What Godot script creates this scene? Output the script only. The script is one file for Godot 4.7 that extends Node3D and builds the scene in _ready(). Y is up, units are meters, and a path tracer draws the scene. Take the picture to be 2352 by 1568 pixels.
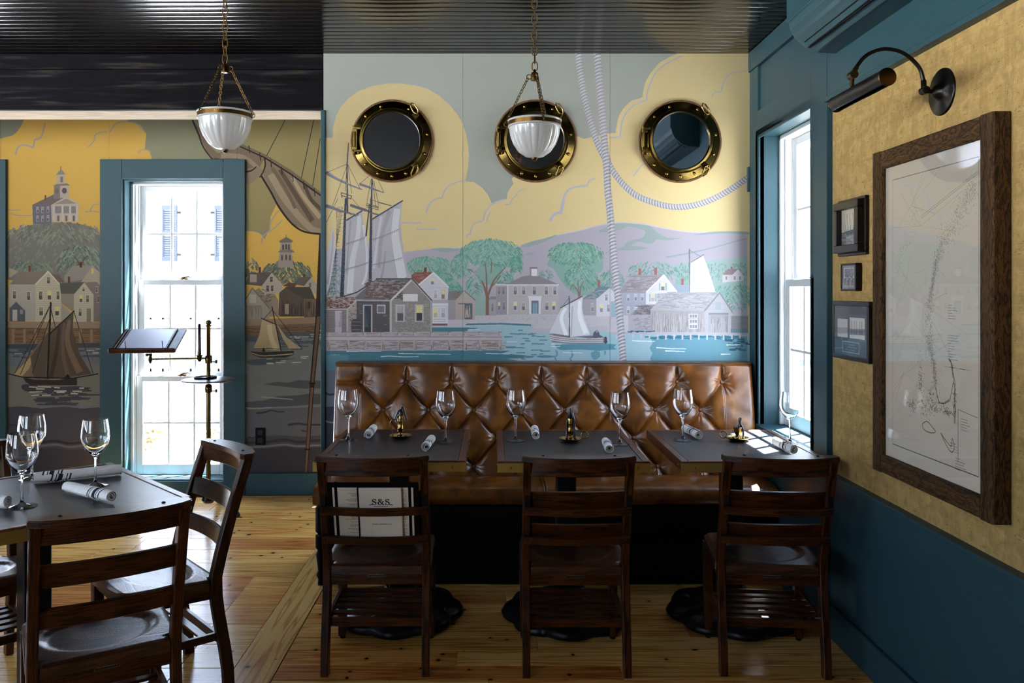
extends Node3D
# A tavern dining room: harbour mural, tufted banquette, three tables, windows with daylight.
# Units are metres. The picture plane is parallel to the mural wall; depth d means z = -d.

const EYE := 1.44          # height of the lens
const CEIL := 2.735
const WALL := 4.45         # depth of the mural wall
const FAR := 5.74          # depth of the far wall with the windows
const SIDE := 1.42         # right-hand wall
const END := -0.917        # free end of the mural wall
const WEST := -5.2
const REAR := -2.6
const TOP := 0.76          # table height

var rng := RandomNumberGenerator.new()
var M := {}
var T := {}


func _ready() -> void:
	rng.seed = 11
	# camera: level, lens shifted (focal length 1880 px of a 2352 px frame)
	var cam := Camera3D.new()
	cam.name = "camera"
	cam.projection = Camera3D.PROJECTION_FRUSTUM
	cam.near = 0.05
	cam.far = 200.0
	cam.size = 2.0 * 0.05 * 784.0 / 1880.0
	cam.frustum_offset = Vector2(46.0, -119.0) * 0.05 / 1880.0
	cam.position = Vector3(0, EYE, 0)
	add_child(cam)
	cam.current = true
	# sky and exposure
	var env := Environment.new()
	env.background_mode = Environment.BG_SKY
	var sm := ProceduralSkyMaterial.new()
	sm.sky_top_color = Color(0.72, 0.83, 1.0)
	sm.sky_horizon_color = Color(0.92, 0.96, 1.0)
	sm.ground_bottom_color = Color(0.72, 0.72, 0.70)
	sm.ground_horizon_color = Color(0.90, 0.90, 0.88)
	sm.sun_angle_max = 0.0
	var sky := Sky.new()
	sky.sky_material = sm
	env.sky = sky
	env.background_energy_multiplier = 9.0
	env.tonemap_mode = Environment.TONE_MAPPER_LINEAR
	env.tonemap_exposure = 1.32
	env.sdfgi_enabled = true
	env.ssao_enabled = true
	env.ssil_enabled = true
	var we := WorldEnvironment.new()
	we.name = "daylight"
	we.environment = env
	add_child(we)
	# sun: high, on the right
	var sun := DirectionalLight3D.new()
	sun.name = "sun"
	sun.light_energy = 60.0
	sun.light_color = Color(0.97, 0.98, 1.0)
	sun.light_angular_distance = 0.5
	sun.shadow_enabled = true
	sun.sky_mode = DirectionalLight3D.SKY_MODE_LIGHT_ONLY
	add_child(sun)
	sun.look_at_from_position(Vector3.ZERO, Vector3(-0.33, -1.0, 0.25), Vector3.UP)

	materials()
	room()
	outside()
	banquette()
	tables()
	chairs()
	portholes()
	pendants()
	right_wall_things()
	reading_stand()
	table_settings()


# ---------------------------------------------------------------- geometry helpers
class Geo:
	var v := PackedVector3Array()
	var n := PackedVector3Array()
	var t := PackedVector2Array()

	func tri(a: Vector3, b: Vector3, c: Vector3, na: Vector3, nb: Vector3, nc: Vector3, ta := Vector2.ZERO, tb := Vector2.ZERO, tc := Vector2.ZERO) -> void:
		if (b - a).cross(c - a).dot(na + nb + nc) > 0.0:
			v.append(a); v.append(c); v.append(b)
			n.append(na); n.append(nc); n.append(nb)
			t.append(ta); t.append(tc); t.append(tb)
		else:
			v.append(a); v.append(b); v.append(c)
			n.append(na); n.append(nb); n.append(nc)
			t.append(ta); t.append(tb); t.append(tc)

	func quad(p: Array, q: Array, uv: Array) -> void:
		tri(p[0], p[1], p[2], q[0], q[1], q[2], uv[0], uv[1], uv[2])
		tri(p[0], p[2], p[3], q[0], q[2], q[3], uv[0], uv[2], uv[3])

	func flat(p: Array, nor: Vector3, uv: Array) -> void:
		quad(p, [nor, nor, nor, nor], uv)

	func box(xf: Transform3D, size: Vector3, bev := 0.0, uo := Vector2.ZERO, grain := -1) -> void:
		var h := size * 0.5
		var g := grain
		if g < 0:
			g = size.max_axis_index()
		var b: float = minf(bev, 0.45 * minf(size.x, minf(size.y, size.z)))
		var faces := {}
		for i in 3:
			var j := (i + 1) % 3
			var k := (i + 2) % 3
			var ua := j
			var va := k
			if k == g:
				ua = k
				va = j
			for s in [-1, 1]:
				var ps := []
				var uvs := []
				var nor := Vector3.ZERO
				nor[i] = s
				for c in [[-1, -1], [1, -1], [1, 1], [-1, 1]]:
					var p := Vector3.ZERO
					p[i] = s * h[i]
					p[j] = c[0] * (h[j] - b)
					p[k] = c[1] * (h[k] - b)
					ps.append(xf * p)
					uvs.append(Vector2(p[ua], p[va]) + uo + Vector2(0.0, 0.31 * i))
					faces[[i, s, c[0], c[1]]] = [xf * p, Vector2(p[ua], p[va]) + uo + Vector2(0.0, 0.31 * i)]
				flat(ps, (xf.basis * nor).normalized(), uvs)
		if b <= 0.0:
			return
		for i in 3:
			var j := (i + 1) % 3
			var k := (i + 2) % 3
			var ni := Vector3.ZERO
			var nj := Vector3.ZERO
			for s in [-1, 1]:
				for r in [-1, 1]:
					ni = Vector3.ZERO
					nj = Vector3.ZERO
					ni[i] = s
					nj[j] = r
					ni = (xf.basis * ni).normalized()
					nj = (xf.basis * nj).normalized()
					var a0 = faces[[i, s, r, -1]]
					var a1 = faces[[i, s, r, 1]]
					var b0 = faces[[j, r, -1, s]]
					var b1 = faces[[j, r, 1, s]]
					quad([a0[0], a1[0], b1[0], b0[0]], [ni, ni, nj, nj], [a0[1], a1[1], a1[1] + Vector2(0, b), a0[1] + Vector2(0, b)])
		for s in [-1, 1]:
			for r in [-1, 1]:
				for q in [-1, 1]:
					var p0 = faces[[0, s, r, q]]
					var p1 = faces[[1, r, q, s]]
					var p2 = faces[[2, q, s, r]]
					tri(p0[0], p1[0], p2[0], (xf.basis * Vector3(s, 0, 0)).normalized(), (xf.basis * Vector3(0, r, 0)).normalized(), (xf.basis * Vector3(0, 0, q)).normalized(), p0[1], p0[1], p0[1])

	# box from corner to corner: x0..x1, y0..y1, depths d0..d1 (z = -depth)
	func span(x0: float, x1: float, y0: float, y1: float, d0: float, d1: float, bev := 0.0, uo := Vector2.ZERO, grain := -1) -> void:
		box(Transform3D(Basis.IDENTITY, Vector3((x0 + x1) / 2, (y0 + y1) / 2, -(d0 + d1) / 2)), Vector3(absf(x1 - x0), absf(y1 - y0), absf(d1 - d0)), bev, uo, grain)

	func bar(a: Vector3, b: Vector3, w: float, h: float, up := Vector3.UP, bev := 0.002, uo := Vector2.ZERO) -> void:
		var d := (b - a)
		var x := d.normalized()
		var z := x.cross(up).normalized()
		var y := z.cross(x)
		box(Transform3D(Basis(x, y, z), (a + b) / 2), Vector3(d.length(), h, w), bev, uo, 0)

	# sweep of a closed outline along a path; side = tangent x up
	func sweep(path: Array, prof: Array, up := Vector3.UP, smooth := false, closed := false, scales: Array = [], caps := true, uo := Vector2.ZERO) -> void:
		var m := path.size()
		var c := prof.size()
		var pn := []
		for i in c:
			var e: Vector2 = (prof[(i + 1) % c] - prof[i]).normalized()
			pn.append(Vector2(e.y, -e.x))
		var area := 0.0
		for i in c:
			area += prof[i].cross(prof[(i + 1) % c])
		if area < 0:
			for i in c:
				pn[i] = -pn[i]
		var vn := []
		for i in c:
			vn.append((pn[i] + pn[(i + c - 1) % c]).normalized())
		var rings := []
		var sides := []
		var ups := []
		var u := up
		var len := [0.0]
		for i in m:
			var tg: Vector3
			if closed:
				tg = path[(i + 1) % m] - path[(i + m - 1) % m]
			else:
				tg = path[mini(i + 1, m - 1)] - path[maxi(i - 1, 0)]
			tg = tg.normalized()
			var s := tg.cross(u).normalized()
			u = s.cross(tg).normalized()
			sides.append(s)
			ups.append(u)
			if i:
				len.append(len[-1] + (path[i] - path[i - 1]).length())
			var k: Vector2 = Vector2.ONE
			if scales.size():
				k = scales[i] if scales[i] is Vector2 else Vector2(scales[i], scales[i])
			var ring := []
			for q in prof:
				ring.append(path[i] + s * q.x * k.x + u * q.y * k.y)
			rings.append(ring)
		var per := [0.0]
		for i in c:
			per.append(per[-1] + (prof[(i + 1) % c] - prof[i]).length())
		var last := m if closed else m - 1
		for i in last:
			var i2 := (i + 1) % m
			var l2: float = len[i2] if i2 else len[-1] + (path[0] - path[-1]).length()
			for j in c:
				var j2 := (j + 1) % c
				var na: Vector2 = vn[j] if smooth else pn[j]
				var nb: Vector2 = vn[j2] if smooth else pn[j]
				quad([rings[i][j], rings[i2][j], rings[i2][j2], rings[i][j2]],
					[sides[i] * na.x + ups[i] * na.y, sides[i2] * na.x + ups[i2] * na.y, sides[i2] * nb.x + ups[i2] * nb.y, sides[i] * nb.x + ups[i] * nb.y],
					[Vector2(len[i], per[j]) + uo, Vector2(l2, per[j]) + uo, Vector2(l2, per[j + 1]) + uo, Vector2(len[i], per[j + 1]) + uo])
		if not closed and caps:
			var ix := Geometry2D.triangulate_polygon(PackedVector2Array(prof))
			for e in [0, m - 1]:
				var nor: Vector3 = (path[0] - path[1]).normalized() if e == 0 else (path[m - 1] - path[m - 2]).normalized()
				for i in range(0, ix.size(), 3):
					tri(rings[e][ix[i]], rings[e][ix[i + 1]], rings[e][ix[i + 2]], nor, nor, nor, prof[ix[i]] + uo, prof[ix[i + 1]] + uo, prof[ix[i + 2]] + uo)

	func tube(path: Array, r: float, segs := 8, closed := false, scales: Array = [], up := Vector3.UP) -> void:
		var pr := []
		for i in segs:
			pr.append(Vector2(cos(TAU * i / segs), sin(TAU * i / segs)) * r)
		var d: Vector3 = (path[1] - path[0]).normalized()
		var u := up
		if absf(d.dot(u)) > 0.95:
			u = Vector3.RIGHT if absf(d.x) < 0.9 else Vector3.BACK
		sweep(path, pr, u, true, closed, scales)

	# outline in local xy, extruded along local z from z0 to z1
	func prism(xf: Transform3D, outline: Array, z0: float, z1: float) -> void:
		var path := [xf * Vector3(0, 0, z0), xf * Vector3(0, 0, z1)]
		var c := outline.size()
		var area := 0.0
		for i in c:
			area += outline[i].cross(outline[(i + 1) % c])
		var per := 0.0
		for i in c:
			var a: Vector2 = outline[i]
			var b: Vector2 = outline[(i + 1) % c]
			var e := (b - a).normalized()
			var nn := Vector2(e.y, -e.x) * (1.0 if area > 0 else -1.0)
			var nor := (xf.basis * Vector3(nn.x, nn.y, 0)).normalized()
			var l := (b - a).length()
			flat([xf * Vector3(a.x, a.y, z0), xf * Vector3(b.x, b.y, z0), xf * Vector3(b.x, b.y, z1), xf * Vector3(a.x, a.y, z1)], nor, [Vector2(per, z0), Vector2(per + l, z0), Vector2(per + l, z1), Vector2(per, z1)])
			per += l
		var ix := Geometry2D.triangulate_polygon(PackedVector2Array(outline))
		for z in [z0, z1]:
			var nor := (xf.basis * Vector3(0, 0, 1 if z == maxf(z0, z1) else -1)).normalized()
			for i in range(0, ix.size(), 3):
				var q := []
				for k in 3:
					q.append(outline[ix[i + k]])
				tri(xf * Vector3(q[0].x, q[0].y, z), xf * Vector3(q[1].x, q[1].y, z), xf * Vector3(q[2].x, q[2].y, z), nor, nor, nor, q[0], q[1], q[2])

	# turned about local y; flute makes the radius wave round the axis
	func lathe(xf: Transform3D, prof: Array, segs := 32, flute := 0, amp := 0.0, f0 := 0.0, f1 := 0.0, oval := 1.0) -> void:
		var m := prof.size()
		var nr := []
		for i in m:
			var acc := Vector2.ZERO
			var ea := Vector2.ZERO
			var eb := Vector2.ZERO
			if i:
				ea = (prof[i] - prof[i - 1]).normalized()
			if i < m - 1:
				eb = (prof[i + 1] - prof[i]).normalized()
			acc = ea + eb
			nr.append([Vector2(ea.y, -ea.x) if i else Vector2(eb.y, -eb.x), Vector2(eb.y, -eb.x) if i < m - 1 else Vector2(ea.y, -ea.x)])
			if nr[i][0].dot(nr[i][1]) > 0.5:
				var a: Vector2 = (nr[i][0] + nr[i][1]).normalized()
				nr[i] = [a, a]
		# direction check: outward should be away from the inside of the profile going up on the outer side
		for s in segs:
			var a0 := TAU * s / segs
			var a1 := TAU * (s + 1) / segs
			for i in m - 1:
				var q := []
				var qn := []
				for e in [[i, a0, 1], [i, a1, 1], [i + 1, a1, 0], [i + 1, a0, 0]]:
					var p: Vector2 = prof[e[0]]
					var r := p.x
					if flute and p.y > f0 and p.y < f1:
						var w := sin(PI * (p.y - f0) / (f1 - f0))
						r *= 1.0 + amp * sqrt(w) * (absf(cos(flute * e[1] * 0.5)) - 0.5)
					var nn: Vector2 = nr[e[0]][e[2]]
					q.append(xf * Vector3(r * cos(e[1]), p.y, r * sin(e[1]) * oval))
					var nv := Vector3(nn.x * cos(e[1]), nn.y, nn.x * sin(e[1]) / oval)
					if flute and p.y > f0 and p.y < f1:
						var w2 := sqrt(sin(PI * (p.y - f0) / (f1 - f0)))
						var cc := cos(flute * e[1] * 0.5)
						var dr := amp * w2 * (-signf(cc) * sin(flute * e[1] * 0.5) * flute * 0.5)
						nv -= nn.x * dr * Vector3(-sin(e[1]), 0, cos(e[1]))
					qn.append((xf.basis * nv).normalized())
				quad(q, qn, [Vector2(a0, i), Vector2(a1, i), Vector2(a1, i + 1), Vector2(a0, i + 1)])

	# surface over a grid of points given row by row; outward tells which side is out
	func sheet(pts: Array, nu: int, nv: int, outward: Vector3, uvs: Array = []) -> void:
		var nor := []
		for j in nv:
			for i in nu:
				var a: Vector3 = pts[j * nu + mini(i + 1, nu - 1)] - pts[j * nu + maxi(i - 1, 0)]
				var b: Vector3 = pts[mini(j + 1, nv - 1) * nu + i] - pts[maxi(j - 1, 0) * nu + i]
				var c := a.cross(b).normalized()
				if c.dot(outward) < 0:
					c = -c
				nor.append(c)
		for j in nv - 1:
			for i in nu - 1:
				var k := [j * nu + i, j * nu + i + 1, (j + 1) * nu + i + 1, (j + 1) * nu + i]
				var uv := []
				for e in k:
					uv.append(uvs[e] if uvs.size() else Vector2(float(e % nu) / (nu - 1), float(e / nu) / (nv - 1)))
				quad([pts[k[0]], pts[k[1]], pts[k[2]], pts[k[3]]], [nor[k[0]], nor[k[1]], nor[k[2]], nor[k[3]]], uv)

	func mesh() -> ArrayMesh:
		var a := []
		a.resize(Mesh.ARRAY_MAX)
		a[Mesh.ARRAY_VERTEX] = v
		a[Mesh.ARRAY_NORMAL] = n
		a[Mesh.ARRAY_TEX_UV] = t
		var m := ArrayMesh.new()
		m.add_surface_from_arrays(Mesh.PRIMITIVE_TRIANGLES, a)
		return m


func numbered(called: String, parent: Node) -> String:
	if not parent.has_node(called):
		return called
	var k := 1
	while parent.has_node("%s_%03d" % [called, k]):
		k += 1
	return "%s_%03d" % [called, k]


# a thing of several parts: a Node3D at its base
func thing(called: String, label: String, category: String, at := Vector3.ZERO, turn := 0.0, group := "") -> Node3D:
	var o := Node3D.new()
	o.name = numbered(called, self)
	add_child(o)
	o.position = at
	o.rotation.y = turn
	tag(o, label, category, group)
	return o


func tag(o: Node3D, label: String, category := "", group := "") -> void:
	o.set_meta("label", label)
	if category:
		o.set_meta("category", category)
	if group:
		o.set_meta("group", group)


# one named mesh under parent
func part(called: String, shape, m: Material, parent: Node = self, at := Vector3.ZERO) -> MeshInstance3D:
	var o := MeshInstance3D.new()
	o.name = numbered(called, parent)
	o.mesh = shape.mesh() if shape is Geo else shape
	o.material_override = m
	parent.add_child(o)
	o.position = at
	return o


func structure(called: String, shape, m: Material, label := "") -> MeshInstance3D:
	var o := part(called, shape, m, self)
	o.set_meta("kind", "structure")
	if label:
		o.set_meta("label", label)
	return o


func copy(o: Node3D, called: String, label: String, at: Vector3, turn := 0.0) -> Node3D:
	var r: Node3D = o.duplicate()
	r.name = numbered(called, self)
	add_child(r)
	r.position = at
	r.rotation.y = turn
	r.set_meta("label", label)
	return r


func V(x: float, y: float, d: float) -> Vector3:   # across, up, distance from the camera's wall
	return Vector3(x, y, -d)


func at(p: Vector3) -> Transform3D:
	return Transform3D(Basis.IDENTITY, p)


func arc(c: Vector3, a: Vector3, b: Vector3, r: float, from: float, to: float, steps: int) -> Array:
	var out := []
	for i in steps + 1:
		var w := deg_to_rad(lerpf(from, to, float(i) / steps))
		out.append(c + (a * cos(w) + b * sin(w)) * r)
	return out


func spline(p: Array, steps := 6) -> Array:
	var out := []
	for i in p.size() - 1:
		for k in steps:
			out.append(p[i].cubic_interpolate(p[i + 1], p[maxi(i - 1, 0)], p[mini(i + 2, p.size() - 1)], float(k) / steps))
	out.append(p[-1])
	return out


# ---------------------------------------------------------------- flat painting (murals, prints)
class Painter:
	var im: Image
	var ox := 0.0
	var oy := 0.0
	var k := 1.0
	var vx := 0.0
	var vy := 0.0
	var vs := 1.0
	var rng := RandomNumberGenerator.new()

	func _init(w: int, h: int, x: float, y: float, scale: float, ground: String) -> void:
		im = Image.create(w, h, false, Image.FORMAT_RGB8)
		im.fill(Color(ground))
		ox = x
		oy = y
		k = scale
		rng.seed = 7

	func view(x: float, y: float, s: float) -> void:
		vx = x
		vy = y
		vs = s

	func P(a: Array) -> PackedVector2Array:
		var o := PackedVector2Array()
		for i in range(0, a.size(), 2):
			o.append(Vector2((vx + a[i] / vs - ox) * k, (vy + a[i + 1] / vs - oy) * k))
		return o

	func fill(p: PackedVector2Array, c: Color, hper := 0.0, hduty := 1.0) -> void:
		var y0 := 1e9
		var y1 := -1e9
		for q in p:
			y0 = minf(y0, q.y)
			y1 = maxf(y1, q.y)
		var m := p.size()
		var w := im.get_width()
		for y in range(maxi(0, int(ceil(y0 - 0.5))), mini(im.get_height(), int(ceil(y1 - 0.5)))):
			if hper > 0.0 and fposmod(y, hper) > hper * hduty:
				continue
			var yc := y + 0.5
			var xs := PackedFloat32Array()
			for i in m:
				var a := p[i]
				var b := p[(i + 1) % m]
				if (a.y <= yc) != (b.y <= yc):
					xs.append(a.x + (yc - a.y) / (b.y - a.y) * (b.x - a.x))
			xs.sort()
			for i in range(0, xs.size() - 1, 2):
				var a := maxi(0, roundi(xs[i]))
				var b := mini(w, roundi(xs[i + 1]))
				if b > a:
					im.fill_rect(Rect2i(a, y, b - a, 1), c)

	func curve_pts(p: PackedVector2Array, closed: bool, st := 5) -> PackedVector2Array:
		var o := PackedVector2Array()
		var m := p.size()
		for i in (m if closed else m - 1):
			var a := p[(i + m - 1) % m] if closed else p[maxi(i - 1, 0)]
			var d := p[(i + 2) % m] if closed else p[mini(i + 2, m - 1)]
			for s in st:
				o.append(p[i].cubic_interpolate(p[(i + 1) % m], a, d, float(s) / st))
		if not closed:
			o.append(p[m - 1])
		return o

	func stroke(p: PackedVector2Array, c: Color, w: float, w2 := -1.0) -> void:
		var e := w if w2 < 0 else w2
		var m := p.size()
		for i in m - 1:
			var d := p[i + 1] - p[i]
			if d.length() < 0.01:
				continue
			var s := Vector2(-d.y, d.x).normalized()
			var wa := maxf(lerpf(w, e, float(i) / (m - 1)), 1.0) * 0.5
			var wb := maxf(lerpf(w, e, float(i + 1) / (m - 1)), 1.0) * 0.5
			fill(PackedVector2Array([p[i] + s * wa, p[i + 1] + s * wb, p[i + 1] - s * wb, p[i] - s * wa]), c)
			if wb > 1.2 and i < m - 2:
				disc(p[i + 1], wb, wb, c)

	func disc(q: Vector2, rx: float, ry: float, c: Color) -> void:
		for y in range(maxi(0, int(q.y - ry)), mini(im.get_height(), int(q.y + ry) + 1)):
			var f := 1.0 - pow((y + 0.5 - q.y) / ry, 2)
			if f > 0:
				var hw := rx * sqrt(f)
				var a := maxi(0, roundi(q.x - hw))
				var b := mini(im.get_width(), roundi(q.x + hw))
				if b > a:
					im.fill_rect(Rect2i(a, y, b - a, 1), c)

	func poly(c: String, a: Array) -> void:
		fill(P(a), Color(c))

	func boards(c: String, per: float, duty: float, a: Array) -> void:
		fill(P(a), Color(c), per * k / vs, duty)

	func blob(c: String, a: Array) -> void:
		fill(curve_pts(P(a), true), Color(c))

	func line(c: String, w: float, a: Array, w2 := -1.0) -> void:
		stroke(P(a), Color(c), w * k / vs, w2 * k / vs)

	func curve(c: String, w: float, a: Array, w2 := -1.0) -> void:
		stroke(curve_pts(P(a), false), Color(c), w * k / vs, w2 * k / vs)

	func rect(c: String, x: float, y: float, w: float, h: float) -> void:
		poly(c, [x, y, x + w, y, x + w, y + h, x, y + h])

	func oval(c: String, x: float, y: float, rx: float, ry: float) -> void:
		disc(P([x, y])[0], rx * k / vs, ry * k / vs, Color(c))

	func window(x: float, y: float, w: float, h: float, trim: String, up: String, low: String) -> void:
		rect(trim, x - w * 0.16, y - h * 0.08, w * 1.32, h * 1.16)
		rect(low, x, y, w, h)
		rect(up, x, y, w, h * 0.48)
		line(trim, w * 0.08, [x + w * 0.5, y, x + w * 0.5, y + h * 0.48])
		line(trim, w * 0.07, [x, y + h * 0.48, x + w, y + h * 0.48])

	# short drooping brush marks scattered in an oval
	func leaves(cols: Array, cx: float, cy: float, rx: float, ry: float, count: int, len: float, w: float, from := 0.0) -> void:
		for i in count:
			var a := rng.randf() * TAU
			var r := lerpf(from, 1.0, sqrt(rng.randf()))
			var x := cx + cos(a) * rx * r
			var y := cy + sin(a) * ry * r
			var s := signf(x - cx + rng.randf_range(-0.2, 0.2) * rx)
			var l := len * rng.randf_range(0.6, 1.3)
			line(cols[rng.randi() % cols.size()], w, [x, y, x + s * l * 0.45, y + l * 0.35, x + s * l * 0.7, y + l], w * 0.3)

	func dashes(c: String, x0: float, y0: float, x1: float, y1: float, count: int, len: float, w: float) -> void:
		for i in count:
			var x := rng.randf_range(x0, x1)
			var y := rng.randf_range(y0, y1)
			var l := len * rng.randf_range(0.4, 1.2)
			line(c, w, [x, y, x + l, y + rng.randf_range(-1, 1) * w * 0.5])

	func grain(c: String, x0: float, y0: float, x1: float, y1: float, count: int, len: float, w: float) -> void:
		for i in count:
			var x := rng.randf_range(x0, x1)
			var y := rng.randf_range(y0, y1)
			line(c, w, [x, y, x + rng.randf_range(-1, 1) * w, minf(y + len * rng.randf_range(0.4, 1.2), y1)])

	func rope(a: Array, w: float) -> void:
		var p := curve_pts(P(a), false, 10)
		var kk := k / vs
		stroke(p, Color("7f7d82"), w * kk)
		var l := 0.0
		var next := 0.0
		for i in p.size() - 1:
			var d := p[i + 1] - p[i]
			var dl := d.length()
			var tg := d / dl
			var s := Vector2(-tg.y, tg.x)
			while next < l + dl:
				var q := p[i] + tg * (next - l)
				var h := w * kk * 0.5
				fill(curve_pts(PackedVector2Array([q - s * h * 0.98 - tg * h * 0.5, q - s * h * 0.2 - tg * h * 0.55, q + s * h * 0.95 - tg * h * 0.0, q + s * h * 1.0 + tg * h * 0.6, q + s * h * 0.2 + tg * h * 0.25, q - s * h * 0.9 + tg * h * 0.05]), true, 3), Color("b9b6ba"))
				fill(PackedVector2Array([q - s * h * 0.5 - tg * h * 0.35, q + s * h * 0.6 - tg * h * 0.02, q + s * h * 0.6 + tg * h * 0.2, q - s * h * 0.4 - tg * h * 0.12]), Color("d6d3d4"))
				next += h * 0.98
			l += dl

	func texture() -> ImageTexture:
		return ImageTexture.create_from_image(im)


# ---------------------------------------------------------------- the two murals
const LAV := "b4b3c4"
const INK := "3a3d49"

func tree_crown(p: Painter, cx: float, cy: float, rx: float, ry: float, count: int) -> void:
	p.leaves(["7f9d92", "88a499", "8f9f9a"], cx, cy, rx, ry, count, 34, 9)
	p.leaves(["4d8570", "5a8f7b", "6d9c8a", "8fb0a4", "9db5ab"], cx, cy - ry * 0.06, rx, ry, count * 2, 26, 7)
	p.leaves(["4a8069", "568b76"], cx, cy - ry * 0.1, rx * 1.03, ry * 1.0, count / 2, 20, 6, 0.75)


func paint_harbour() -> ImageTexture:
	# drawing units of 2.37 mm on the wall; 743..1721 across, 120..1135 down
	var p := Painter.new(2000, 2030, 743, 120, 2.0, "d9c491")
	p.poly("93968e", [743, 120, 1567, 120, 1543, 128, 1514, 144, 1494, 168, 1484, 185, 1479, 200, 1475, 224, 1451, 231, 1440, 240, 1431, 250, 1423, 263, 1418, 279, 1414, 305, 1400, 306, 1376, 311, 1341, 319, 1327, 313, 1290, 330, 1240, 380, 1175, 409, 1179, 422, 1166, 441, 1164, 457, 1147, 461, 1131, 469, 1120, 446, 1106, 430, 1088, 418, 1069, 416, 1075, 386, 1077, 357, 1076, 337, 1071, 308, 1062, 282, 1050, 262, 1033, 241, 1008, 219, 982, 204, 953, 196, 921, 192, 890, 192, 856, 197, 824, 209, 800, 226, 783, 245, 772, 267, 765, 294, 764, 316, 749, 316, 743, 318])
	p.view(820, 400, 5.6)
	p.curve(LAV, 20, [895, 500, 910, 440, 950, 360, 1020, 315, 1092, 302], 17)
	p.curve(LAV, 17, [1095, 302, 1110, 250, 1150, 180, 1220, 130, 1340, 85, 1400, 86], 10)
	p.curve(LAV, 12, [1400, 815, 1430, 775, 1460, 768], 14)
	p.curve(LAV, 14, [1460, 768, 1475, 690, 1520, 630, 1615, 600], 16)
	p.curve(LAV, 16, [1625, 600, 1640, 520, 1690, 430, 1760, 370, 1850, 335, 1925, 320], 18)
	p.curve(LAV, 14, [1670, 605, 1690, 530, 1725, 475], 10)
	p.curve(LAV, 18, [1905, 385, 1940, 388, 1970, 382], 14)
	p.curve(LAV, 14, [1972, 380, 1990, 330, 2050, 270], 12)
	p.curve(LAV, 12, [2050, 270, 2090, 210, 2180, 190], 9)
	p.line(LAV, 16, [565, 627, 835, 627])
	p.line(LAV, 16, [770, 710, 1035, 710])
	p.view(1240, 100, 4.1264)
	p.curve(LAV, 12, [1345, 118, 1200, 190, 1100, 270, 1050, 370, 1020, 450, 1010, 540], 12)
	p.curve(LAV, 12, [1010, 540, 920, 570, 830, 640, 780, 740, 765, 830, 760, 885], 12)
	p.line(LAV, 14, [762, 885, 660, 892])
	p.curve(LAV, 10, [1630, 500, 1655, 465, 1715, 455], 10)
	p.curve(LAV, 10, [1715, 455, 1730, 400, 1770, 320, 1830, 280, 1960, 262], 8)
	p.curve(LAV, 20, [195, 1620, 230, 1450, 300, 1370, 450, 1345], 16)
	p.curve(LAV, 16, [450, 1345, 470, 1300, 525, 1278], 12)
	p.curve(LAV, 14, [885, 1255, 930, 1200, 970, 1150, 1010, 1140], 9)
	# hills (left half drawn in the units of one study, right half of another)
	p.view(1230, 460, 4.1255)
	p.curve(LAV, 26, [140, 195, 160, 150, 200, 122, 245, 112], 22)
	p.curve(LAV, 20, [245, 112, 258, 60, 275, -10], 14)
	var hill := [-2010, 560, -1960, 470, -1700, 440, -1250, 490, -960, 455, -760, 450, -500, 440, -200, 440, 0, 398, 200, 330, 420, 285, 600, 235, 780, 212, 1000, 222, 1250, 270, 1450, 298, 1700, 300, 2010, 298, 2010, 1300, -2010, 1300]
	p.poly("aca5ae", hill)
	p.curve("c3bdc9", 10, [-960, 455, -760, 450, -500, 440, -200, 440, 0, 398, 200, 330, 420, 285, 600, 235, 780, 212, 1000, 222, 1250, 270, 1450, 298, 1700, 302, 2010, 300])
	p.blob("92a09b", [600, 300, 660, 258, 800, 215, 960, 225, 1080, 240, 1150, 300, 1240, 350, 1380, 358, 1250, 378, 1150, 370, 1120, 400, 1060, 410, 980, 390, 900, 430, 840, 430, 900, 380, 1010, 355, 1040, 300, 990, 270, 880, 250, 760, 290])
	p.blob("92a09b", [660, 500, 760, 460, 900, 430, 1060, 450, 960, 470, 800, 475])
	p.blob("8d9c99", [1500, 330, 1650, 300, 1850, 292, 2010, 300, 2010, 322, 1800, 312])
	p.curve("8d9c99", 16, [1240, 540, 1500, 490, 1750, 430, 1960, 370, 2010, 360], 8)
	p.blob("8d9c99", [0, 390, 120, 350, 200, 328, 170, 350, 60, 400, 0, 420])
	p.view(740, 460, 4.1255)
	p.blob("93a09d", [1030, 462, 1150, 450, 1300, 465, 1200, 490, 1100, 480])
	p.blob("93a09d", [1880, 430, 2000, 385, 2110, 362, 2110, 380, 1960, 440])
	p.blob("97a19f", [1900, 520, 1980, 492, 2000, 510])
	# far woods
	p.view(1230, 460, 4.1255)
	p.poly("98aba5", [1320, 600, 1600, 570, 1800, 560, 2010, 520, 2010, 980, 1320, 900])
	p.grain("7d958e", 1330, 590, 2000, 760, 240, 26, 10)
	p.leaves(["5d8d7c", "79a294", "8aa79d"], 1870, 900, 190, 130, 240, 30, 10)
	p.leaves(["5d8d7c", "79a294", "91aba3"], 1120, 670, 240, 90, 260, 28, 9)
	p.leaves(["5d8d7c", "6f9d8c", "8aa79d"], 720, 750, 110, 90, 160, 28, 9)
	p.leaves(["8aa79d", "79a294"], 1390, 770, 60, 60, 60, 24, 9)
	p.view(740, 460, 4.1255)
	p.leaves(["64897b", "7c9d91", "8aa79d"], 140, 800, 120, 200, 200, 40, 12)
	p.blob("86a39a", [810, 640, 830, 580, 900, 545, 1000, 530, 1100, 540, 1200, 570, 1210, 620, 1190, 660, 1230, 720, 1310, 800, 1320, 900, 1000, 900, 860, 780])
	tree_crown(p, 1010, 610, 200, 75, 130)
	p.leaves(["4d8570", "6d9c8a"], 1150, 720, 80, 45, 90, 24, 8)
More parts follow.
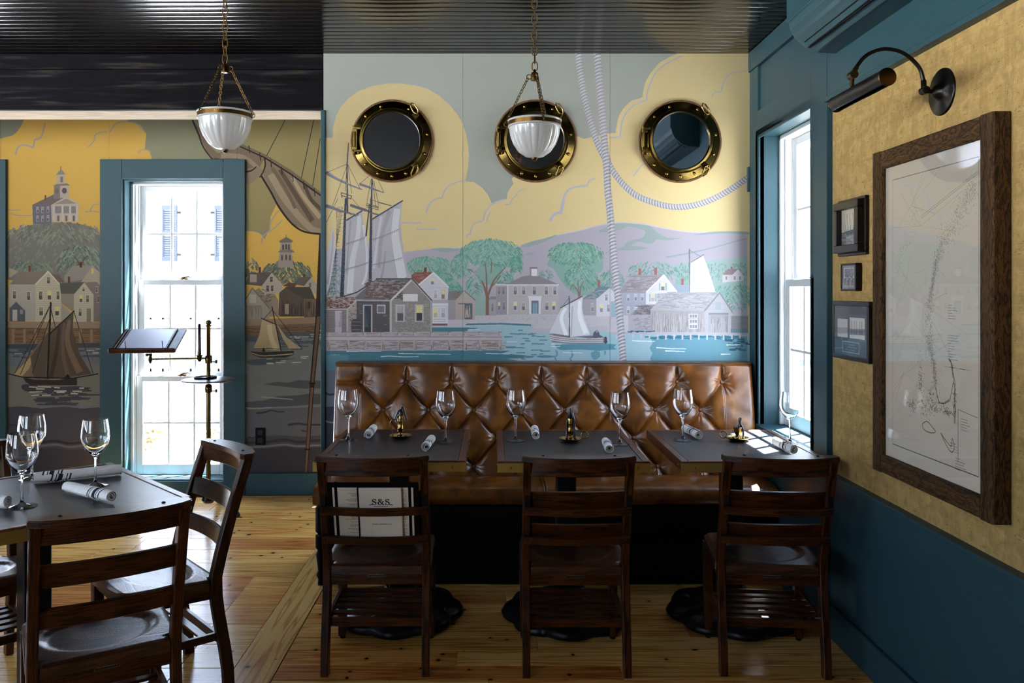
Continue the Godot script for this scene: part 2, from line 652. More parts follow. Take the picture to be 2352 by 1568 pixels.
	p.leaves(["4d8570", "6d9c8a"], 1260, 820, 60, 45, 70, 24, 8)
	p.curve("7a5f52", 6, [1030, 680, 1010, 630, 990, 600], 3)
	p.curve("7a5f52", 6, [1090, 690, 1110, 640, 1120, 615], 3)
	p.curve("7a5f52", 6, [880, 690, 850, 640, 835, 620], 3)
	# the great elm
	p.poly("93aaa2", [1350, 850, 1560, 900, 1600, 1090, 1450, 1090, 1400, 950])
	p.blob("83a197", [1235, 640, 1260, 560, 1330, 500, 1350, 440, 1430, 395, 1560, 372, 1700, 380, 1790, 430, 1860, 490, 1895, 560, 1880, 640, 1850, 670, 1800, 640, 1720, 640, 1680, 740, 1600, 800, 1480, 760, 1430, 640, 1380, 640, 1330, 720, 1290, 700])
	tree_crown(p, 1600, 500, 280, 130, 300)
	tree_crown(p, 1320, 620, 95, 110, 100)
	p.leaves(["4d8570", "6d9c8a", "8fb0a4"], 1730, 740, 70, 80, 120, 40, 8)
	p.leaves(["4d8570", "6d9c8a", "8fb0a4"], 1440, 790, 60, 90, 110, 40, 8)
	p.leaves(["4d8570", "6d9c8a"], 1840, 600, 50, 80, 80, 34, 8)
	p.blob("aca5ae", [1380, 560, 1440, 620, 1500, 600, 1460, 660, 1400, 640])
	p.poly("7b6257", [1530, 1135, 1550, 1080, 1548, 960, 1552, 880, 1580, 880, 1588, 980, 1580, 1090, 1595, 1138, 1565, 1122])
	p.curve("7b6257", 28, [1565, 920, 1540, 830, 1510, 760], 14)
	p.curve("7b6257", 24, [1570, 900, 1600, 820, 1640, 740, 1740, 630], 8)
	p.curve("7b6257", 18, [1560, 880, 1555, 700, 1545, 600], 7)
	p.curve("7b6257", 10, [1600, 690, 1605, 600, 1598, 545], 5)
	p.curve("7b6257", 12, [1600, 820, 1650, 770, 1690, 720], 6)
	p.curve("7b6257", 8, [1380, 650, 1420, 670, 1445, 690], 5)
	# right-hand elm
	p.view(1230, 460, 4.1255)
	p.blob("84a298", [110, 610, 160, 520, 250, 440, 360, 405, 470, 410, 560, 470, 630, 550, 640, 640, 600, 690, 560, 680, 600, 800, 560, 880, 430, 900, 330, 860, 240, 760, 170, 650])
	tree_crown(p, 380, 510, 250, 110, 240)
	tree_crown(p, 430, 740, 150, 110, 120)
	p.leaves(["8aa79d", "79a294", "5d8d7c"], 100, 700, 60, 50, 60, 26, 8)
	p.curve("7f6a62", 12, [410, 920, 400, 860, 350, 800, 330, 850], 6)
	p.curve("7f6a62", 12, [420, 910, 430, 820, 460, 760], 6)
	p.curve("7f6a62", 10, [415, 900, 405, 800, 400, 750], 5)
	p.curve("7f6a62", 8, [430, 520, 420, 600, 400, 640], 5)
	# beach
	p.view(740, 460, 4.1255)
	p.poly("c3bcc2", [1000, 1100, 1700, 1085, 2200, 1075, 2900, 1090, 2900, 1260, 1000, 1260])
	p.dashes("b1b19c", 1450, 1090, 2250, 1140, 220, 14, 4)
	p.dashes("b5b0ab", 2000, 1100, 2800, 1200, 120, 14, 4)
	# mansion
	p.poly("a39ea1", [1580, 940, 1650, 940, 1650, 1090, 1580, 1095])
	p.poly("8b7f76", [1578, 938, 1600, 910, 1650, 910, 1650, 940])
	p.poly("989297", [1648, 800, 1755, 800, 1755, 1080, 1648, 1085])
	p.poly("b7b0ae", [1752, 800, 2240, 800, 2240, 1080, 1752, 1080])
	p.boards("aaa4a4", 12, 0.2, [1752, 800, 2240, 800, 2240, 1080, 1752, 1080])
	p.poly("857d80", [1640, 800, 1770, 780, 1900, 720, 1950, 712, 2060, 718, 2250, 800])
	p.line("d2ced0", 13, [1645, 800, 2245, 800])
	p.line("d2ced0", 12, [1757, 800, 1757, 1080])
	p.rect("dedadb", 1980, 645, 56, 70)
	p.rect("77706f", 1966, 634, 72, 14)
	p.rect("8b8484", 1966, 645, 16, 70)
	for w in [[1815, 815], [1895, 815], [1995, 815], [2110, 815], [2190, 815]]:
		p.window(w[0], w[1], 30, 76, "cfc9c8", "8f8b8f", "6d6a72")
	for w in [[1815, 965, "e0d28d"], [1893, 968, "9a948e"], [2115, 965, "9a948e"], [2180, 965, "e0d28d"]]:
		p.window(w[0], w[1], 28, 72, "cfc9c8", w[2], "6d6a72")
	for w in [[1668, 820, "7a767c"], [1708, 820, "7a767c"], [1668, 965, "e0d28d"], [1712, 965, "7a767c"], [1604, 980, "7a767c"]]:
		p.window(w[0], w[1], 18, 70, "aaa4a6", w[2], "6d6a72")
	p.poly("dcd8da", [1945, 905, 2085, 905, 2075, 930, 2070, 1080, 1962, 1080, 1958, 930])
	p.rect("6f6f7a", 1982, 948, 68, 124)
	p.rect("7fa0ab", 1996, 975, 42, 97)
	p.line("61808c", 4, [2017, 975, 2017, 1072])
	p.line("b7b0b5", 6, [1955, 1080, 2085, 1080])
	# white gabled house
	p.rect("6a3b37", 966, 636, 24, 52)
	p.poly("7b4b44", [835, 720, 880, 680, 1055, 680, 930, 800])
	p.dashes("8f6c66", 860, 690, 1000, 780, 40, 30, 6)
	p.poly("d4d0d3", [905, 800, 1055, 680, 1195, 825, 1195, 1170, 1040, 1170, 1040, 960])
	p.boards("c6c1c6", 11, 0.2, [930, 800, 1055, 690, 1185, 825, 1185, 940, 1040, 940])
	p.line("e6e3e4", 14, [915, 800, 1055, 684])
	p.line("e6e3e4", 14, [1055, 684, 1200, 826])
	p.line("c9c4ca", 12, [1015, 828, 1200, 828])
	p.line("e9e6e8", 13, [1030, 985, 1202, 985])
	p.rect("b0a9b4", 1042, 940, 150, 36)
	p.window(1032, 740, 26, 56, "dcd8da", "e4d78f", "77737c")
	p.window(1060, 850, 30, 80, "e4e1e2", "bdb9bf", "a9a5ab")
	p.window(1132, 852, 28, 78, "c9b18f", "e4d78f", "77737c")
	p.window(1056, 1020, 36, 88, "e4e1e2", "e4d78f", "c7b98a")
	p.window(1130, 1020, 34, 88, "e4e1e2", "bdb9bf", "aaa6ab")
	p.rect("dedadc", 1050, 1110, 140, 50)
	p.line("b3adb3", 5, [1060, 1125, 1165, 1125, 1165, 1148, 1060, 1148, 1060, 1125])
	p.rect("7d5a55", 1042, 1168, 145, 18)
	# barn
	p.poly("9a9294", [1195, 930, 1265, 930, 1265, 1130, 1195, 1130])
	p.poly("6c7377", [1195, 860, 1345, 856, 1265, 945, 1190, 945])
	p.dashes("8a5f57", 1215, 862, 1310, 920, 30, 26, 6)
	p.poly("b5a69f", [1262, 945, 1350, 858, 1450, 945, 1450, 1130, 1262, 1130])
	p.boards("a3948d", 15, 0.14, [1262, 945, 1350, 858, 1450, 945, 1450, 1130, 1262, 1130])
	p.line("6f7377", 10, [1350, 858, 1452, 948])
	p.rect("5b6166", 1350, 980, 74, 146)
	p.grain("b5a69f", 1355, 985, 1400, 1110, 16, 110, 5)
	p.line("5b6166", 8, [1290, 980, 1424, 980])
	# tall ship
	p.poly("c9c6c9", [104, 235, 125, 400, 122, 560, 100, 700, 40, 900, 38, 520])
	p.curve("aeabb2", 12, [105, 300, 90, 520, 50, 800], 20)
	p.blob("b7b3b7", [232, 190, 300, 150, 372, 100, 385, 180, 420, 340, 450, 480, 440, 640, 430, 760, 440, 790, 330, 860, 205, 905, 215, 700, 225, 400])
	p.curve("d8d6d8", 34, [350, 140, 340, 330, 290, 560, 260, 880], 60)
	p.curve("a09ca2", 20, [270, 190, 250, 420, 230, 700], 14)
	p.curve("d8d6d8", 24, [390, 230, 420, 440, 420, 680, 380, 800], 20)
	p.blob("b4b0b5", [475, 190, 600, 100, 750, 15, 742, 200, 770, 450, 810, 650, 838, 735, 640, 760, 480, 800, 470, 500])
	p.curve("dddbdc", 60, [710, 80, 690, 300, 720, 520, 760, 730], 90)
	p.curve("9f9ba1", 40, [640, 100, 560, 360, 540, 640], 30)
	p.curve("cfccd0", 22, [560, 150, 520, 400, 490, 640], 26)
	p.curve("9f9ba1", 16, [600, 480, 580, 640, 560, 740], 22)
	for q in [[228, 408, 412, 345], [220, 650, 440, 585], [474, 372, 735, 268], [478, 608, 765, 540]]:
		p.curve("6d6a70", 4, [q[0], q[1], lerpf(q[0], q[2], 0.5), (q[1] + q[3]) * 0.5 + 6, q[2], q[3]])
		for i in 16:
			p.line("77747a", 4, [lerpf(q[0], q[2], i / 16.0), lerpf(q[1], q[3], i / 16.0), lerpf(q[0], q[2], i / 16.0) - 4, lerpf(q[1], q[3], i / 16.0) + 22])
	p.line("39322f", 10, [205, 910, 330, 870, 440, 800])
	p.line(INK, 13, [228, 190, 380, 98])
	p.line(INK, 13, [472, 180, 765, 2])
	p.poly(INK, [168, 915, 205, 915, 232, -20, 214, -20])
	p.poly(INK, [440, 800, 470, 790, 476, -20, 456, -20])
	for i in 20:
		p.line("7a7782", 4, [198 - i * 0.4, 900 - i * 40, 214 - i * 0.3, 900 - i * 40])
		p.line("7a7782", 4, [462, 780 - i * 36, 472, 780 - i * 36])
	p.curve("6e6b78", 24, [38, 55, 120, 82, 210, 110, 300, 132, 345, 142], 12)
	p.curve("8d8a97", 8, [50, 55, 130, 80, 300, 126], 4)
	p.curve("5a5866", 22, [270, 45, 340, 70, 420, 95, 470, 120, 545, 138], 12)
	for i in 6:
		p.line("33333c", 5, [70 + i * 46, 54 + i * 14, 92 + i * 46, 84 + i * 14])
	for i in 5:
		p.line("3a3d44", 3, [195 - i * 14, 60, 62 + i * 14 * 1.2, 900])
	for i in 22:
		var yy := 110.0 + i * 36.0
		p.line("3a3d44", 4, [190 - (yy - 60) * 0.158, yy, 198 - (yy - 60) * 0.1, yy])
	p.line("3a3d44", 4, [40, 210, 150, -20])
	p.line("3a3d44", 9, [448, 40, 415, 340], 16)
	p.line("3a3d44", 5, [420, 60, 530, 90, 530, 60, 425, 30])
	p.line("3a3d44", 5, [530, 20, 655, 52])
	p.view(720, 100, 4.1264)
	p.line(INK, 16, [322, 1600, 318, 1150, 332, 940], 8)
	p.line(INK, 18, [548, 1600, 555, 1280], 12)
	p.curve("686776", 34, [125, 1222, 180, 1258, 260, 1300, 350, 1340, 462, 1385], 10)
	p.curve("8a8997", 8, [140, 1226, 260, 1294, 430, 1370], 4)
	p.curve("686776", 26, [435, 1330, 520, 1360, 600, 1390, 668, 1412], 8)
	p.curve("686776", 30, [120, 1535, 190, 1560, 260, 1590], 26)
	p.curve("5a5866", 26, [350, 1530, 420, 1555, 500, 1580], 26)
	for q in [[322, 1140, 125, 1222], [322, 1140, 440, 1372], [332, 960, 300, 1400], [320, 1150, 180, 1540], [326, 1150, 362, 1420], [360, 1460, 450, 1568], [555, 1230, 436, 1330], [600, 1260, 665, 1410], [545, 1290, 500, 1540], [570, 1300, 620, 1540], [560, 1300, 590, 1540], [545, 1480, 740, 1536]]:
		p.line("45424a", 4, q)
	for q in [[262, 1412, 365, 1445], [270, 1440, 352, 1470], [500, 1530, 615, 1555], [262, 1412, 270, 1460], [360, 1440, 352, 1475]]:
		p.line("3c3a44", 7, q)
	# wharf sheds
	p.view(740, 460, 4.1255)
	p.poly("7f7777", [38, 1030, 240, 1030, 240, 1250, 38, 1250])
	p.boards("6b6465", 20, 0.16, [38, 1030, 240, 1030, 240, 1250, 38, 1250])
	p.rect("b5adb3", 122, 1045, 64, 205)
	p.grain("948d94", 124, 1045, 184, 1200, 14, 200, 4)
	p.poly("a0948c", [240, 1030, 320, 950, 335, 955, 335, 1250, 240, 1250])
	p.dashes("6f6663", 245, 1040, 325, 1240, 60, 20, 5)
	p.poly("7c5d57", [38, 915, 330, 920, 240, 1025, 38, 1025])
	p.dashes("a39794", 45, 920, 300, 1020, 90, 34, 8)
	p.dashes("5f4540", 45, 920, 300, 1020, 60, 30, 7)
	p.line("b8b2b6", 10, [38, 1030, 240, 1030, 330, 945])
	p.line("b8b2b6", 12, [238, 1030, 238, 1250])
	p.poly("5b5656", [325, 950, 650, 955, 650, 1255, 325, 1250])
	p.boards("4b4748", 16, 0.2, [325, 950, 650, 955, 650, 1255, 325, 1250])
	p.dashes("837c7d", 340, 960, 640, 1240, 24, 26, 5)
	p.poly("8d8781", [650, 955, 850, 745, 1040, 950, 1040, 1258, 650, 1258])
	p.dashes("a29d97", 670, 980, 1030, 1240, 200, 18, 7)
	p.dashes("7b7571", 700, 880, 1010, 1240, 260, 18, 5)
	p.poly("6e6a69", [310, 920, 510, 745, 850, 745, 640, 955, 330, 950])
	p.dashes("8d898d", 430, 755, 760, 940, 150, 46, 9)
	p.dashes("544b49", 400, 755, 760, 940, 150, 40, 8)
	p.dashes("7b5c52", 390, 790, 660, 940, 60, 30, 8)
	p.line("2e2d30", 9, [510, 742, 852, 742, 1042, 950])
	p.line("cdc9cb", 18, [650, 950, 850, 752])
	p.line("a7a1a2", 13, [850, 758, 1036, 958])
	p.line("a9a4a5", 14, [325, 946, 650, 950])
	p.line("b9b3b4", 20, [650, 950, 650, 1258])
	p.line("aaa5a5", 18, [1034, 955, 1034, 1258])
	p.rect("e2dfde", 766, 888, 140, 70)
	p.rect("aaa4a8", 385, 985, 92, 268)
	p.rect("3f4349", 400, 998, 62, 255)
	p.grain("565a60", 402, 1000, 460, 1200, 14, 240, 4)
	p.rect("b5afb2", 518, 985, 82, 86)
	p.rect("6f7176", 528, 1000, 60, 60)
	p.rect("bcb7b6", 696, 985, 88, 165)
	p.rect("a6a2a4", 712, 1000, 56, 68)
	p.rect("5a585c", 712, 1068, 56, 72)
	p.rect("bcb7b6", 878, 985, 84, 165)
	p.rect("e2d78f", 894, 998, 52, 68)
	p.rect("403e42", 894, 1066, 52, 74)
	for x in [740, 920]:
		p.line("bcb7b6", 5, [x, 998, x, 1066])
	p.blob("4a484d", [285, 1130, 355, 1130, 366, 1190, 355, 1258, 285, 1258, 276, 1190])
	for y in [1150, 1185, 1225]:
		p.line("7d7a7e", 8, [280, y, 362, y])
	# boathouse, grey house and cottages on the right
	p.view(1230, 460, 4.1255)
	p.rect("9c635a", 588, 755, 24, 70)
	p.poly("63808a", [440, 940, 600, 815, 712, 820, 580, 935])
	p.dashes("a39a98", 470, 850, 650, 930, 40, 34, 7)
	p.poly("a49ea0", [445, 935, 580, 935, 580, 1090, 445, 1090])
	p.boards("918b8e", 13, 0.2, [445, 935, 580, 935, 580, 1090, 445, 1090])
	p.poly("d0ccd0", [575, 935, 700, 830, 830, 935, 830, 1100, 575, 1100])
	p.window(610, 985, 28, 74, "dedadb", "e6d894", "8f8a90")
	p.window(528, 980, 22, 70, "c4bec0", "a7a2a6", "85808a")
	p.window(660, 890, 22, 58, "dedadb", "9f9aa0", "8f8a90")
	p.window(678, 985, 24, 70, "dedadb", "9f9aa0", "8f8a90")
	p.rect("9ab0bb", 715, 955, 110, 150)
	p.poly("9aa3b0", [1290, 800, 1480, 798, 1480, 870, 1330, 870])
	p.rect("9c635a", 1380, 742, 24, 58)
	p.rect("9c635a", 976, 645, 24, 80)
	p.rect("9c635a", 1126, 640, 24, 72)
	p.poly("9b9396", [780, 880, 920, 705, 1215, 705, 1060, 875])
	p.dashes("8c8486", 830, 720, 1140, 860, 120, 60, 6)
	p.dashes("aba5a8", 830, 720, 1140, 860, 60, 50, 6)
	p.poly("a3a4b1", [820, 875, 1050, 875, 1050, 1000, 900, 1090, 820, 1090])
	p.poly("dcd9dc", [1045, 875, 1215, 708, 1330, 865, 1250, 870, 1130, 985, 1045, 985])
	p.boards("cdc9ce", 12, 0.2, [1045, 875, 1215, 715, 1320, 865, 1250, 870, 1130, 985, 1045, 985])
	p.line("ece9ea", 13, [1050, 870, 1215, 708, 1340, 868])
	for w in [[868, 895], [938, 890], [1000, 890], [868, 1010], [940, 1010]]:
		p.window(w[0], w[1], 22, 58, "c6c4cb", "b9b5b9", "84818b")
	p.rect("9cb5ae", 1170, 782, 76, 72)
	p.window(1190, 784, 32, 68, "dedadb", "e8dca0", "77747e")
	p.rect("9cb5ae", 1076, 885, 72, 74)
	p.window(1094, 887, 34, 70, "dedadb", "d8cdaf", "b9b2b4")
	p.rect("9cb5ae", 1156, 885, 34, 70)
	p.rect("c3bdc2", 1170, 886, 20, 50)
	# sail behind the boathouse
	p.line("6a6971", 10, [1457, 460, 1462, 870], 9)
	p.line("7d7c82", 6, [1457, 470, 1560, 530])
	p.line("7d7c82", 9, [1470, 590, 1596, 512])
	p.poly("dedddd", [1468, 594, 1590, 525, 1640, 660, 1705, 868, 1462, 870])
	p.curve("efeeee", 30, [1580, 560, 1600, 700, 1640, 850], 40)
	p.curve("c9c8cb", 14, [1490, 620, 1490, 760, 1480, 860], 10)
	# hill cottage
	p.rect("8f5f58", 1850, 628, 16, 40)
	p.poly("8d7b7a", [1775, 705, 1820, 650, 1920, 650, 1865, 705])
	p.poly("c9c3c4", [1772, 705, 1865, 705, 1920, 652, 1975, 720, 1975, 760, 1772, 780])
	for x in [1800, 1880, 1930]:
		p.rect("8a8589", x, 720, 16, 30)
	# boathouse
	p.poly("a9a4a9", [905, 1090, 1090, 1090, 1090, 1240, 905, 1235])
	p.dashes("8e898d", 910, 1095, 1085, 1230, 60, 30, 6)
	p.poly("8f8a8c", [900, 1085, 1000, 990, 1140, 985, 1085, 1085])
	p.dashes("6f696d", 930, 1000, 1090, 1080, 50, 50, 6)
	p.poly("a59f9f", [1090, 1040, 1605, 1045, 1605, 1255, 1090, 1250])
	p.grain("928c8c", 1095, 1050, 1600, 1250, 110, 190, 4)
	p.grain("b3aeaf", 1095, 1050, 1600, 1250, 80, 120, 6)
	p.poly("adaaad", [1085, 1040, 1240, 872, 1750, 872, 1605, 1050])
	p.dashes("9a979a", 1150, 880, 1680, 1030, 220, 70, 5)
	p.dashes("b7b5b8", 1150, 880, 1680, 1030, 120, 60, 6)
	p.poly("b4b3b8", [1600, 1050, 1745, 874, 1865, 1060, 1850, 1255, 1605, 1255])
	p.boards("a5a4aa", 14, 0.18, [1610, 1050, 1745, 890, 1855, 1060, 1850, 1255, 1605, 1255])
	p.line("8a8588", 13, [1600, 1050, 1745, 874, 1868, 1065])
	p.rect("a09da2", 1640, 1070, 185, 185)
	p.grain("8d8a8b", 1645, 1080, 1820, 1250, 60, 160, 5)
	p.grain("aeacaf", 1645, 1080, 1820, 1250, 40, 120, 6)
	p.rect("85828a", 1640, 1066, 190, 14)
	p.rect("a2a9ad", 1703, 962, 52, 76)
	for y in [1082, 1132, 1180]:
		p.rect("c9c7c9", 1452, y - 8, 86, 44)
		p.rect("8a8990", 1462, y, 68, 28)
		p.line("c9c7c9", 5, [1484, y, 1484, y + 28])
		p.line("c9c7c9", 5, [1508, y, 1508, y + 28])
	p.rect("8d8c8f", 1855, 1095, 160, 120)
	p.boards("76767b", 12, 0.2, [1855, 1095, 2015, 1095, 2015, 1215, 1855, 1215])
	# water
	p.view(740, 460, 4.1255)
	p.poly("9fbcc4", [1330, 1170, 1700, 1165, 1980, 1180, 2000, 1250, 2060, 1250, 2700, 1245, 4100, 1260, 4100, 1570, 30, 1570, 30, 1410, 1640, 1410, 1700, 1180, 1330, 1180])
	p.poly("9fbcc4", [1040, 1195, 2000, 1190, 2000, 1300, 1040, 1300])
	p.poly("517a86", [1040, 1205, 1380, 1205, 1480, 1210, 1380, 1235, 1300, 1250, 1040, 1250])
	p.line("517a86", 16, [1330, 1175, 1700, 1168, 1980, 1182])
	p.poly("4f7a86", [30, 1420, 1640, 1420, 1780, 1425, 1700, 1450, 1900, 1465, 1980, 1475, 1900, 1495, 1740, 1500, 1850, 1515, 1780, 1530, 1900, 1575, 30, 1575])
	p.dashes("5d8793", 1700, 1190, 2080, 1500, 26, 90, 11)
	p.blob("5d8793", [2030, 1478, 2090, 1466, 2200, 1474, 2190, 1486, 2090, 1492])
	p.poly("b9b4b9", [2000, 1260, 1930, 1235, 2010, 1215, 2700, 1190, 2700, 1244, 2040, 1252])
	p.poly("c3bcc2", [1190, 1132, 1420, 1132, 1330, 1200, 1190, 1200])
	for q in [[40, 1472, 120, 1465, 220, 1470], [555, 1480, 640, 1475, 760, 1482, 915, 1480], [720, 1450, 800, 1452, 1000, 1455, 1220, 1458], [230, 1430, 400, 1428, 560, 1428], [1550, 1450, 1640, 1452, 1780, 1456], [1690, 1338, 1780, 1340, 1850, 1338], [1380, 1228, 1440, 1222, 1500, 1226]]:
		p.curve("cfdde0", 10, q, 5)
	# wharf
	p.poly("b1a9ae", [30, 1250, 1700, 1240, 1705, 1420, 30, 1425])
	p.poly("bcb5b9", [30, 1290, 1700, 1295, 1700, 1325, 30, 1325])
	p.line("8d7a70", 6, [30, 1290, 1705, 1296])
	p.line("8d7a70", 7, [30, 1325, 1705, 1325])
	p.dashes("8d7a70", 50, 1335, 1640, 1415, 130, 110, 5)
	p.dashes("96877f", 60, 1250, 1640, 1285, 50, 90, 4)
	for x in [66, 242, 404, 574, 732, 878, 1042, 1208, 1358, 1500, 1690]:
		p.rect("b9aeac", x - 14, 1245, 28, 36)
		p.rect("b5a9a6", x - 15, 1325, 30, 100)
		p.grain("86705f", x - 15, 1325, x + 15, 1420, 6, 80, 4)
		p.line("86705f", 5, [x - 14, 1280, x - 16, 1245, x + 12, 1250])
	# pier under the boathouse
	p.view(1230, 460, 4.1255)
	p.poly("6d9aa8", [1090, 1290, 2010, 1290, 2010, 1570, 1080, 1570, 1110, 1540, 1085, 1500, 1110, 1450, 1080, 1400, 1110, 1350])
	p.dashes("3f7486", 1030, 1280, 1900, 1310, 60, 60, 12)
	p.poly("b5b0b5", [700, 1245, 1850, 1250, 2010, 1262, 2010, 1285, 1830, 1278, 700, 1268])
	p.dashes("30607a", 860, 1238, 1080, 1246, 10, 50, 10)
	for i in 17:
		p.rect("c3bec1", 760 + i * 78, 1268, 16, 42 + (10 if i > 4 else 0))
	p.rect("7d8b92", 1850, 1215, 165, 40)
	for i in 8:
		p.rect("5f7f8c", 1858 + i * 20, 1218, 9, 34)
	p.dashes("3b5f6e", 1780, 1310, 2005, 1420, 16, 90, 12)
	for q in [[1145, 1395, 1200, 1398, 1300, 1405, 1428, 1405], [1230, 1425, 1310, 1428, 1415, 1432], [915, 1330, 1000, 1332, 1130, 1336], [1755, 1457, 1800, 1457, 1850, 1456], [1810, 1368, 1880, 1370, 1940, 1368], [415, 1400, 500, 1402, 610, 1402], [1090, 1535, 1150, 1530, 1200, 1540]]:
		p.curve("e6eef0", 11, q, 6)
	# small sailing boat
	p.poly("5d8fa0", [180, 1365, 660, 1355, 770, 1365, 740, 1390, 770, 1410, 600, 1425, 420, 1412, 250, 1420, 200, 1400])
	for q in [[195, 1425, 205, 1460, 185, 1490, 205, 1530], [340, 1430, 350, 1470, 330, 1500, 350, 1530], [560, 1420, 590, 1450, 570, 1480, 580, 1500], [660, 1430, 655, 1465]]:
		p.curve("6f9aa9", 22, q, 12)
	p.blob("6f9aa9", [530, 1440, 600, 1430, 610, 1480, 560, 1510, 530, 1480])
	p.curve("e2ecef", 9, [150, 1360, 190, 1362, 245, 1362], 5)
	p.curve("e2ecef", 8, [150, 1382, 200, 1386, 235, 1380], 5)
	p.curve("d7e3e7", 9, [260, 1440, 310, 1442, 450, 1445], 5)
	p.poly("8a8689", [130, 1265, 220, 1275, 330, 1300, 500, 1302, 650, 1295, 680, 1300, 650, 1362, 300, 1358, 160, 1345, 140, 1310])
	for y in [1300, 1318, 1336]:
		p.curve("d6d3d4", 8, [138, y - 20, 200, y - 8, 330, y + 6, 640, y + 6])
	p.poly("6c6769", [140, 1262, 230, 1264, 330, 1285, 320, 1302, 220, 1280])
	p.poly("77727a", [360, 1290, 540, 1280, 655, 1300, 500, 1306])
	p.poly("4d4a50", [655, 1292, 672, 1292, 682, 1345, 662, 1362, 650, 1340])
	p.poly("d2d0d3", [130, 1255, 170, 1180, 215, 1080, 250, 1010, 318, 980, 310, 1285, 260, 1275])
	p.curve("f0efef", 30, [285, 1020, 245, 1120, 290, 1275], 36)
	p.poly("dbd9db", [322, 980, 448, 918, 440, 1010, 460, 1120, 518, 1270, 420, 1285, 325, 1290, 312, 1150])
	p.curve("f1f0f0", 26, [420, 950, 420, 1100, 480, 1260], 50)
	p.curve("b9b7bd", 16, [350, 1000, 345, 1150, 340, 1280], 10)
	p.line("4c474b", 9, [318, 905, 324, 1300])
	p.line("55525a", 9, [235, 1020, 445, 905])
	p.line("6e6b70", 4, [320, 920, 255, 1005])
	p.blob("5f6067", [548, 1260, 570, 1235, 600, 1245, 610, 1275, 640, 1290, 610, 1300, 550, 1300])
	p.oval("8b8a90", 582, 1242, 13, 13)
	# banquette side: dark water down to the floor
	p.view(0, 0, 1)
	p.poly("5f8791", [743, 815, 800, 815, 800, 860, 743, 860])
	p.poly("6f7681", [743, 850, 800, 850, 800, 1140, 743, 1140])
	p.curve("41444f", 5, [743, 900, 760, 906, 790, 898])
	p.poly("484b56", [743, 935, 800, 930, 800, 1140, 743, 1140])
	p.curve("8a8f97", 4, [743, 965, 765, 970, 795, 962])
	# the rope that hangs across the picture
	p.view(1240, 100, 4.1264)
	p.rope([365, 60, 372, 200, 392, 330, 410, 450, 450, 620, 490, 770, 540, 930, 590, 1040, 660, 1180], 58)
	p.rope([620, 1010, 660, 1150, 760, 1300, 900, 1430, 1060, 1500, 1240, 1545, 1420, 1540, 1600, 1490, 1780, 1400, 1930, 1300, 1990, 1262], 56)
	p.rope([540, 60, 552, 250, 572, 450, 590, 650, 604, 850, 618, 1010, 632, 1150, 645, 1400, 665, 1600, 690, 1900, 720, 2200, 750, 2500, 775, 2800, 790, 3020], 66)
	return p.texture()


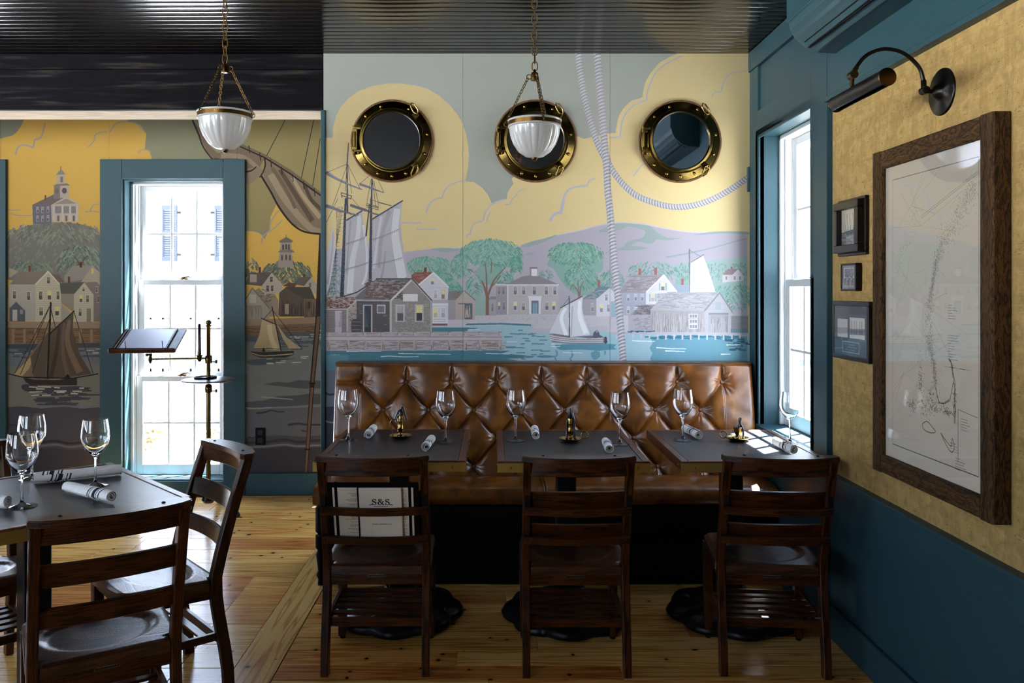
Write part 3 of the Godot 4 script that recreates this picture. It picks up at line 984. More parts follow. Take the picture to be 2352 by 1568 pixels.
func paint_bay() -> ImageTexture:
	# drawing units of 3.05 mm on the far wall; -8..772 across, 262..1112 down
	var p := Painter.new(1640, 1785, -8, 262, 2.1, "c9a352")  # palette darker than the harbour mural: dim light on this wall painted in
	p.view(0, 0, 2.8)
	# gray-green sky openings
	p.blob("7d7f6d", [-30, 700, 150, 700, 145, 790, 95, 860, 40, 880, -30, 878])
	p.poly("84836a", [860, 700, 2200, 700, 2200, 1500, 2060, 1500, 1990, 1360, 1900, 1330, 1830, 1290, 1770, 1310, 1740, 1380, 1730, 1480, 1700, 1540, 1640, 1500, 1560, 1500, 940, 1500, 975, 1010, 960, 970, 930, 960, 942, 860, 900, 800, 820, 780])
	p.poly("8e8259", [1580, 700, 2200, 700, 2200, 1480, 1600, 1480])
	p.blob("c9a352", [1560, 1500, 1640, 1490, 1690, 1520, 1710, 1600, 1560, 1620])
	p.poly("c9a352", [1730, 1480, 1740, 1390, 1780, 1310, 1830, 1295, 1900, 1340, 1980, 1440, 2080, 1520, 2080, 1620, 1690, 1640, 1700, 1540])
	var lav := "9b8f8c"
	p.curve(lav, 10, [100, 995, 115, 950, 155, 932, 215, 948], 12)
	p.curve(lav, 12, [215, 948, 225, 900, 265, 880, 290, 790], 10)
	p.curve(lav, 8, [565, 945, 605, 905, 620, 860, 690, 845], 8)
	p.curve(lav, 9, [705, 850, 740, 800, 800, 782, 880, 795, 930, 850], 6)
	p.curve(lav, 8, [890, 985, 905, 965, 950, 965, 970, 985], 5)
	p.line(lav, 6, [50, 1350, 130, 1350])
	p.curve(lav, 7, [60, 1368, 120, 1385, 205, 1385], 6)
	p.curve(lav, 8, [580, 1355, 600, 1320, 640, 1310, 650, 1280], 6)
	p.curve(lav, 8, [545, 1362, 600, 1358, 650, 1366], 6)
	p.curve(lav, 9, [1735, 1480, 1740, 1430, 1770, 1380, 1795, 1350], 8)
	p.curve(lav, 9, [1680, 1560, 1700, 1510, 1760, 1470, 1815, 1415], 8)
	# church hill
	p.view(0, 540, 2.571)
	p.blob("74736a", [40, 60, 60, 0, 140, -50, 300, -75, 500, -60, 600, 10, 620, 260, 40, 260])
	p.leaves(["656a60", "7d8075", "88897c"], 330, -20, 280, 60, 220, 26, 10)
	p.leaves(["6f7268", "7e7f76"], 320, 120, 290, 110, 200, 24, 12)
	p.view(0, 0, 2.8)
	p.poly("6f6360", [205, 1318, 345, 1250, 440, 1258, 330, 1320])
	p.poly("696770", [208, 1318, 330, 1318, 333, 1440, 212, 1440])
	p.poly("b3a697", [328, 1318, 425, 1262, 516, 1310, 505, 1325, 505, 1424, 333, 1424])
	p.poly("8e837c", [352, 1312, 425, 1276, 490, 1308])
	p.rect("7f7a80", 345, 1325, 155, 46)
	for x in [340, 395, 444, 488]:
		p.rect("bdb1a2", x, 1322, 13, 102)
	for w in [[236, 1332], [268, 1332], [302, 1330], [236, 1388], [268, 1388], [302, 1386]]:
		p.window(w[0], w[1], 12, 34, "b5aaa0", "88838a", "5f5b63")
	for w in [[368, 1385], [420, 1386], [468, 1385]]:
		p.rect("6d5f5c", w[0], w[1], 14, 36)
	p.rect("5d5148", 287, 1255, 11, 30)
	p.poly("aca092", [348, 1195, 446, 1190, 440, 1268, 345, 1278])
	p.poly("7d736e", [348, 1195, 385, 1195, 385, 1276, 345, 1278])
	p.oval("55504f", 414, 1226, 16, 18)
	p.oval("6a6460", 366, 1228, 12, 18)
	p.poly("7a706b", [340, 1196, 370, 1180, 430, 1178, 450, 1192])
	p.poly("a99d90", [366, 1122, 415, 1118, 418, 1180, 366, 1184])
	p.rect("756c69", 388, 1136, 16, 36)
	p.poly("857b75", [360, 1124, 392, 1086, 422, 1120])
	p.line("6a625e", 5, [391, 1090, 391, 1070])
	# town, left
	p.view(0, 540, 2.571)
	p.leaves(["55655a", "66766a", "7d8779", "8c9184"], 470, 140, 125, 80, 240, 30, 10)
	p.leaves(["5d6c60", "758072", "87897b"], 190, 190, 110, 40, 140, 26, 10)
	p.curve("5f4a3c", 7, [470, 190, 460, 150, 430, 120], 4)
	p.curve("5f4a3c", 7, [480, 190, 490, 150, 520, 120], 4)
	p.poly("8d8880", [380, 240, 430, 180, 545, 178, 500, 260, 380, 280])
	p.poly("a59a88", [470, 290, 545, 180, 600, 230, 610, 300, 470, 300])
	p.rect("5c3526", 470, 160, 14, 30)
	p.rect("cdbb6b", 540, 198, 12, 30)
	p.poly("7c716b", [500, 280, 570, 275, 610, 320, 610, 510, 540, 510, 540, 340])
	p.poly("6e5e55", [305, 232, 345, 230, 385, 280, 330, 275])
	p.poly("9f9483", [50, 190, 110, 215, 60, 250, 50, 250])
	p.rect("6a4030", 400, 244, 14, 40)
	p.rect("6a4030", 168, 180, 14, 50)
	p.poly("7f7468", [55, 292, 120, 215, 282, 212, 215, 290])
	p.poly("a7a39a", [52, 290, 212, 290, 212, 505, 52, 505])
	p.poly("bbb49c", [208, 292, 284, 214, 362, 300, 362, 510, 208, 510])
	p.boards("aaa48e", 12, 0.2, [208, 292, 284, 222, 362, 300, 362, 510, 208, 510])
	p.line("cfc8b2", 8, [208, 292, 284, 214, 362, 302])
	p.poly("55554f", [352, 285, 500, 276, 440, 345, 360, 345])
	p.poly("8d8474", [362, 345, 440, 345, 440, 460, 362, 400])
	p.poly("b9b39d", [436, 350, 496, 280, 552, 350, 552, 512, 436, 512])
	p.boards("a8a28c", 12, 0.2, [440, 350, 496, 288, 548, 350, 548, 512, 440, 512])
	p.poly("9b978a", [362, 405, 430, 470, 430, 512, 362, 512])
	for w in [[278, 248, 16, 36, "6f6962"], [230, 332, 20, 48, "6f6962"], [282, 332, 20, 48, "d8ca72"], [334, 332, 16, 46, "6f6962"], [232, 425, 22, 48, "8f8878"], [326, 425, 22, 48, "d8ca72"], [76, 330, 18, 44, "6f6962"], [160, 334, 18, 48, "6f6962"], [470, 355, 16, 40, "d8ca72"], [510, 355, 14, 40, "6f6962"], [486, 310, 14, 20, "6f6962"], [466, 432, 16, 44, "8f8878"], [565, 305, 12, 32, "504a46"], [575, 360, 14, 34, "504a46"]]:
		p.window(w[0], w[1], w[2], w[3], "c6bfa9", w[4], "5b544c")
	p.rect("7f7a6e", 512, 432, 24, 80)
	p.poly("565a60", [55, 430, 95, 388, 148, 440, 148, 510, 55, 510])
	p.line("a09b90", 8, [50, 432, 95, 388, 150, 442])
	p.rect("b5b1a7", 74, 440, 28, 66)
	p.rect("8b8c8b", 118, 440, 18, 26)
	# quay and water, left
	p.poly("96826d", [-30, 510, 610, 512, 610, 560, -30, 555])
	p.poly("83694f", [-30, 548, 610, 552, 610, 640, -30, 645])
	p.dashes("6b5440", 55, 555, 600, 635, 90, 80, 5)
	for i in 9:
		p.rect("967a5d", 70 + i * 66, 550, 16, 92)
	p.line("6b5440", 6, [-30, 550, 610, 553])
	p.poly("71757a", [-30, 640, 610, 636, 610, 1020, -30, 1020])
	p.poly("4a5157", [-30, 645, 610, 635, 610, 662, 300, 668, -30, 670])
	p.dashes("4f565d", 50, 660, 600, 720, 40, 90, 9)
	p.dashes("a9aaa6", 50, 660, 600, 700, 14, 60, 5)
	p.poly("7b7b70", [-30, 780, 610, 760, 610, 1000, -30, 1020])
	# sloop, left
	p.blob("45484e", [140, 880, 300, 895, 470, 892, 480, 910, 300, 930, 150, 920])
	p.dashes("474a50", 180, 900, 480, 1000, 46, 110, 9)
	p.dashes("c3bdae", 120, 890, 520, 950, 12, 70, 7)
	p.poly("3a3431", [135, 838, 200, 852, 330, 855, 455, 838, 455, 885, 180, 885, 150, 865])
	p.poly("82715a", [80, 822, 180, 700, 290, 565, 285, 690, 270, 850, 160, 838])
	p.poly("b8a277", [80, 822, 180, 720, 210, 700, 170, 790, 130, 832])
	p.poly("5f564b", [180, 720, 290, 565, 270, 850, 200, 845])
	p.poly("5d5145", [290, 585, 435, 450, 430, 560, 470, 700, 540, 818, 400, 840, 272, 850])
	p.curve("7d6a55", 20, [410, 500, 400, 640, 470, 810], 40)
	p.curve("4a4038", 16, [350, 540, 330, 700, 300, 840], 26)
	p.curve("6f5f4d", 14, [380, 520, 370, 680, 400, 830], 26)
	p.line("2d2825", 11, [300, 395, 280, 850])
	p.line("2d2825", 7, [285, 590, 440, 445])
	p.line("2d2825", 7, [50, 818, 135, 838, 430, 845, 580, 818])
	for q in [[296, 415, 85, 818], [296, 415, 120, 822], [298, 420, 330, 560], [436, 450, 550, 818], [300, 470, 190, 820]]:
		p.line("3a332d", 4, q)
	p.blob("2d2825", [385, 840, 400, 820, 415, 845])
	p.poly("4d4e55", [-30, 1020, 120, 1010, 240, 1022, 380, 1012, 480, 1022, 610, 1015, 610, 1420, -30, 1420])
	p.curve("7d7d78", 7, [560, 1000, 590, 1004, 612, 994], 5)
	p.curve("3b3b41", 10, [50, 1115, 90, 1122, 130, 1112], 6)
	p.curve("34343a", 16, [230, 1225, 330, 1215, 410, 1230, 520, 1218, 610, 1226], 12)
	p.curve("6b6b6c", 14, [230, 1245, 330, 1236, 410, 1250, 520, 1240, 610, 1248], 10)
	p.poly("403f45", [-30, 1250, 220, 1262, 330, 1254, 420, 1268, 520, 1258, 610, 1268, 610, 1450, -30, 1450])
	# right strip: town
	p.leaves(["4d5a52", "5f6a5f", "6f766a"], 1690, 210, 140, 65, 320, 24, 9)
	p.leaves(["5a655b", "777c70"], 1480, 185, 40, 50, 60, 20, 9)
	p.poly("93877f", [1660, 40, 1720, 35, 1722, 100, 1735, 190, 1640, 190, 1652, 100])
	p.poly("70665f", [1648, 35, 1690, 10, 1730, 32, 1725, 42, 1655, 45])
	p.poly("776c66", [1640, 100, 1655, 88, 1725, 86, 1742, 102])
	for q in [[1672, 56], [1690, 54], [1706, 56], [1665, 118], [1690, 116], [1712, 118]]:
		p.oval("4f4a4a", q[0], q[1] + 4, 5, 6)
		p.rect("4f4a4a", q[0] - 5, q[1] + 4, 10, 26)
	p.line("6a605a", 4, [1690, 12, 1690, -5])
	p.rect("4c3429", 1527, 188, 14, 40)
	p.poly("5a544f", [1450, 290, 1470, 222, 1610, 218, 1545, 300])
	p.poly("9c8f83", [1476, 230, 1516, 232, 1516, 278, 1476, 278])
	p.poly("a59b8d", [1545, 300, 1605, 220, 1668, 290, 1668, 345, 1545, 345])
	p.window(1594, 246, 16, 30, "aca294", "4a4745", "4a4745")
	p.window(1574, 296, 14, 34, "aca294", "4a4745", "4a4745")
	p.window(1600, 296, 14, 34, "aca294", "4a4745", "4a4745")
	p.rect("52422f", 1790, 228, 12, 28)
	p.poly("5f5852", [1730, 290, 1770, 248, 1840, 246, 1800, 300])
	p.poly("a0968a", [1795, 300, 1838, 248, 1880, 300, 1880, 345, 1795, 345])
	p.rect("6f6a66", 1824, 280, 14, 26)
	p.poly("5d4639", [1670, 300, 1700, 280, 1750, 282, 1740, 310])
	p.poly("8a7d6d", [1570, 345, 1620, 345, 1645, 385, 1645, 480, 1570, 480])
	p.poly("857767", [1500, 330, 1530, 310, 1605, 400, 1600, 450])
	p.dashes("62564c", 1530, 320, 1610, 400, 40, 14, 4)
	p.poly("928a7d", [1450, 400, 1490, 312, 1590, 430, 1590, 505, 1450, 530])
	p.line("6f675e", 8, [1450, 380, 1490, 312, 1592, 432])
	p.rect("7b7266", 1450, 415, 95, 100)
	p.grain("8f8678", 1455, 415, 1540, 510, 24, 90, 5)
	p.rect("a89f90", 1472, 350, 40, 50)
	p.poly("4b443f", [1650, 340, 1690, 305, 1830, 305, 1860, 375, 1700, 375])
	p.poly("5a4e46", [1648, 345, 1690, 310, 1795, 375, 1795, 480, 1648, 480])
	p.grain("463c36", 1650, 380, 1795, 478, 50, 100, 4)
	p.poly("6a5b4f", [1795, 375, 1880, 375, 1880, 485, 1795, 485])
	p.grain("574a40", 1798, 378, 1880, 484, 24, 100, 4)
	p.rect("968a7a", 1682, 405, 24, 60)
	p.rect("3f3a37", 1817, 392, 16, 42)
	p.poly("8d7861", [1450, 500, 1880, 482, 1880, 530, 1450, 545])
	p.poly("76604b", [1450, 535, 1880, 520, 1880, 575, 1450, 625])
	p.dashes("5d4a39", 1455, 540, 1870, 590, 60, 60, 4)
	# right strip: water
	p.poly("777c7b", [1450, 610, 1880, 572, 1990, 570, 1990, 1420, 1450, 1420])
	p.poly("565e62", [1450, 612, 1600, 580, 1990, 570, 1990, 590, 1600, 615, 1450, 630])
	p.dashes("565e62", 1455, 590, 1900, 660, 40, 90, 9)
	p.dashes("a5a69f", 1700, 580, 1890, 620, 10, 60, 5)
	p.blob("555d61", [1455, 745, 1540, 730, 1740, 728, 1660, 740, 1600, 760, 1500, 768])
	p.dashes("c0b8a6", 1520, 700, 1800, 760, 10, 50, 5)
	# cutter
	p.poly("413a35", [1475, 685, 1560, 690, 1735, 682, 1735, 705, 1690, 722, 1540, 724, 1490, 705])
	p.curve("b0a68f", 6, [1485, 695, 1560, 712, 1730, 700])
	p.poly("b0a07d", [1497, 668, 1530, 590, 1548, 498, 1630, 532, 1640, 600, 1656, 682, 1560, 676])
	p.curve("c7b892", 26, [1590, 530, 1600, 600, 1630, 672], 30)
	p.poly("aa9b7b", [1635, 524, 1690, 600, 1780, 668, 1710, 676, 1670, 610])
	p.line("332d29", 6, [1606, 420, 1660, 684])
	p.line("332d29", 5, [1544, 490, 1636, 530])
	p.line("332d29", 3, [1608, 440, 1556, 496])
	p.line("332d29", 3, [1608, 440, 1785, 670])
	p.line("332d29", 3, [1497, 670, 1785, 672])
	p.blob("332d29", [1548, 685, 1556, 662, 1566, 685])
	p.poly("575b60", [1560, 880, 1640, 865, 1700, 872, 1760, 855, 1990, 862, 1990, 905, 1780, 905, 1640, 890])
	p.poly("54585e", [1450, 985, 1560, 975, 1640, 950, 1760, 945, 1820, 935, 1990, 938, 1990, 990, 1700, 1010, 1450, 1020])
	p.curve("9b9a8c", 8, [1455, 1020, 1530, 1022, 1600, 1016], 5)
	p.curve("9b9a8c", 8, [1540, 955, 1640, 962, 1730, 970], 5)
	p.poly("4d4f56", [1450, 1060, 1990, 1050, 1990, 1420, 1450, 1420])
	p.poly("62656a", [1450, 1030, 1700, 1020, 1990, 1012, 1990, 1170, 1800, 1190, 1650, 1180, 1450, 1196])
	p.curve("3d3e45", 12, [1515, 1050, 1560, 1046, 1600, 1034, 1640, 1042, 1680, 1042], 6)
	p.curve("3d3e45", 14, [1700, 1120, 1760, 1112, 1820, 1118, 1990, 1120], 10)
	p.curve("3d3e45", 8, [1780, 1152, 1810, 1158, 1830, 1150], 5)
	p.curve("3d3e45", 8, [1470, 1190, 1490, 1196, 1510, 1188], 5)
	p.curve("3b3b42", 18, [1450, 1225, 1560, 1222, 1680, 1208, 1760, 1222, 1880, 1212, 1990, 1220], 16)
	p.curve("77777a", 12, [1450, 1250, 1560, 1248, 1680, 1236, 1760, 1246, 1880, 1240, 1990, 1246], 10)
	p.poly("3e3d44", [1450, 1262, 1560, 1260, 1680, 1248, 1760, 1260, 1880, 1252, 1990, 1260, 1990, 1450, 1450, 1450])
	# the big furled sail and the mast
	p.view(0, 0, 2.8)
	for q in [[1835, 770, 1705, 1020], [2020, 760, 1935, 1160], [2060, 890, 2010, 1200]]:
		p.line("3b352f", 5, q)
	p.poly("736353", [1240, 775, 1290, 830, 1330, 920, 1400, 985, 1560, 940, 1700, 1020, 1640, 1130, 1580, 1180, 1500, 1100, 1420, 1060, 1350, 1015, 1290, 890])
	p.curve("2f2a27", 11, [1238, 772, 1275, 860, 1310, 950, 1370, 1030], 8)
	p.curve("8d7c68", 34, [1420, 1000, 1560, 1010, 1660, 1080], 26)
	p.curve("574a3f", 16, [1380, 1020, 1480, 1060, 1580, 1150], 12)
	p.blob("857463", [1575, 1100, 1640, 1075, 1690, 1090, 1670, 1130, 1610, 1180, 1580, 1170])
	p.curve("2f2a27", 12, [1580, 1105, 1620, 1095, 1650, 1070], 6)
	p.poly("7d6d5b", [1705, 1020, 1860, 1110, 2070, 1250, 2070, 1505, 2000, 1500, 1900, 1450, 1820, 1370, 1760, 1250, 1690, 1120])
	p.curve("94836c", 44, [1740, 1120, 1840, 1290, 1990, 1460, 2070, 1490], 40)
	p.curve("5c4e41", 26, [1800, 1090, 1900, 1250, 2010, 1420], 34)
	p.curve("a08d72", 22, [1880, 1140, 1950, 1260, 2060, 1400], 30)
	p.curve("54473c", 20, [1960, 1190, 2000, 1280, 2070, 1350], 26)
	p.curve("6b5c4c", 24, [1750, 1080, 1830, 1200, 1900, 1340], 20)
	p.curve("2f2a27", 13, [1680, 1130, 1740, 1230, 1800, 1340, 1880, 1440, 1960, 1490, 2070, 1505], 12)
	p.line("2f2a27", 9, [1540, 940, 1700, 1012, 1860, 1112, 2070, 1262], 11)
	p.line("6f604e", 14, [1545, 928, 1705, 1000, 1865, 1098, 2070, 1248], 14)
	for i in 7:
		var xx := 1600.0 + i * 70.0
		p.line("2f2a27", 6, [xx, 935 + i * 46.0, xx + 6, 985 + i * 46.0])
	p.curve("2f2a27", 10, [1700, 1012, 1706, 1060, 1690, 1110, 1668, 1140], 7)
	p.view(0, 540, 2.571)
	p.poly("352d29", [1885, -10, 1900, -10, 1896, 500, 1858, 870, 1818, 1400, 1796, 1400, 1830, 870, 1862, 500])
	p.poly("6b5545", [1872, 480, 1892, 480, 1852, 870, 1838, 870])
	p.poly("6f5849", [1834, 900, 1850, 900, 1812, 1400, 1800, 1400])
	for y in [870, 1260]:
		p.rect("26211f", 1826 - (y - 870) * 0.07, y, 36, 8)
	return p.texture()


func paint_chart() -> ImageTexture:
	# sea chart on cream paper, 600 x 1000 units
	var p := Painter.new(900, 1500, 0, 0, 1.5, "d2c9b9")
	var ink := "4d4a46"
	p.line("8a8378", 2, [52, 50, 560, 50, 560, 950, 52, 950, 52, 50])
	p.line(ink, 3, [52, 950, 560, 950])
	p.line(ink, 2, [52, 50, 560, 50])
	var rr := p.rng
	var roses := [[180, 150], [240, 220], [330, 350], [260, 470], [170, 520], [270, 640], [130, 700], [150, 390]]
	for q in roses:
		for i in 7:
			var a := rr.randf() * TAU
			var l := rr.randf_range(60, 300)
			var e := Vector2(clampf(q[0] + cos(a) * l, 56, 556), clampf(q[1] + sin(a) * l, 54, 946))
			p.line(["b3aa9a", "a39b8c", "8f877a"][i % 3], 0.8, [q[0], q[1], e.x, e.y])
	p.line("8f877a", 1.5, [240, 190, 556, 90])
	p.line("8f877a", 1.5, [245, 196, 556, 96])
	# coast: a ragged band of soundings from top right down to the cape
	var coast := [[540, 120, 26], [500, 170, 34], [440, 220, 44], [380, 270, 36], [335, 330, 20], [318, 390, 10], [300, 450, 16], [288, 510, 22], [290, 560, 30], [300, 610, 14], [322, 660, 10], [330, 720, 12]]
	for i in coast.size() - 1:
		for s in 60:
			var f := s / 60.0
			var x := lerpf(coast[i][0], coast[i + 1][0], f)
			var y := lerpf(coast[i][1], coast[i + 1][1], f)
			var w := lerpf(coast[i][2], coast[i + 1][2], f)
			for z in 4:
				var ax := x + rr.randfn() * w * 0.6
				var ay := y + rr.randfn() * w * 0.5
				p.line([ink, "6d675e", "807a6f"][rr.randi() % 3], 0.9, [ax, ay, ax + rr.randf_range(-4, 4), ay + rr.randf_range(-5, 5)])
	for s in 240:
		var f := rr.randf()
		var ax := lerpf(210, 70, f) + rr.randfn() * 14
		var ay := lerpf(170, 380, f) + rr.randfn() * 16
		p.line("8b8478", 0.9, [ax, ay, ax + rr.randf_range(-4, 4), ay + rr.randf_range(-4, 4)])
	var cape := [[330, 720], [340, 750], [352, 770], [380, 768], [410, 756], [430, 700], [425, 650], [405, 630], [418, 640], [438, 700], [440, 770], [436, 820]]
	for i in cape.size() - 1:
		var a = cape[i]
		var b = cape[i + 1]
		for z in 2:
			p.line(ink, 2.2, [a[0] + rr.randfn() * 2, a[1] + rr.randfn() * 2, b[0] + rr.randfn() * 2, b[1] + rr.randfn() * 2])
	for q in [[260, 800, 60, 34], [330, 790, 40, 20], [300, 760, 30, 40], [240, 720, 14, 60], [400, 790, 30, 10], [180, 800, 30, 20], [436, 760, 8, 60]]:
		for i in 60:
			var ax: float = q[0] + rr.randfn() * q[2] * 0.5
			var ay: float = q[1] + rr.randfn() * q[3] * 0.5
			p.line([ink, "6d675e"][i % 2], 1.5, [ax, ay, ax + rr.randf_range(-9, 9), ay + rr.randf_range(-7, 7)])
	p.curve(ink, 2.5, [250, 850, 280, 838, 310, 850, 330, 862, 300, 870, 260, 866, 250, 850])
	p.curve(ink, 2.5, [360, 860, 390, 890, 420, 908, 436, 890, 424, 866, 420, 890, 392, 880, 360, 860])
	p.line(ink, 1.5, [455, 775, 556, 785])
	p.line(ink, 1.5, [455, 775, 455, 930])
	for b in [[400, 560, 10], [470, 800, 5], [400, 470, 6], [410, 880, 4], [440, 920, 5]]:
		for i in b[2]:
			p.line("6d675e", 1.2, [b[0], b[1] + i * 8, b[0] + rr.randf_range(20, 60), b[1] + i * 8])
	for i in 5:
		p.line(ink, 2.5 if i % 2 else 1.2, [380 + i * 28, 655, 408 + i * 28, 655])
	return p.texture()


func paint_photo(kind: int) -> ImageTexture:
	var p := Painter.new(240, 240, 0, 0, 2.4, "8d8a86")
	p.rng.seed = 20 + kind
	if kind == 0:      # schooner at anchor
		p.poly("c9c3b2", [0, 0, 100, 0, 100, 62, 0, 62])
		p.poly("77767a", [0, 62, 100, 58, 100, 100, 0, 100])
		p.dashes("a3a2a3", 0, 64, 100, 98, 60, 20, 1.5)
		p.poly("2e2d2f", [22, 60, 85, 56, 80, 68, 30, 70])
		for x in [38, 52, 68]:
			p.line("3a3838", 1.4, [x, 60, x - 6, 14])
		p.line("55524f", 0.8, [32, 16, 20, 62])
		p.line("55524f", 0.8, [62, 14, 84, 58])
		p.leaves(["4a484a", "8b898a"], 55, 62, 34, 9, 60, 5, 2)
	elif kind == 1:    # people before a shop front
		p.poly("7d797c", [0, 0, 100, 0, 100, 100, 0, 100])
		p.rect("c2bec0", 12, 12, 76, 76)
		p.rect("5d5a5f", 18, 16, 64, 44)
		p.leaves(["8f8c90", "5a575c", "a4a1a4"], 50, 30, 34, 16, 80, 5, 3)
		for i in 7:
			var x := 20.0 + i * 10.0
			p.oval("bdb6b2", x, 50 + (i % 3) * 3, 3, 4)
			p.poly(["3d3b40", "8b888c", "55535a"][i % 3], [x - 5, 56 + (i % 3) * 3, x + 5, 56 + (i % 3) * 3, x + 4, 86, x - 4, 86])
	else:              # two harbour views on a dark mount with a caption panel
		p.im.fill(Color("33363c"))
		p.rect("b9b6b0", 10, 28, 32, 36)
		p.poly("8a898b", [10, 46, 42, 44, 42, 56, 10, 58])
		p.rect("cbc7bf", 48, 24, 44, 40)
		p.poly("77767b", [48, 46, 92, 44, 92, 56, 48, 58])
		for x in [54, 62, 68, 78, 84]:
			p.line("4a4a50", 1.0, [x, 30, x, 52])
			p.rect("55555c", x - 3, 48, 6, 7)
		p.line("a9adb0", 1.2, [26, 72, 76, 72, 76, 92, 26, 92, 26, 72])
		for y in [77, 82, 87]:
			p.dashes("7c8186", 30, y, 60, y + 0.2, 6, 10, 1.0)
	return p.texture()


func paint_menu() -> ImageTexture:
	# a column of small print as seen from behind the booklet, too small to read
	var p := Painter.new(640, 480, 0, 0, 2.0, "cfc5b6")
	var y := 28.0
	while y < 222:
		var n := p.rng.randi_range(1, 3)
		for i in n:
			for s in [[48, 150], [255, 292]]:
				var x: float = s[0] + p.rng.randf_range(0, 28 if s[0] < 100 else 2)
				while x < s[1]:
					var l := p.rng.randf_range(3, 9)
					p.line("5d564e", 1.6, [x, y, minf(x + l, s[1]), y])
					x += l + 1.6
			y += 6.0
		y += 7.0
	p.rect("cfc5b6", 254, 24, 44, 34)
	p.line("5d564e", 1.0, [254, 26, 286, 26, 291, 32, 291, 50, 286, 56, 254, 56])
	p.line("4a443d", 2.2, [254, 48, 268, 48])
	return p.texture()


# ---------------------------------------------------------------- materials
func mat(c: String, rough := 0.6, metal := 0.0, spec := 0.5) -> StandardMaterial3D:
	var m := StandardMaterial3D.new()
	m.albedo_color = Color(c)
	m.roughness = rough
	m.metallic = metal
	m.metallic_specular = spec
	return m


func noise(freq: float, seed: int, oct := 3, kind := FastNoiseLite.TYPE_SIMPLEX_SMOOTH) -> FastNoiseLite:
	var n := FastNoiseLite.new()
	n.noise_type = kind
	n.seed = seed
	n.frequency = freq
	n.fractal_octaves = oct
	return n


func noise_tex(freq: float, seed: int, cols: Array, size := 512, oct := 4) -> NoiseTexture2D:
	var t := NoiseTexture2D.new()
	t.width = size
	t.height = size
	t.seamless = true
	t.noise = noise(freq, seed, oct)
	var g := Gradient.new()
	var offs := PackedFloat32Array()
	var cc := PackedColorArray()
	for i in cols.size():
		offs.append(float(i) / (cols.size() - 1))
		cc.append(Color(cols[i]))
	g.offsets = offs
	g.colors = cc
	t.color_ramp = g
	return t


# wood: u runs along the grain. Returns colour; knots > 0 sprinkles dark knots
func wood(w: int, h: int, light: Color, dark: Color, streak: float, pore: float, knots: int, seed: int, ring := 6.0, fineness := 0.45, wander := 2.2) -> ImageTexture:
	var r := RandomNumberGenerator.new()
	r.seed = seed
	var na := noise(1.0, seed, 3)
	var nb := noise(1.0, seed + 1, 2)
	var nc := noise(1.0, seed + 2, 2)
	var kn := []
	for i in knots:
		kn.append([r.randf(), r.randf(), r.randf_range(0.006, 0.016), r.randf_range(1.6, 3.0)])
	var d := PackedByteArray()
	d.resize(w * h * 3)
	var o := 0
	for y in h:
		var fy := absf(float(y) / h * 2.0 - 1.0)
		for x in w:
			var fx := absf(float(x) / w * 2.0 - 1.0)
			var warp := na.get_noise_2d(fx * wander, fy * 3.0)
			var kk := 0.0
			var yy := fy
			for q in kn:
				var dx: float = (float(x) / w - q[0]) * q[3] * 2.0
				var dy: float = (float(y) / h - q[1])
				var dd: float = sqrt(dx * dx + dy * dy) / q[2]
				if dd < 6.0:
					yy += 0.25 * signf(dy) * q[2] * exp(-dd * 0.6) * 3.0
					kk = maxf(kk, clampf(1.4 - dd, 0.0, 1.0) + 0.35 * exp(-dd * 0.7))
			var rings := sin((yy * ring + warp * 2.2) * TAU) * 0.5 + 0.5
			var fine := nb.get_noise_2d(fx * 9.0, yy * 150.0) * 0.5 + 0.5
			var por := nc.get_noise_2d(fx * 26.0, yy * 330.0)
			var t := clampf(streak * rings * rings * rings + fineness * fine + 0.25 * warp, 0.0, 1.0)
			var c := light.lerp(dark, t)
			if por > 0.22:
				c = c.lerp(dark * 0.55, pore * clampf((por - 0.22) * 4.0, 0.0, 1.0))
			if kk > 0.0:
				c = c.lerp(Color(0.16, 0.08, 0.04), clampf(kk, 0.0, 0.92))
			d[o] = int(clampf(c.r, 0, 1) * 255)
			d[o + 1] = int(clampf(c.g, 0, 1) * 255)
			d[o + 2] = int(clampf(c.b, 0, 1) * 255)
			o += 3
	return ImageTexture.create_from_image(Image.create_from_data(w, h, false, Image.FORMAT_RGB8, d))


func textured(t: Texture2D, scale: Vector2, rough: float, spec := 0.5, tint := Color.WHITE) -> StandardMaterial3D:
	var m := StandardMaterial3D.new()
	m.albedo_texture = t
	m.albedo_color = tint
	m.uv1_scale = Vector3(scale.x, scale.y, 1)
	m.roughness = rough
	m.metallic_specular = spec
	return m


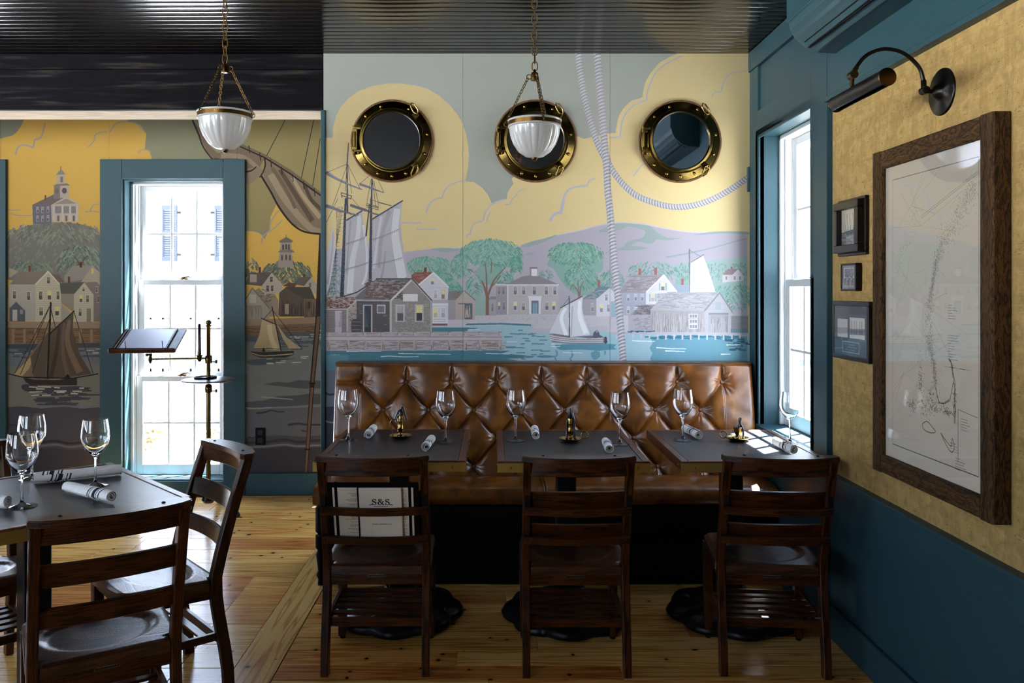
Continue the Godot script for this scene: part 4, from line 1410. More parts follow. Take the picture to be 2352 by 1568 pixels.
# woven grasscloth: warp and slubby weft
func weave() -> Array:
	var s := 640
	var r := RandomNumberGenerator.new()
	r.seed = 5
	var wx := PackedFloat32Array()
	var wy := PackedFloat32Array()
	for i in s:
		wx.append(r.randf())
		wy.append(r.randf())
	var n := noise(1.0, 3, 2)
	var d := PackedByteArray()
	d.resize(s * s * 3)
	var hgt := PackedByteArray()
	hgt.resize(s * s)
	var a := Color("d0b37e")
	var b := Color("94763f")
	for y in s:
		for x in s:
			var row := y / 4
			var col := x / 4
			var rv := wy[row]
			var cv := wx[col]
			var slub := n.get_noise_2d(x * 0.02 + rv * 90.0, row * 7.3)
			var slub2 := n.get_noise_2d(col * 5.1, y * 0.02 + cv * 70.0)
			var over := (row + col) % 2 == 0
			var prof := sin((y % 4 + 0.5) / 4.0 * PI) if over else sin((x % 4 + 0.5) / 4.0 * PI)
			var v := 0.22 * (slub if over else slub2) + 0.3 * (rv if over else cv) - 0.15
			var c := a.lerp(b, clampf(0.3 + v + (0.4 if prof < 0.5 else 0.0), 0.0, 1.0))
			if slub > 0.62 and rv > 0.5 or slub2 > 0.68 and cv > 0.6:
				c = c.lerp(Color("57411f"), 0.4)
			var o := (y * s + x) * 3
			d[o] = int(c.r * 255)
			d[o + 1] = int(c.g * 255)
			d[o + 2] = int(c.b * 255)
			hgt[y * s + x] = int(clampf(prof * (0.55 + slub * 0.5), 0, 1) * 255)
	return [ImageTexture.create_from_image(Image.create_from_data(s, s, false, Image.FORMAT_RGB8, d)), ImageTexture.create_from_image(Image.create_from_data(s, s, false, Image.FORMAT_L8, hgt))]


func linen() -> ImageTexture:
	# unrolled napkin: u along the roll, v round it; navy stripes near one end
	var p := Painter.new(640, 640, 0, 0, 6.4, "efece7")
	for i in 400:
		p.line(["e6e2dc", "f4f2ee"][i % 2], 0.4, [p.rng.randf() * 100, p.rng.randf() * 100, p.rng.randf() * 100, p.rng.randf() * 100])
	for y in range(-40, 100, 50):
		for q in [[10, 2.0], [15, 1.2], [20, 5.5], [28, 1.2], [32, 2.0]]:
			p.line("2b2e3b", q[1], [q[0], y, q[0] + 12, y + 50])
	return p.texture()


func materials() -> void:
	T.pine = wood(1024, 512, Color(0.93, 0.77, 0.47), Color(0.72, 0.49, 0.23), 0.75, 0.12, 30, 31, 1.7, 0.26, 0.7)
	T.oak = wood(1024, 512, Color(0.34, 0.165, 0.06), Color(0.075, 0.033, 0.016), 0.75, 0.85, 0, 41, 6.0, 0.5, 0.7)
	T.barn = wood(768, 384, Color(0.36, 0.25, 0.125), Color(0.11, 0.065, 0.032), 0.6, 0.8, 9, 51, 2.5)
	T.beam = wood(1024, 512, Color(0.17, 0.155, 0.13), Color(0.018, 0.018, 0.022), 0.35, 0.6, 5, 61, 3.0)
	T.dull = noise_tex(0.006, 4, ["c8c8c8", "f2f2f2", "d5d5d5", "ffffff"], 512, 5)
	M.floor = []
	for i in 5:
		var m := textured(T.pine, Vector2(0.4, 1.6), 0.19, 0.5, Color.from_hsv([0.10, 0.075, 0.12, 0.06, 0.11][i], [0.08, 0.18, 0.02, 0.24, 0.13][i], [1.0, 0.95, 1.0, 0.86, 0.9][i]))
		M.floor.append(m)
	M.oak = textured(T.oak, Vector2(1.6, 4.0), 0.3, 0.35)
	M.seat = textured(T.oak, Vector2(1.3, 2.2), 0.26, 0.55, Color(0.95, 0.95, 1.0))
	M.seat.roughness = 0.33
	M.seat.heightmap_enabled = true
	M.seat.heightmap_texture = T.oak
	M.seat.heightmap_scale = 0.12
	M.tablewood = textured(wood(512, 128, Color(0.46, 0.26, 0.14), Color(0.22, 0.10, 0.05), 0.6, 0.5, 0, 43, 3.0), Vector2(1.2, 6.0), 0.35, 0.5)
	M.barn = textured(T.barn, Vector2(1.1, 3.0), 0.75, 0.3)
	M.barn.heightmap_enabled = true
	M.barn.heightmap_texture = T.barn
	M.barn.heightmap_scale = 0.25
	M.beam = textured(noise_tex(0.012, 71, ["060608", "09090b", "111012", "0b0b0f", "161518", "2e2a24", "0f0f12"], 512, 6), Vector2(0.22, 3.2), 0.75, 0.15)
	M.beam.heightmap_enabled = true
	M.beam.heightmap_texture = T.beam
	M.beam.heightmap_scale = 0.3
	M.beam_lit_under = textured(T.beam, Vector2(0.5, 1.6), 0.85, 0.2, Color(1, 1, 1))
	M.beam_lit_under.albedo_texture = noise_tex(0.02, 77, ["6d6357", "a79a88", "8d8172", "b9ad9c"], 256, 5)  # pale underside: weathering plus window light from below painted into the colour
	M.beam_lit_under.uv1_scale = Vector3(0.35, 4.0, 1)
	var wv := weave()
	M.grass = textured(wv[0], Vector2(2.6, 2.6), 0.85, 0.2)
	M.grass.heightmap_enabled = true
	M.grass.heightmap_texture = wv[1]
	M.grass.heightmap_scale = 0.05
	M.grass.detail_enabled = true
	M.grass.detail_blend_mode = BaseMaterial3D.BLEND_MODE_MUL
	M.grass.detail_albedo = T.dull
	M.mural = textured(paint_harbour(), Vector2.ONE, 0.65, 0.2)
	M.bay = textured(paint_bay(), Vector2.ONE, 0.65, 0.2, Color(0.87, 0.865, 0.86))  # tint darkens the whole painting to stand for the dim, backlit wall
	M.chart = textured(paint_chart(), Vector2.ONE, 0.8, 0.2)
	M.photo = []
	for i in 3:
		M.photo.append(textured(paint_photo(i), Vector2(1, 1), 0.6, 0.3))
	M.menu = textured(paint_menu(), Vector2.ONE, 0.75, 0.25)
	M.teal = mat("28444b", 0.42, 0.0, 0.3)
	M.teal.heightmap_enabled = true
	M.teal.heightmap_texture = noise_tex(0.03, 8, ["000000", "ffffff"], 256, 3)
	M.teal.heightmap_scale = 0.006
	M.white = mat("e4e6e6", 0.4)
	M.ceiling = mat("0e0d11", 0.16, 0.0, 0.4)
	M.plaster = mat("8d8f88", 0.8)
	M.dark = mat("09090b", 0.55, 0.0, 0.2)
	M.iron = mat("0d0d10", 0.32, 0.0, 0.3)
	M.slate = mat("ffffff", 0.36, 0.0, 0.5)
	M.slate.albedo_texture = noise_tex(0.012, 6, ["1b1c1f", "26272b", "202125", "2e2f33"], 512, 5)
	M.slate.uv1_scale = Vector3(1.4, 1.4, 1)
	var pat := noise_tex(0.008, 12, ["2c2512", "62522a", "463a1c", "7a663a"], 512, 4)
	M.brass = mat("ffffff", 0.26, 1.0)
	M.brass.albedo_texture = pat
	M.brass_bright = mat("957a42", 0.22, 1.0)
	M.brass_strip = mat("a98f4b", 0.38, 0.75)
	M.bronze = mat("4a3520", 0.3, 1.0)
	M.antique = mat("5e4520", 0.3, 1.0)
	M.blackmetal = mat("17120f", 0.3, 0.6)
	M.mirror = mat("b6bac6", 0.03, 1.0)
	M.rope = mat("6b4a2c", 0.85)
	M.leather = mat("ffffff", 0.3, 0.0, 0.55)
	M.leather.albedo_texture = noise_tex(0.006, 21, ["3f1f07", "764413", "58300c", "87521a", "4a270a"], 512, 5)
	M.leather.uv1_scale = Vector3(1.1, 1.1, 1)
	M.leather.heightmap_enabled = true
	M.leather.heightmap_texture = noise_tex(0.05, 22, ["000000", "ffffff"], 512, 4)
	M.leather.heightmap_scale = 0.03
	M.glass = StandardMaterial3D.new()
	M.glass.albedo_color = Color(1, 1, 1, 0.0)
	M.glass.roughness = 0.0
	M.glass.transparency = BaseMaterial3D.TRANSPARENCY_ALPHA
	M.glass.refraction_enabled = true
	M.glass.refraction_scale = 0.05
	M.pane = StandardMaterial3D.new()
	M.pane.albedo_color = Color(1, 1, 1, 0.0)
	M.pane.roughness = 0.0
	M.pane.transparency = BaseMaterial3D.TRANSPARENCY_ALPHA
	M.opal = mat("e6e6e2", 0.12, 0.0, 0.6)
	M.opal.backlight_enabled = true
	M.opal.backlight = Color(0.55, 0.55, 0.53)
	M.napkin = textured(linen(), Vector2.ONE, 0.85, 0.2)
	M.wax = mat("161018", 0.25, 0.0, 0.6)
	M.paper = mat("d2c8b9", 0.75)
	M.page = mat("d9dcea", 0.3)
	M.mount = mat("8c8579", 0.8)
	M.ink = mat("0d0d0f", 0.6)
	M.clap = mat("e9ebee", 0.6)
	M.shutter = mat("3c4148", 0.7, 0.0, 0.2)
	M.winglass = mat("4a5870", 0.3, 0.0, 0.3)
	M.ground = mat("d0cfcb", 0.9)
	M.shrub = mat("3e4826", 0.8)
	M.dry = mat("5f4a2a", 0.9)
	M.rail = mat("2f353d", 0.6)
	M.yard = mat("615f5c", 0.9)
	M.road = mat("7c7d80", 0.9)
	M.plate = mat("14161a", 0.35, 0.5)
	M.silver = mat("8a8c90", 0.35, 1.0)


# ---------------------------------------------------------------- the room
func sash_window(name_: String, at_: Vector3, turn: float, w: float, h: float, sashes: int, lock := true) -> Node3D:
	# local: x across, y up from the sill, inside towards +z, outside -z. w, h = clear opening between the jambs
	var o := Node3D.new()
	o.name = name_
	add_child(o)
	o.position = at_
	o.rotation.y = turn
	o.set_meta("kind", "structure")
	# painted jamb lining, then a white frame
	var g := Geo.new()
	g.span(-w / 2 - 0.03, -w / 2, -0.03, h + 0.03, 0.0, 0.2)
	g.span(w / 2, w / 2 + 0.03, -0.03, h + 0.03, 0.0, 0.2)
	g.span(-w / 2, w / 2, h, h + 0.03, 0.0, 0.2)
	part("jamb_lining", g, M.teal, o)
	g = Geo.new()
	g.span(-w / 2, -w / 2 + 0.012, 0, h, 0.0, 0.012, 0.003)
	g.span(w / 2 - 0.012, w / 2, 0, h, 0.0, 0.012, 0.003)
	g.span(-w / 2, w / 2, h - 0.012, h, 0.0, 0.012, 0.003)
	part("stop_bead", g, M.teal, o)
	g = Geo.new()
	for s in [-1, 1]:
		g.span(s * w / 2, s * (w / 2 - 0.022), 0, h, 0.112, 0.135, 0.003)
		g.span(s * w / 2, s * (w / 2 - 0.034), 0, h, 0.135, 0.205, 0.003)
		g.span(s * (w / 2 - 0.034), s * (w / 2 - 0.044), 0, h, 0.168, 0.176, 0.002)
	g.span(-w / 2, w / 2, h - 0.022, h, 0.112, 0.205, 0.003)
	part("frame", g, M.white, o)
	g = Geo.new()
	g.span(-w / 2 - 0.02, w / 2 + 0.02, -0.04, 0.0, -0.012, 0.22, 0.006)
	part("sill", g, M.teal, o)
	var iw := w / 2 - 0.034
	var sh := (h - 0.022) / sashes
	for k in sashes:
		var y0 := sh * k
		var y1 := y0 + sh + (0.015 if k < sashes - 1 else 0.0)
		var d0 := 0.138 + 0.037 * k * (1.0 if sashes == 2 else 0.72)
		var d1 := d0 + 0.03
		g = Geo.new()
		var st := 0.046
		var bot := 0.075 if k == 0 else 0.04
		g.span(-iw, -iw + st, y0, y1, d0, d1, 0.003)
		g.span(iw - st, iw, y0, y1, d0, d1, 0.003)
		g.span(-iw + st, iw - st, y0, y0 + bot, d0, d1, 0.003)
		g.span(-iw + st, iw - st, y1 - 0.04, y1, d0, d1, 0.003)
		var s := part("sash", g, M.white, o)
		var x0: float = -iw + st
		var pw := (2 * iw - 2 * st) / 3.0
		var ph := (y1 - 0.04 - y0 - bot) / 2.0
		for c in 2:
			g = Geo.new()
			g.span(x0 + pw * (c + 1) - 0.008, x0 + pw * (c + 1) + 0.008, y0 + bot, y1 - 0.04, d0 + 0.004, d1 - 0.002, 0.003)
			part("muntin", g, M.white, s)
		g = Geo.new()
		g.span(x0, -x0, y0 + bot + ph - 0.008, y0 + bot + ph + 0.008, d0 + 0.0055, d1 - 0.0035, 0.003)
		part("muntin", g, M.white, s)
		for c in 3:
			for r in 2:
				g = Geo.new()
				var a := x0 + pw * c
				var b := y0 + bot + ph * r
				var dm := d0 + 0.016
				g.flat([V(a, b, dm), V(a + pw, b, dm), V(a + pw, b + ph, dm), V(a, b + ph, dm)], Vector3(0, 0, 1), [Vector2(0, 0), Vector2(1, 0), Vector2(1, 1), Vector2(0, 1)])
				part("pane", g, M.pane, s)
		if lock and k < sashes - 1:
			g = Geo.new()
			g.span(-0.03, 0.03, y1, y1 + 0.006, d0 + 0.004, d1 - 0.004, 0.002)
			g.lathe(at(V(0, y1 + 0.006, d0 + 0.014)), [Vector2(0, 0), Vector2(0.012, 0), Vector2(0.012, 0.012), Vector2(0, 0.014)], 12)
			g.bar(V(0.0, y1 + 0.016, d0 + 0.012), V(0.045, y1 + 0.024, d0 + 0.012), 0.009, 0.007, Vector3.UP, 0.002)
			part("sash_lock", g, M.bronze, s)
	return o


func casing(g: Geo, w: float, h: float, t: float, side: float, head: float, low: float) -> void:
	# flat boards round an opening, local frame as in sash_window, standing proud by t
	g.span(-w / 2 - side, -w / 2, low, h + head, 0.0, -t, 0.003)
	g.span(w / 2, w / 2 + side, low, h + head, 0.0, -t, 0.003)
	g.span(-w / 2, w / 2, h, h + head, 0.0, -t, 0.003)


func room() -> void:
	# floor: slab, then boards laid across the room, with one long board where the two rooms meet
	var g := Geo.new()
	g.span(WEST - 0.2, SIDE + 0.2, -0.2, -0.014, REAR - 0.2, FAR + 0.2)
	var fl := structure("floor", g, M.dark, "honey coloured pine board floor")
	g = Geo.new()
	g.span(WEST, SIDE, -0.014, 0.0, REAR, 2.3, 0.0, Vector2.ZERO, 0)
	part("floor_field", g, M.floor[1], fl)
	var d := 2.302
	while d < WALL:
		var w := rng.randf_range(0.108, 0.132)
		var e := minf(d + w, WALL)
		var cut := rng.randf_range(-0.4, 1.1)
		for q in [[-0.812, cut], [cut + 0.001, SIDE]]:
			g = Geo.new()
			g.span(q[0], q[1], -0.014, 0.0, d + 0.0012, e - 0.0012, 0.0016, Vector2(rng.randf() * 7, rng.randf() * 3), 0)
			part("floor_board", g, M.floor[rng.randi() % 5], fl)
		d = e
	g = Geo.new()
	g.span(-0.979, -0.8145, -0.014, 0.0015, 2.302, WALL + 0.15, 0.0016, Vector2(0.4, 0.17), 2)
	part("floor_board", g, M.floor[2], fl)
	d = 2.302
	while d < FAR:
		var w := rng.randf_range(0.17, 0.225)
		var e := minf(d + w, FAR)
		var cut := rng.randf_range(-2.9, -1.6)
		var list := [[WEST, cut], [cut + 0.002, -0.9815]]
		if e < 4.2:
			list = [[WEST, cut - 0.6], [cut - 0.598, -1.195], [-1.193, -0.9815]]
		elif e > WALL + 0.14:
			list = [[WEST, cut], [cut + 0.002, SIDE]]
		for q in list:
			g = Geo.new()
			g.span(q[0], q[1], -0.014, 0.0, d + 0.0012, e - 0.0012, 0.0016, Vector2(rng.randf() * 7, rng.randf() * 3), 0)
			part("floor_board", g, M.floor[rng.randi() % 5], fl)
		d = e

	# ceiling: glossy beaded boards
	g = Geo.new()
	g.span(WEST - 0.2, SIDE + 0.2, CEIL, CEIL + 0.2, REAR - 0.2, FAR + 0.2)
	var ce := structure("ceiling", g, M.ceiling, "glossy black beadboard ceiling")
	d = REAR
	while d < FAR:
		# two crowned strips with a bead and a groove each
		var pr := []
		for s in 2:
			var b := s * 0.058
			for q in [[0.0, 0.007], [0.0022, 0.0025], [0.0034, 0.0008], [0.006, 0.0002], [0.016, -0.0001], [0.029, -0.0003], [0.042, -0.0001], [0.052, 0.0002], [0.0546, 0.0008], [0.0558, 0.0025]]:
				pr.append(Vector2(b + q[0], q[1]))
		pr.append(Vector2(0.116, 0.007))
		pr.append(Vector2(0.116, 0.0125))
		pr.append(Vector2(0.0, 0.0125))
		g = Geo.new()
		g.sweep([V(WEST, CEIL - 0.012, d), V(SIDE, CEIL - 0.012, d)], pr, Vector3.UP, true)
		part("ceiling_board", g, M.ceiling, ce)
		d += 0.116

	# mural wall, hung with three painted panels
	g = Geo.new()
	g.span(END, SIDE + 0.2, 0, CEIL, WALL + 0.012, WALL + 0.15)
	var wm := structure("wall_back", g, M.plaster, "wall with the painted harbour mural")
	var seams := [END, -0.1586, 0.6415, 1.42]
	for i in 3:
		g = Geo.new()
		mural_panel(g, seams[i] + 0.0008, seams[i + 1] - 0.0008, 0.0, CEIL - 0.012, WALL, 422.47, 743.0, 120.0, 1000.0, 1015.0)
		part("mural_panel", g, M.mural, wm)
	# teal board on the free end of the wall
	g = Geo.new()
	g.span(END - 0.012, END + 0.012, 0, 2.416, WALL - 0.012, WALL + 0.16, 0.003)
	structure("trim_1", g, M.teal, "teal board capping the free end of the mural wall")

	# weathered beam over the opening
	g = Geo.new()
	g.span(WEST, END - 0.003, 2.45, CEIL - 0.013, WALL + 0.02, WALL + 0.24)
	var be := part("beam", g, M.beam)
	tag(be, "weathered black timber beam spanning the ceiling opening", "beam")
	g = Geo.new()
	g.span(WEST, END - 0.003, 2.6385, CEIL - 0.013, WALL, WALL + 0.03, 0.003, Vector2(0.3, 0.1), 0)
	part("plank", g, M.beam, be)
	g = Geo.new()
	g.span(WEST, END - 0.003, 2.418, 2.6365, WALL - 0.002, WALL + 0.03, 0.003, Vector2(1.7, 0.52), 0)
	part("plank", g, M.beam, be)
	g = Geo.new()
	g.span(WEST, END - 0.003, 2.416, 2.45, WALL + 0.028, WALL + 0.25, 0.002, Vector2(0.2, 0.2), 0)
	part("plank", g, M.beam_lit_under, be)  # window light on the underside is in this paler colour

	# far wall with its windows: opening centres in x, the last one an added, unseen window
	var wx := [-2.232, -3.903, -0.444]
	g = Geo.new()
	var lo := 0.112
	var lh := lo - 0.03
	var hh := 2.2125 + 0.028
	var hi := 2.2125
	var ww := 0.383
	var d0 := FAR + 0.012
	var d1 := FAR + 0.2
	g.span(WEST - 0.2, wx[1] - ww, 0, CEIL, d0, d1)
	g.span(wx[1] + ww, wx[0] - ww, 0, CEIL, d0, d1)
	g.span(wx[0] + ww, wx[2] - ww, 0, CEIL, d0, d1)
	g.span(wx[2] + ww, SIDE + 0.2, 0, CEIL, d0, d1)
	for x in wx:
		g.span(x - ww, x + ww, 0, lh, d0, d1)
		g.span(x - ww, x + ww, hh, CEIL, d0, d1)
	var wf := structure("wall_far", g, M.plaster, "far wall with the painted bay mural and tall windows")
	var k := 327.53
	var xs := [WEST, (2 - 1130) / k, (250 - 1130) / k, (545 - 1130) / k, SIDE]
	for i in 4:
		var a: float = xs[i] + 0.0008
		var b: float = xs[i + 1] - 0.0008
		# the sheets are cut out round the windows
		var holes := []
		for x in wx:
			if x + ww > a and x - ww < b:
				holes.append(x)
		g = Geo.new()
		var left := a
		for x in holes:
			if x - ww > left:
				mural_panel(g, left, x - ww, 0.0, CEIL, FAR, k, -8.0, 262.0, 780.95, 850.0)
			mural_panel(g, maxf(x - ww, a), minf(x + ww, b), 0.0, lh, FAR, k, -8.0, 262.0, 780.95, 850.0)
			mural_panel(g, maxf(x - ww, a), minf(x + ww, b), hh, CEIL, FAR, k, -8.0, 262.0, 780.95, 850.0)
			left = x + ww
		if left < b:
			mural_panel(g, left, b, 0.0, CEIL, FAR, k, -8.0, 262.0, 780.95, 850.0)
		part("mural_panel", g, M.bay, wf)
	for i in 3:
		var win := sash_window("window_%d" % (4 if i == 2 else i + 1), V(wx[i], lo, FAR), 0.0, 0.71, hi - lo, 3)  # fourth window is hidden behind the mural wall, added to brighten the far floor
		g = Geo.new()
		casing(g, 0.71, hi - lo, 0.025, 0.152, 0.138, -lo)
		g.span(-0.355, 0.355, -lo, -0.01, 0.0, -0.025, 0.003)
		part("casing", g, M.teal, win)
	g = Geo.new()
	g.span(wx[0] + 0.51, wx[2] - 0.51, 0, 0.157, FAR, FAR - 0.02, 0.004)
	g.span(wx[2] + 0.51, SIDE, 0, 0.157, FAR, FAR - 0.02, 0.004)
	g.span(wx[1] + 0.51, wx[0] - 0.51, 0, 0.157, FAR, FAR - 0.02, 0.004)
	structure("baseboard_far", g, M.teal)

	# right wall: window between d 3.58 and 4.30, grasscloth in front of it, teal dado and frieze
	var t := SIDE + 0.012
	var o := SIDE + 0.18
	g = Geo.new()
	g.span(t, o, 0, CEIL, REAR, 3.552)
	g.span(t, o, 0, CEIL, 4.328, FAR + 0.2)
	g.span(t, o, 0, 0.70, 3.552, 4.328)
	g.span(t, o, 2.275, CEIL, 3.552, 4.328)
	var wr := structure("wall_right", g, M.plaster, "right wall with grasscloth, teal dado and a window")
	g = Geo.new()
	var ga := 0.683
	var gb := 2.232
	g.flat([V(SIDE, ga, REAR), V(SIDE, ga, 3.425), V(SIDE, gb, 3.425), V(SIDE, gb, REAR)], Vector3(-1, 0, 0), [Vector2(0, gb), Vector2(3.425 - REAR, gb), Vector2(3.425 - REAR, ga), Vector2(0, ga)])
	part("grasscloth", g, M.grass, wr)
	g = Geo.new()
	g.span(SIDE - 0.022, t, gb, CEIL, REAR, 3.42, 0.003)
	g.span(SIDE - 0.034, t, gb - 0.012, gb + 0.01, REAR, 3.42, 0.003)
	part("frieze", g, M.teal, wr)
	g = Geo.new()
	g.span(SIDE - 0.034, t, 0.665, 0.683, REAR, 3.41, 0.003)
	part("chair_rail", g, M.teal, wr)
	g = Geo.new()
	g.span(SIDE - 0.02, t, 0.548, 0.664, REAR, 3.41, 0.003)
	part("dado_board", g, M.teal, wr)
	g = Geo.new()
	g.span(SIDE - 0.012, t, 0.14, 0.545, REAR, 3.41, 0.002)
	part("dado_panel", g, M.teal, wr)
	g = Geo.new()
	g.span(SIDE - 0.025, t, 0.0, 0.139, REAR, 3.41, 0.004)
	var bs := structure("baseboard_right", g, M.teal)
	# window: boards, recessed panel above, panel below the sill
	var c := SIDE - 0.025
	g = Geo.new()
	g.span(c, t, 0, CEIL - 0.12, 4.30, 4.432, 0.003)
	g.span(c, t, 0, CEIL - 0.12, 3.412, 3.58, 0.003)
	g.span(c, t, 2.246, 2.38, 3.58, 4.30, 0.003)
	g.span(c - 0.006, t, CEIL - 0.12, CEIL - 0.013, 3.412, 4.44, 0.004)
	var wn := sash_window("window_3", V(SIDE - 0.025, 0.735, 3.94), -PI / 2, 0.72, 1.511, 2)
	var cs := part("casing", g, M.teal, wr)
	g = Geo.new()
	g.span(c + 0.016, t, 2.38, CEIL - 0.12, 3.58, 4.30)
	g.span(c + 0.008, t, 0.0, 0.69, 3.58, 4.30)
	part("recessed_panel", g, M.teal, wr)
	g = Geo.new()
	g.span(c - 0.012, t, 1.97, 2.105, 4.425, 4.446, 0.004)
	part("corner_block", g, M.teal, wr)

	# west wall and the wall behind the camera, with plain tall windows that let the day in
	g = Geo.new()
	var wd := [-0.3, 1.2, 2.7]
	var last := REAR
	for q in wd:
		g.span(WEST - 0.2, WEST, 0, CEIL, last, q - 0.5)
		g.span(WEST - 0.2, WEST, 0, 0.95, q - 0.5, q + 0.5)
		g.span(WEST - 0.2, WEST, 2.35, CEIL, q - 0.5, q + 0.5)
		last = q + 0.5
	g.span(WEST - 0.2, WEST, 0, CEIL, last, FAR + 0.2)
	structure("wall_left", g, M.plaster)
	g = Geo.new()
	last = WEST - 0.2
	for q in [-4.35, -3.05]:
		g.span(last, q - 0.55, 0, CEIL, REAR - 0.2, REAR)
		g.span(q - 0.55, q + 0.55, 0, 0.95, REAR - 0.2, REAR)
		g.span(q - 0.55, q + 0.55, 2.35, CEIL, REAR - 0.2, REAR)
		last = q + 0.55
	g.span(last, SIDE + 0.2, 0, CEIL, REAR - 0.2, REAR)
	structure("wall_front", g, M.plaster)

	# socket on the far wall
	g = Geo.new()
	g.span(-1.658, -1.588, 0.352, 0.472, FAR, FAR - 0.006, 0.002)
	var so := part("wall_socket", g, M.dark)
	tag(so, "black double wall socket low on the bay mural", "socket")
	for y in [0.385, 0.439]:
		g = Geo.new()
		g.span(-1.641, -1.605, y - 0.019, y + 0.019, FAR - 0.005, FAR - 0.009, 0.002)
		part("outlet", g, M.iron, so)


func mural_panel(g: Geo, x0: float, x1: float, y0: float, y1: float, d: float, k: float, u0: float, v0: float, uw: float, vh: float) -> void:
	# painted sheet 12 mm thick, the painting laid on it in wall units
	var uv := []
	for q in [[x0, y0], [x1, y0], [x1, y1], [x0, y1]]:
		uv.append(Vector2((1130.0 + q[0] * k - u0) / uw, (665.0 + (EYE - q[1]) * k - v0) / vh))
	g.flat([V(x0, y0, d), V(x1, y0, d), V(x1, y1, d), V(x0, y1, d)], Vector3(0, 0, 1), uv)
	g.flat([V(x0, y0, d), V(x0, y1, d), V(x0, y1, d + 0.012), V(x0, y0, d + 0.012)], Vector3(-1, 0, 0), [uv[0], uv[3], uv[3], uv[0]])
	g.flat([V(x1, y0, d), V(x1, y1, d), V(x1, y1, d + 0.012), V(x1, y0, d + 0.012)], Vector3(1, 0, 0), [uv[1], uv[2], uv[2], uv[1]])
	g.flat([V(x0, y1, d), V(x1, y1, d), V(x1, y1, d + 0.012), V(x0, y1, d + 0.012)], Vector3(0, 1, 0), [uv[3], uv[2], uv[2], uv[3]])
	g.flat([V(x0, y0, d), V(x1, y0, d), V(x1, y0, d + 0.012), V(x0, y0, d + 0.012)], Vector3(0, -1, 0), [uv[0], uv[1], uv[1], uv[0]])


# ---------------------------------------------------------------- beyond the windows
func house_window(h: Node3D, wx: float, yb: float) -> void:
	var g := Geo.new()
	g.span(wx - 0.39, wx + 0.39, yb - 0.07, yb + 1.57, -0.02, -0.05, 0.004)
	var f := part("window_frame", g, M.clap, h)
	for q in [[-0.165, 1.13], [0.165, 1.13], [-0.165, 0.37], [0.165, 0.37]]:
		g = Geo.new()
		g.span(wx + q[0] - 0.148, wx + q[0] + 0.148, yb + q[1] - 0.35, yb + q[1] + 0.35, -0.048, -0.056)
		part("pane", g, M.winglass, f)
	for s in [-1, 1]:
		var cx: float = wx + s * 0.74
		g = Geo.new()
		for e in [-1, 1]:
			g.span(cx + e * 0.215, cx + e * 0.155, yb - 0.06, yb + 1.5, -0.03, -0.08, 0.004)
		for y in [-0.06, 0.66, 1.38]:
			g.span(cx - 0.16, cx + 0.16, yb + y, yb + y + 0.12, -0.03, -0.08, 0.004)
		var sh := part("shutter", g, M.shutter, h)
		for y0 in [0.1, 0.82]:
			for i in 9:
				g = Geo.new()
				g.box(Transform3D(Basis(Vector3.RIGHT, -0.6), V(cx, yb + y0 + i * 0.064, -0.055)), Vector3(0.31, 0.055, 0.009))
				part("slat", g, M.shutter, sh)
		for y in [0.12, 1.3]:
			g = Geo.new()
			g.bar(V(cx - s * 0.21, yb + y, -0.06), V(cx - s * 0.32, yb + y, -0.06), 0.03, 0.06)
			part("hinge", g, M.iron, sh)


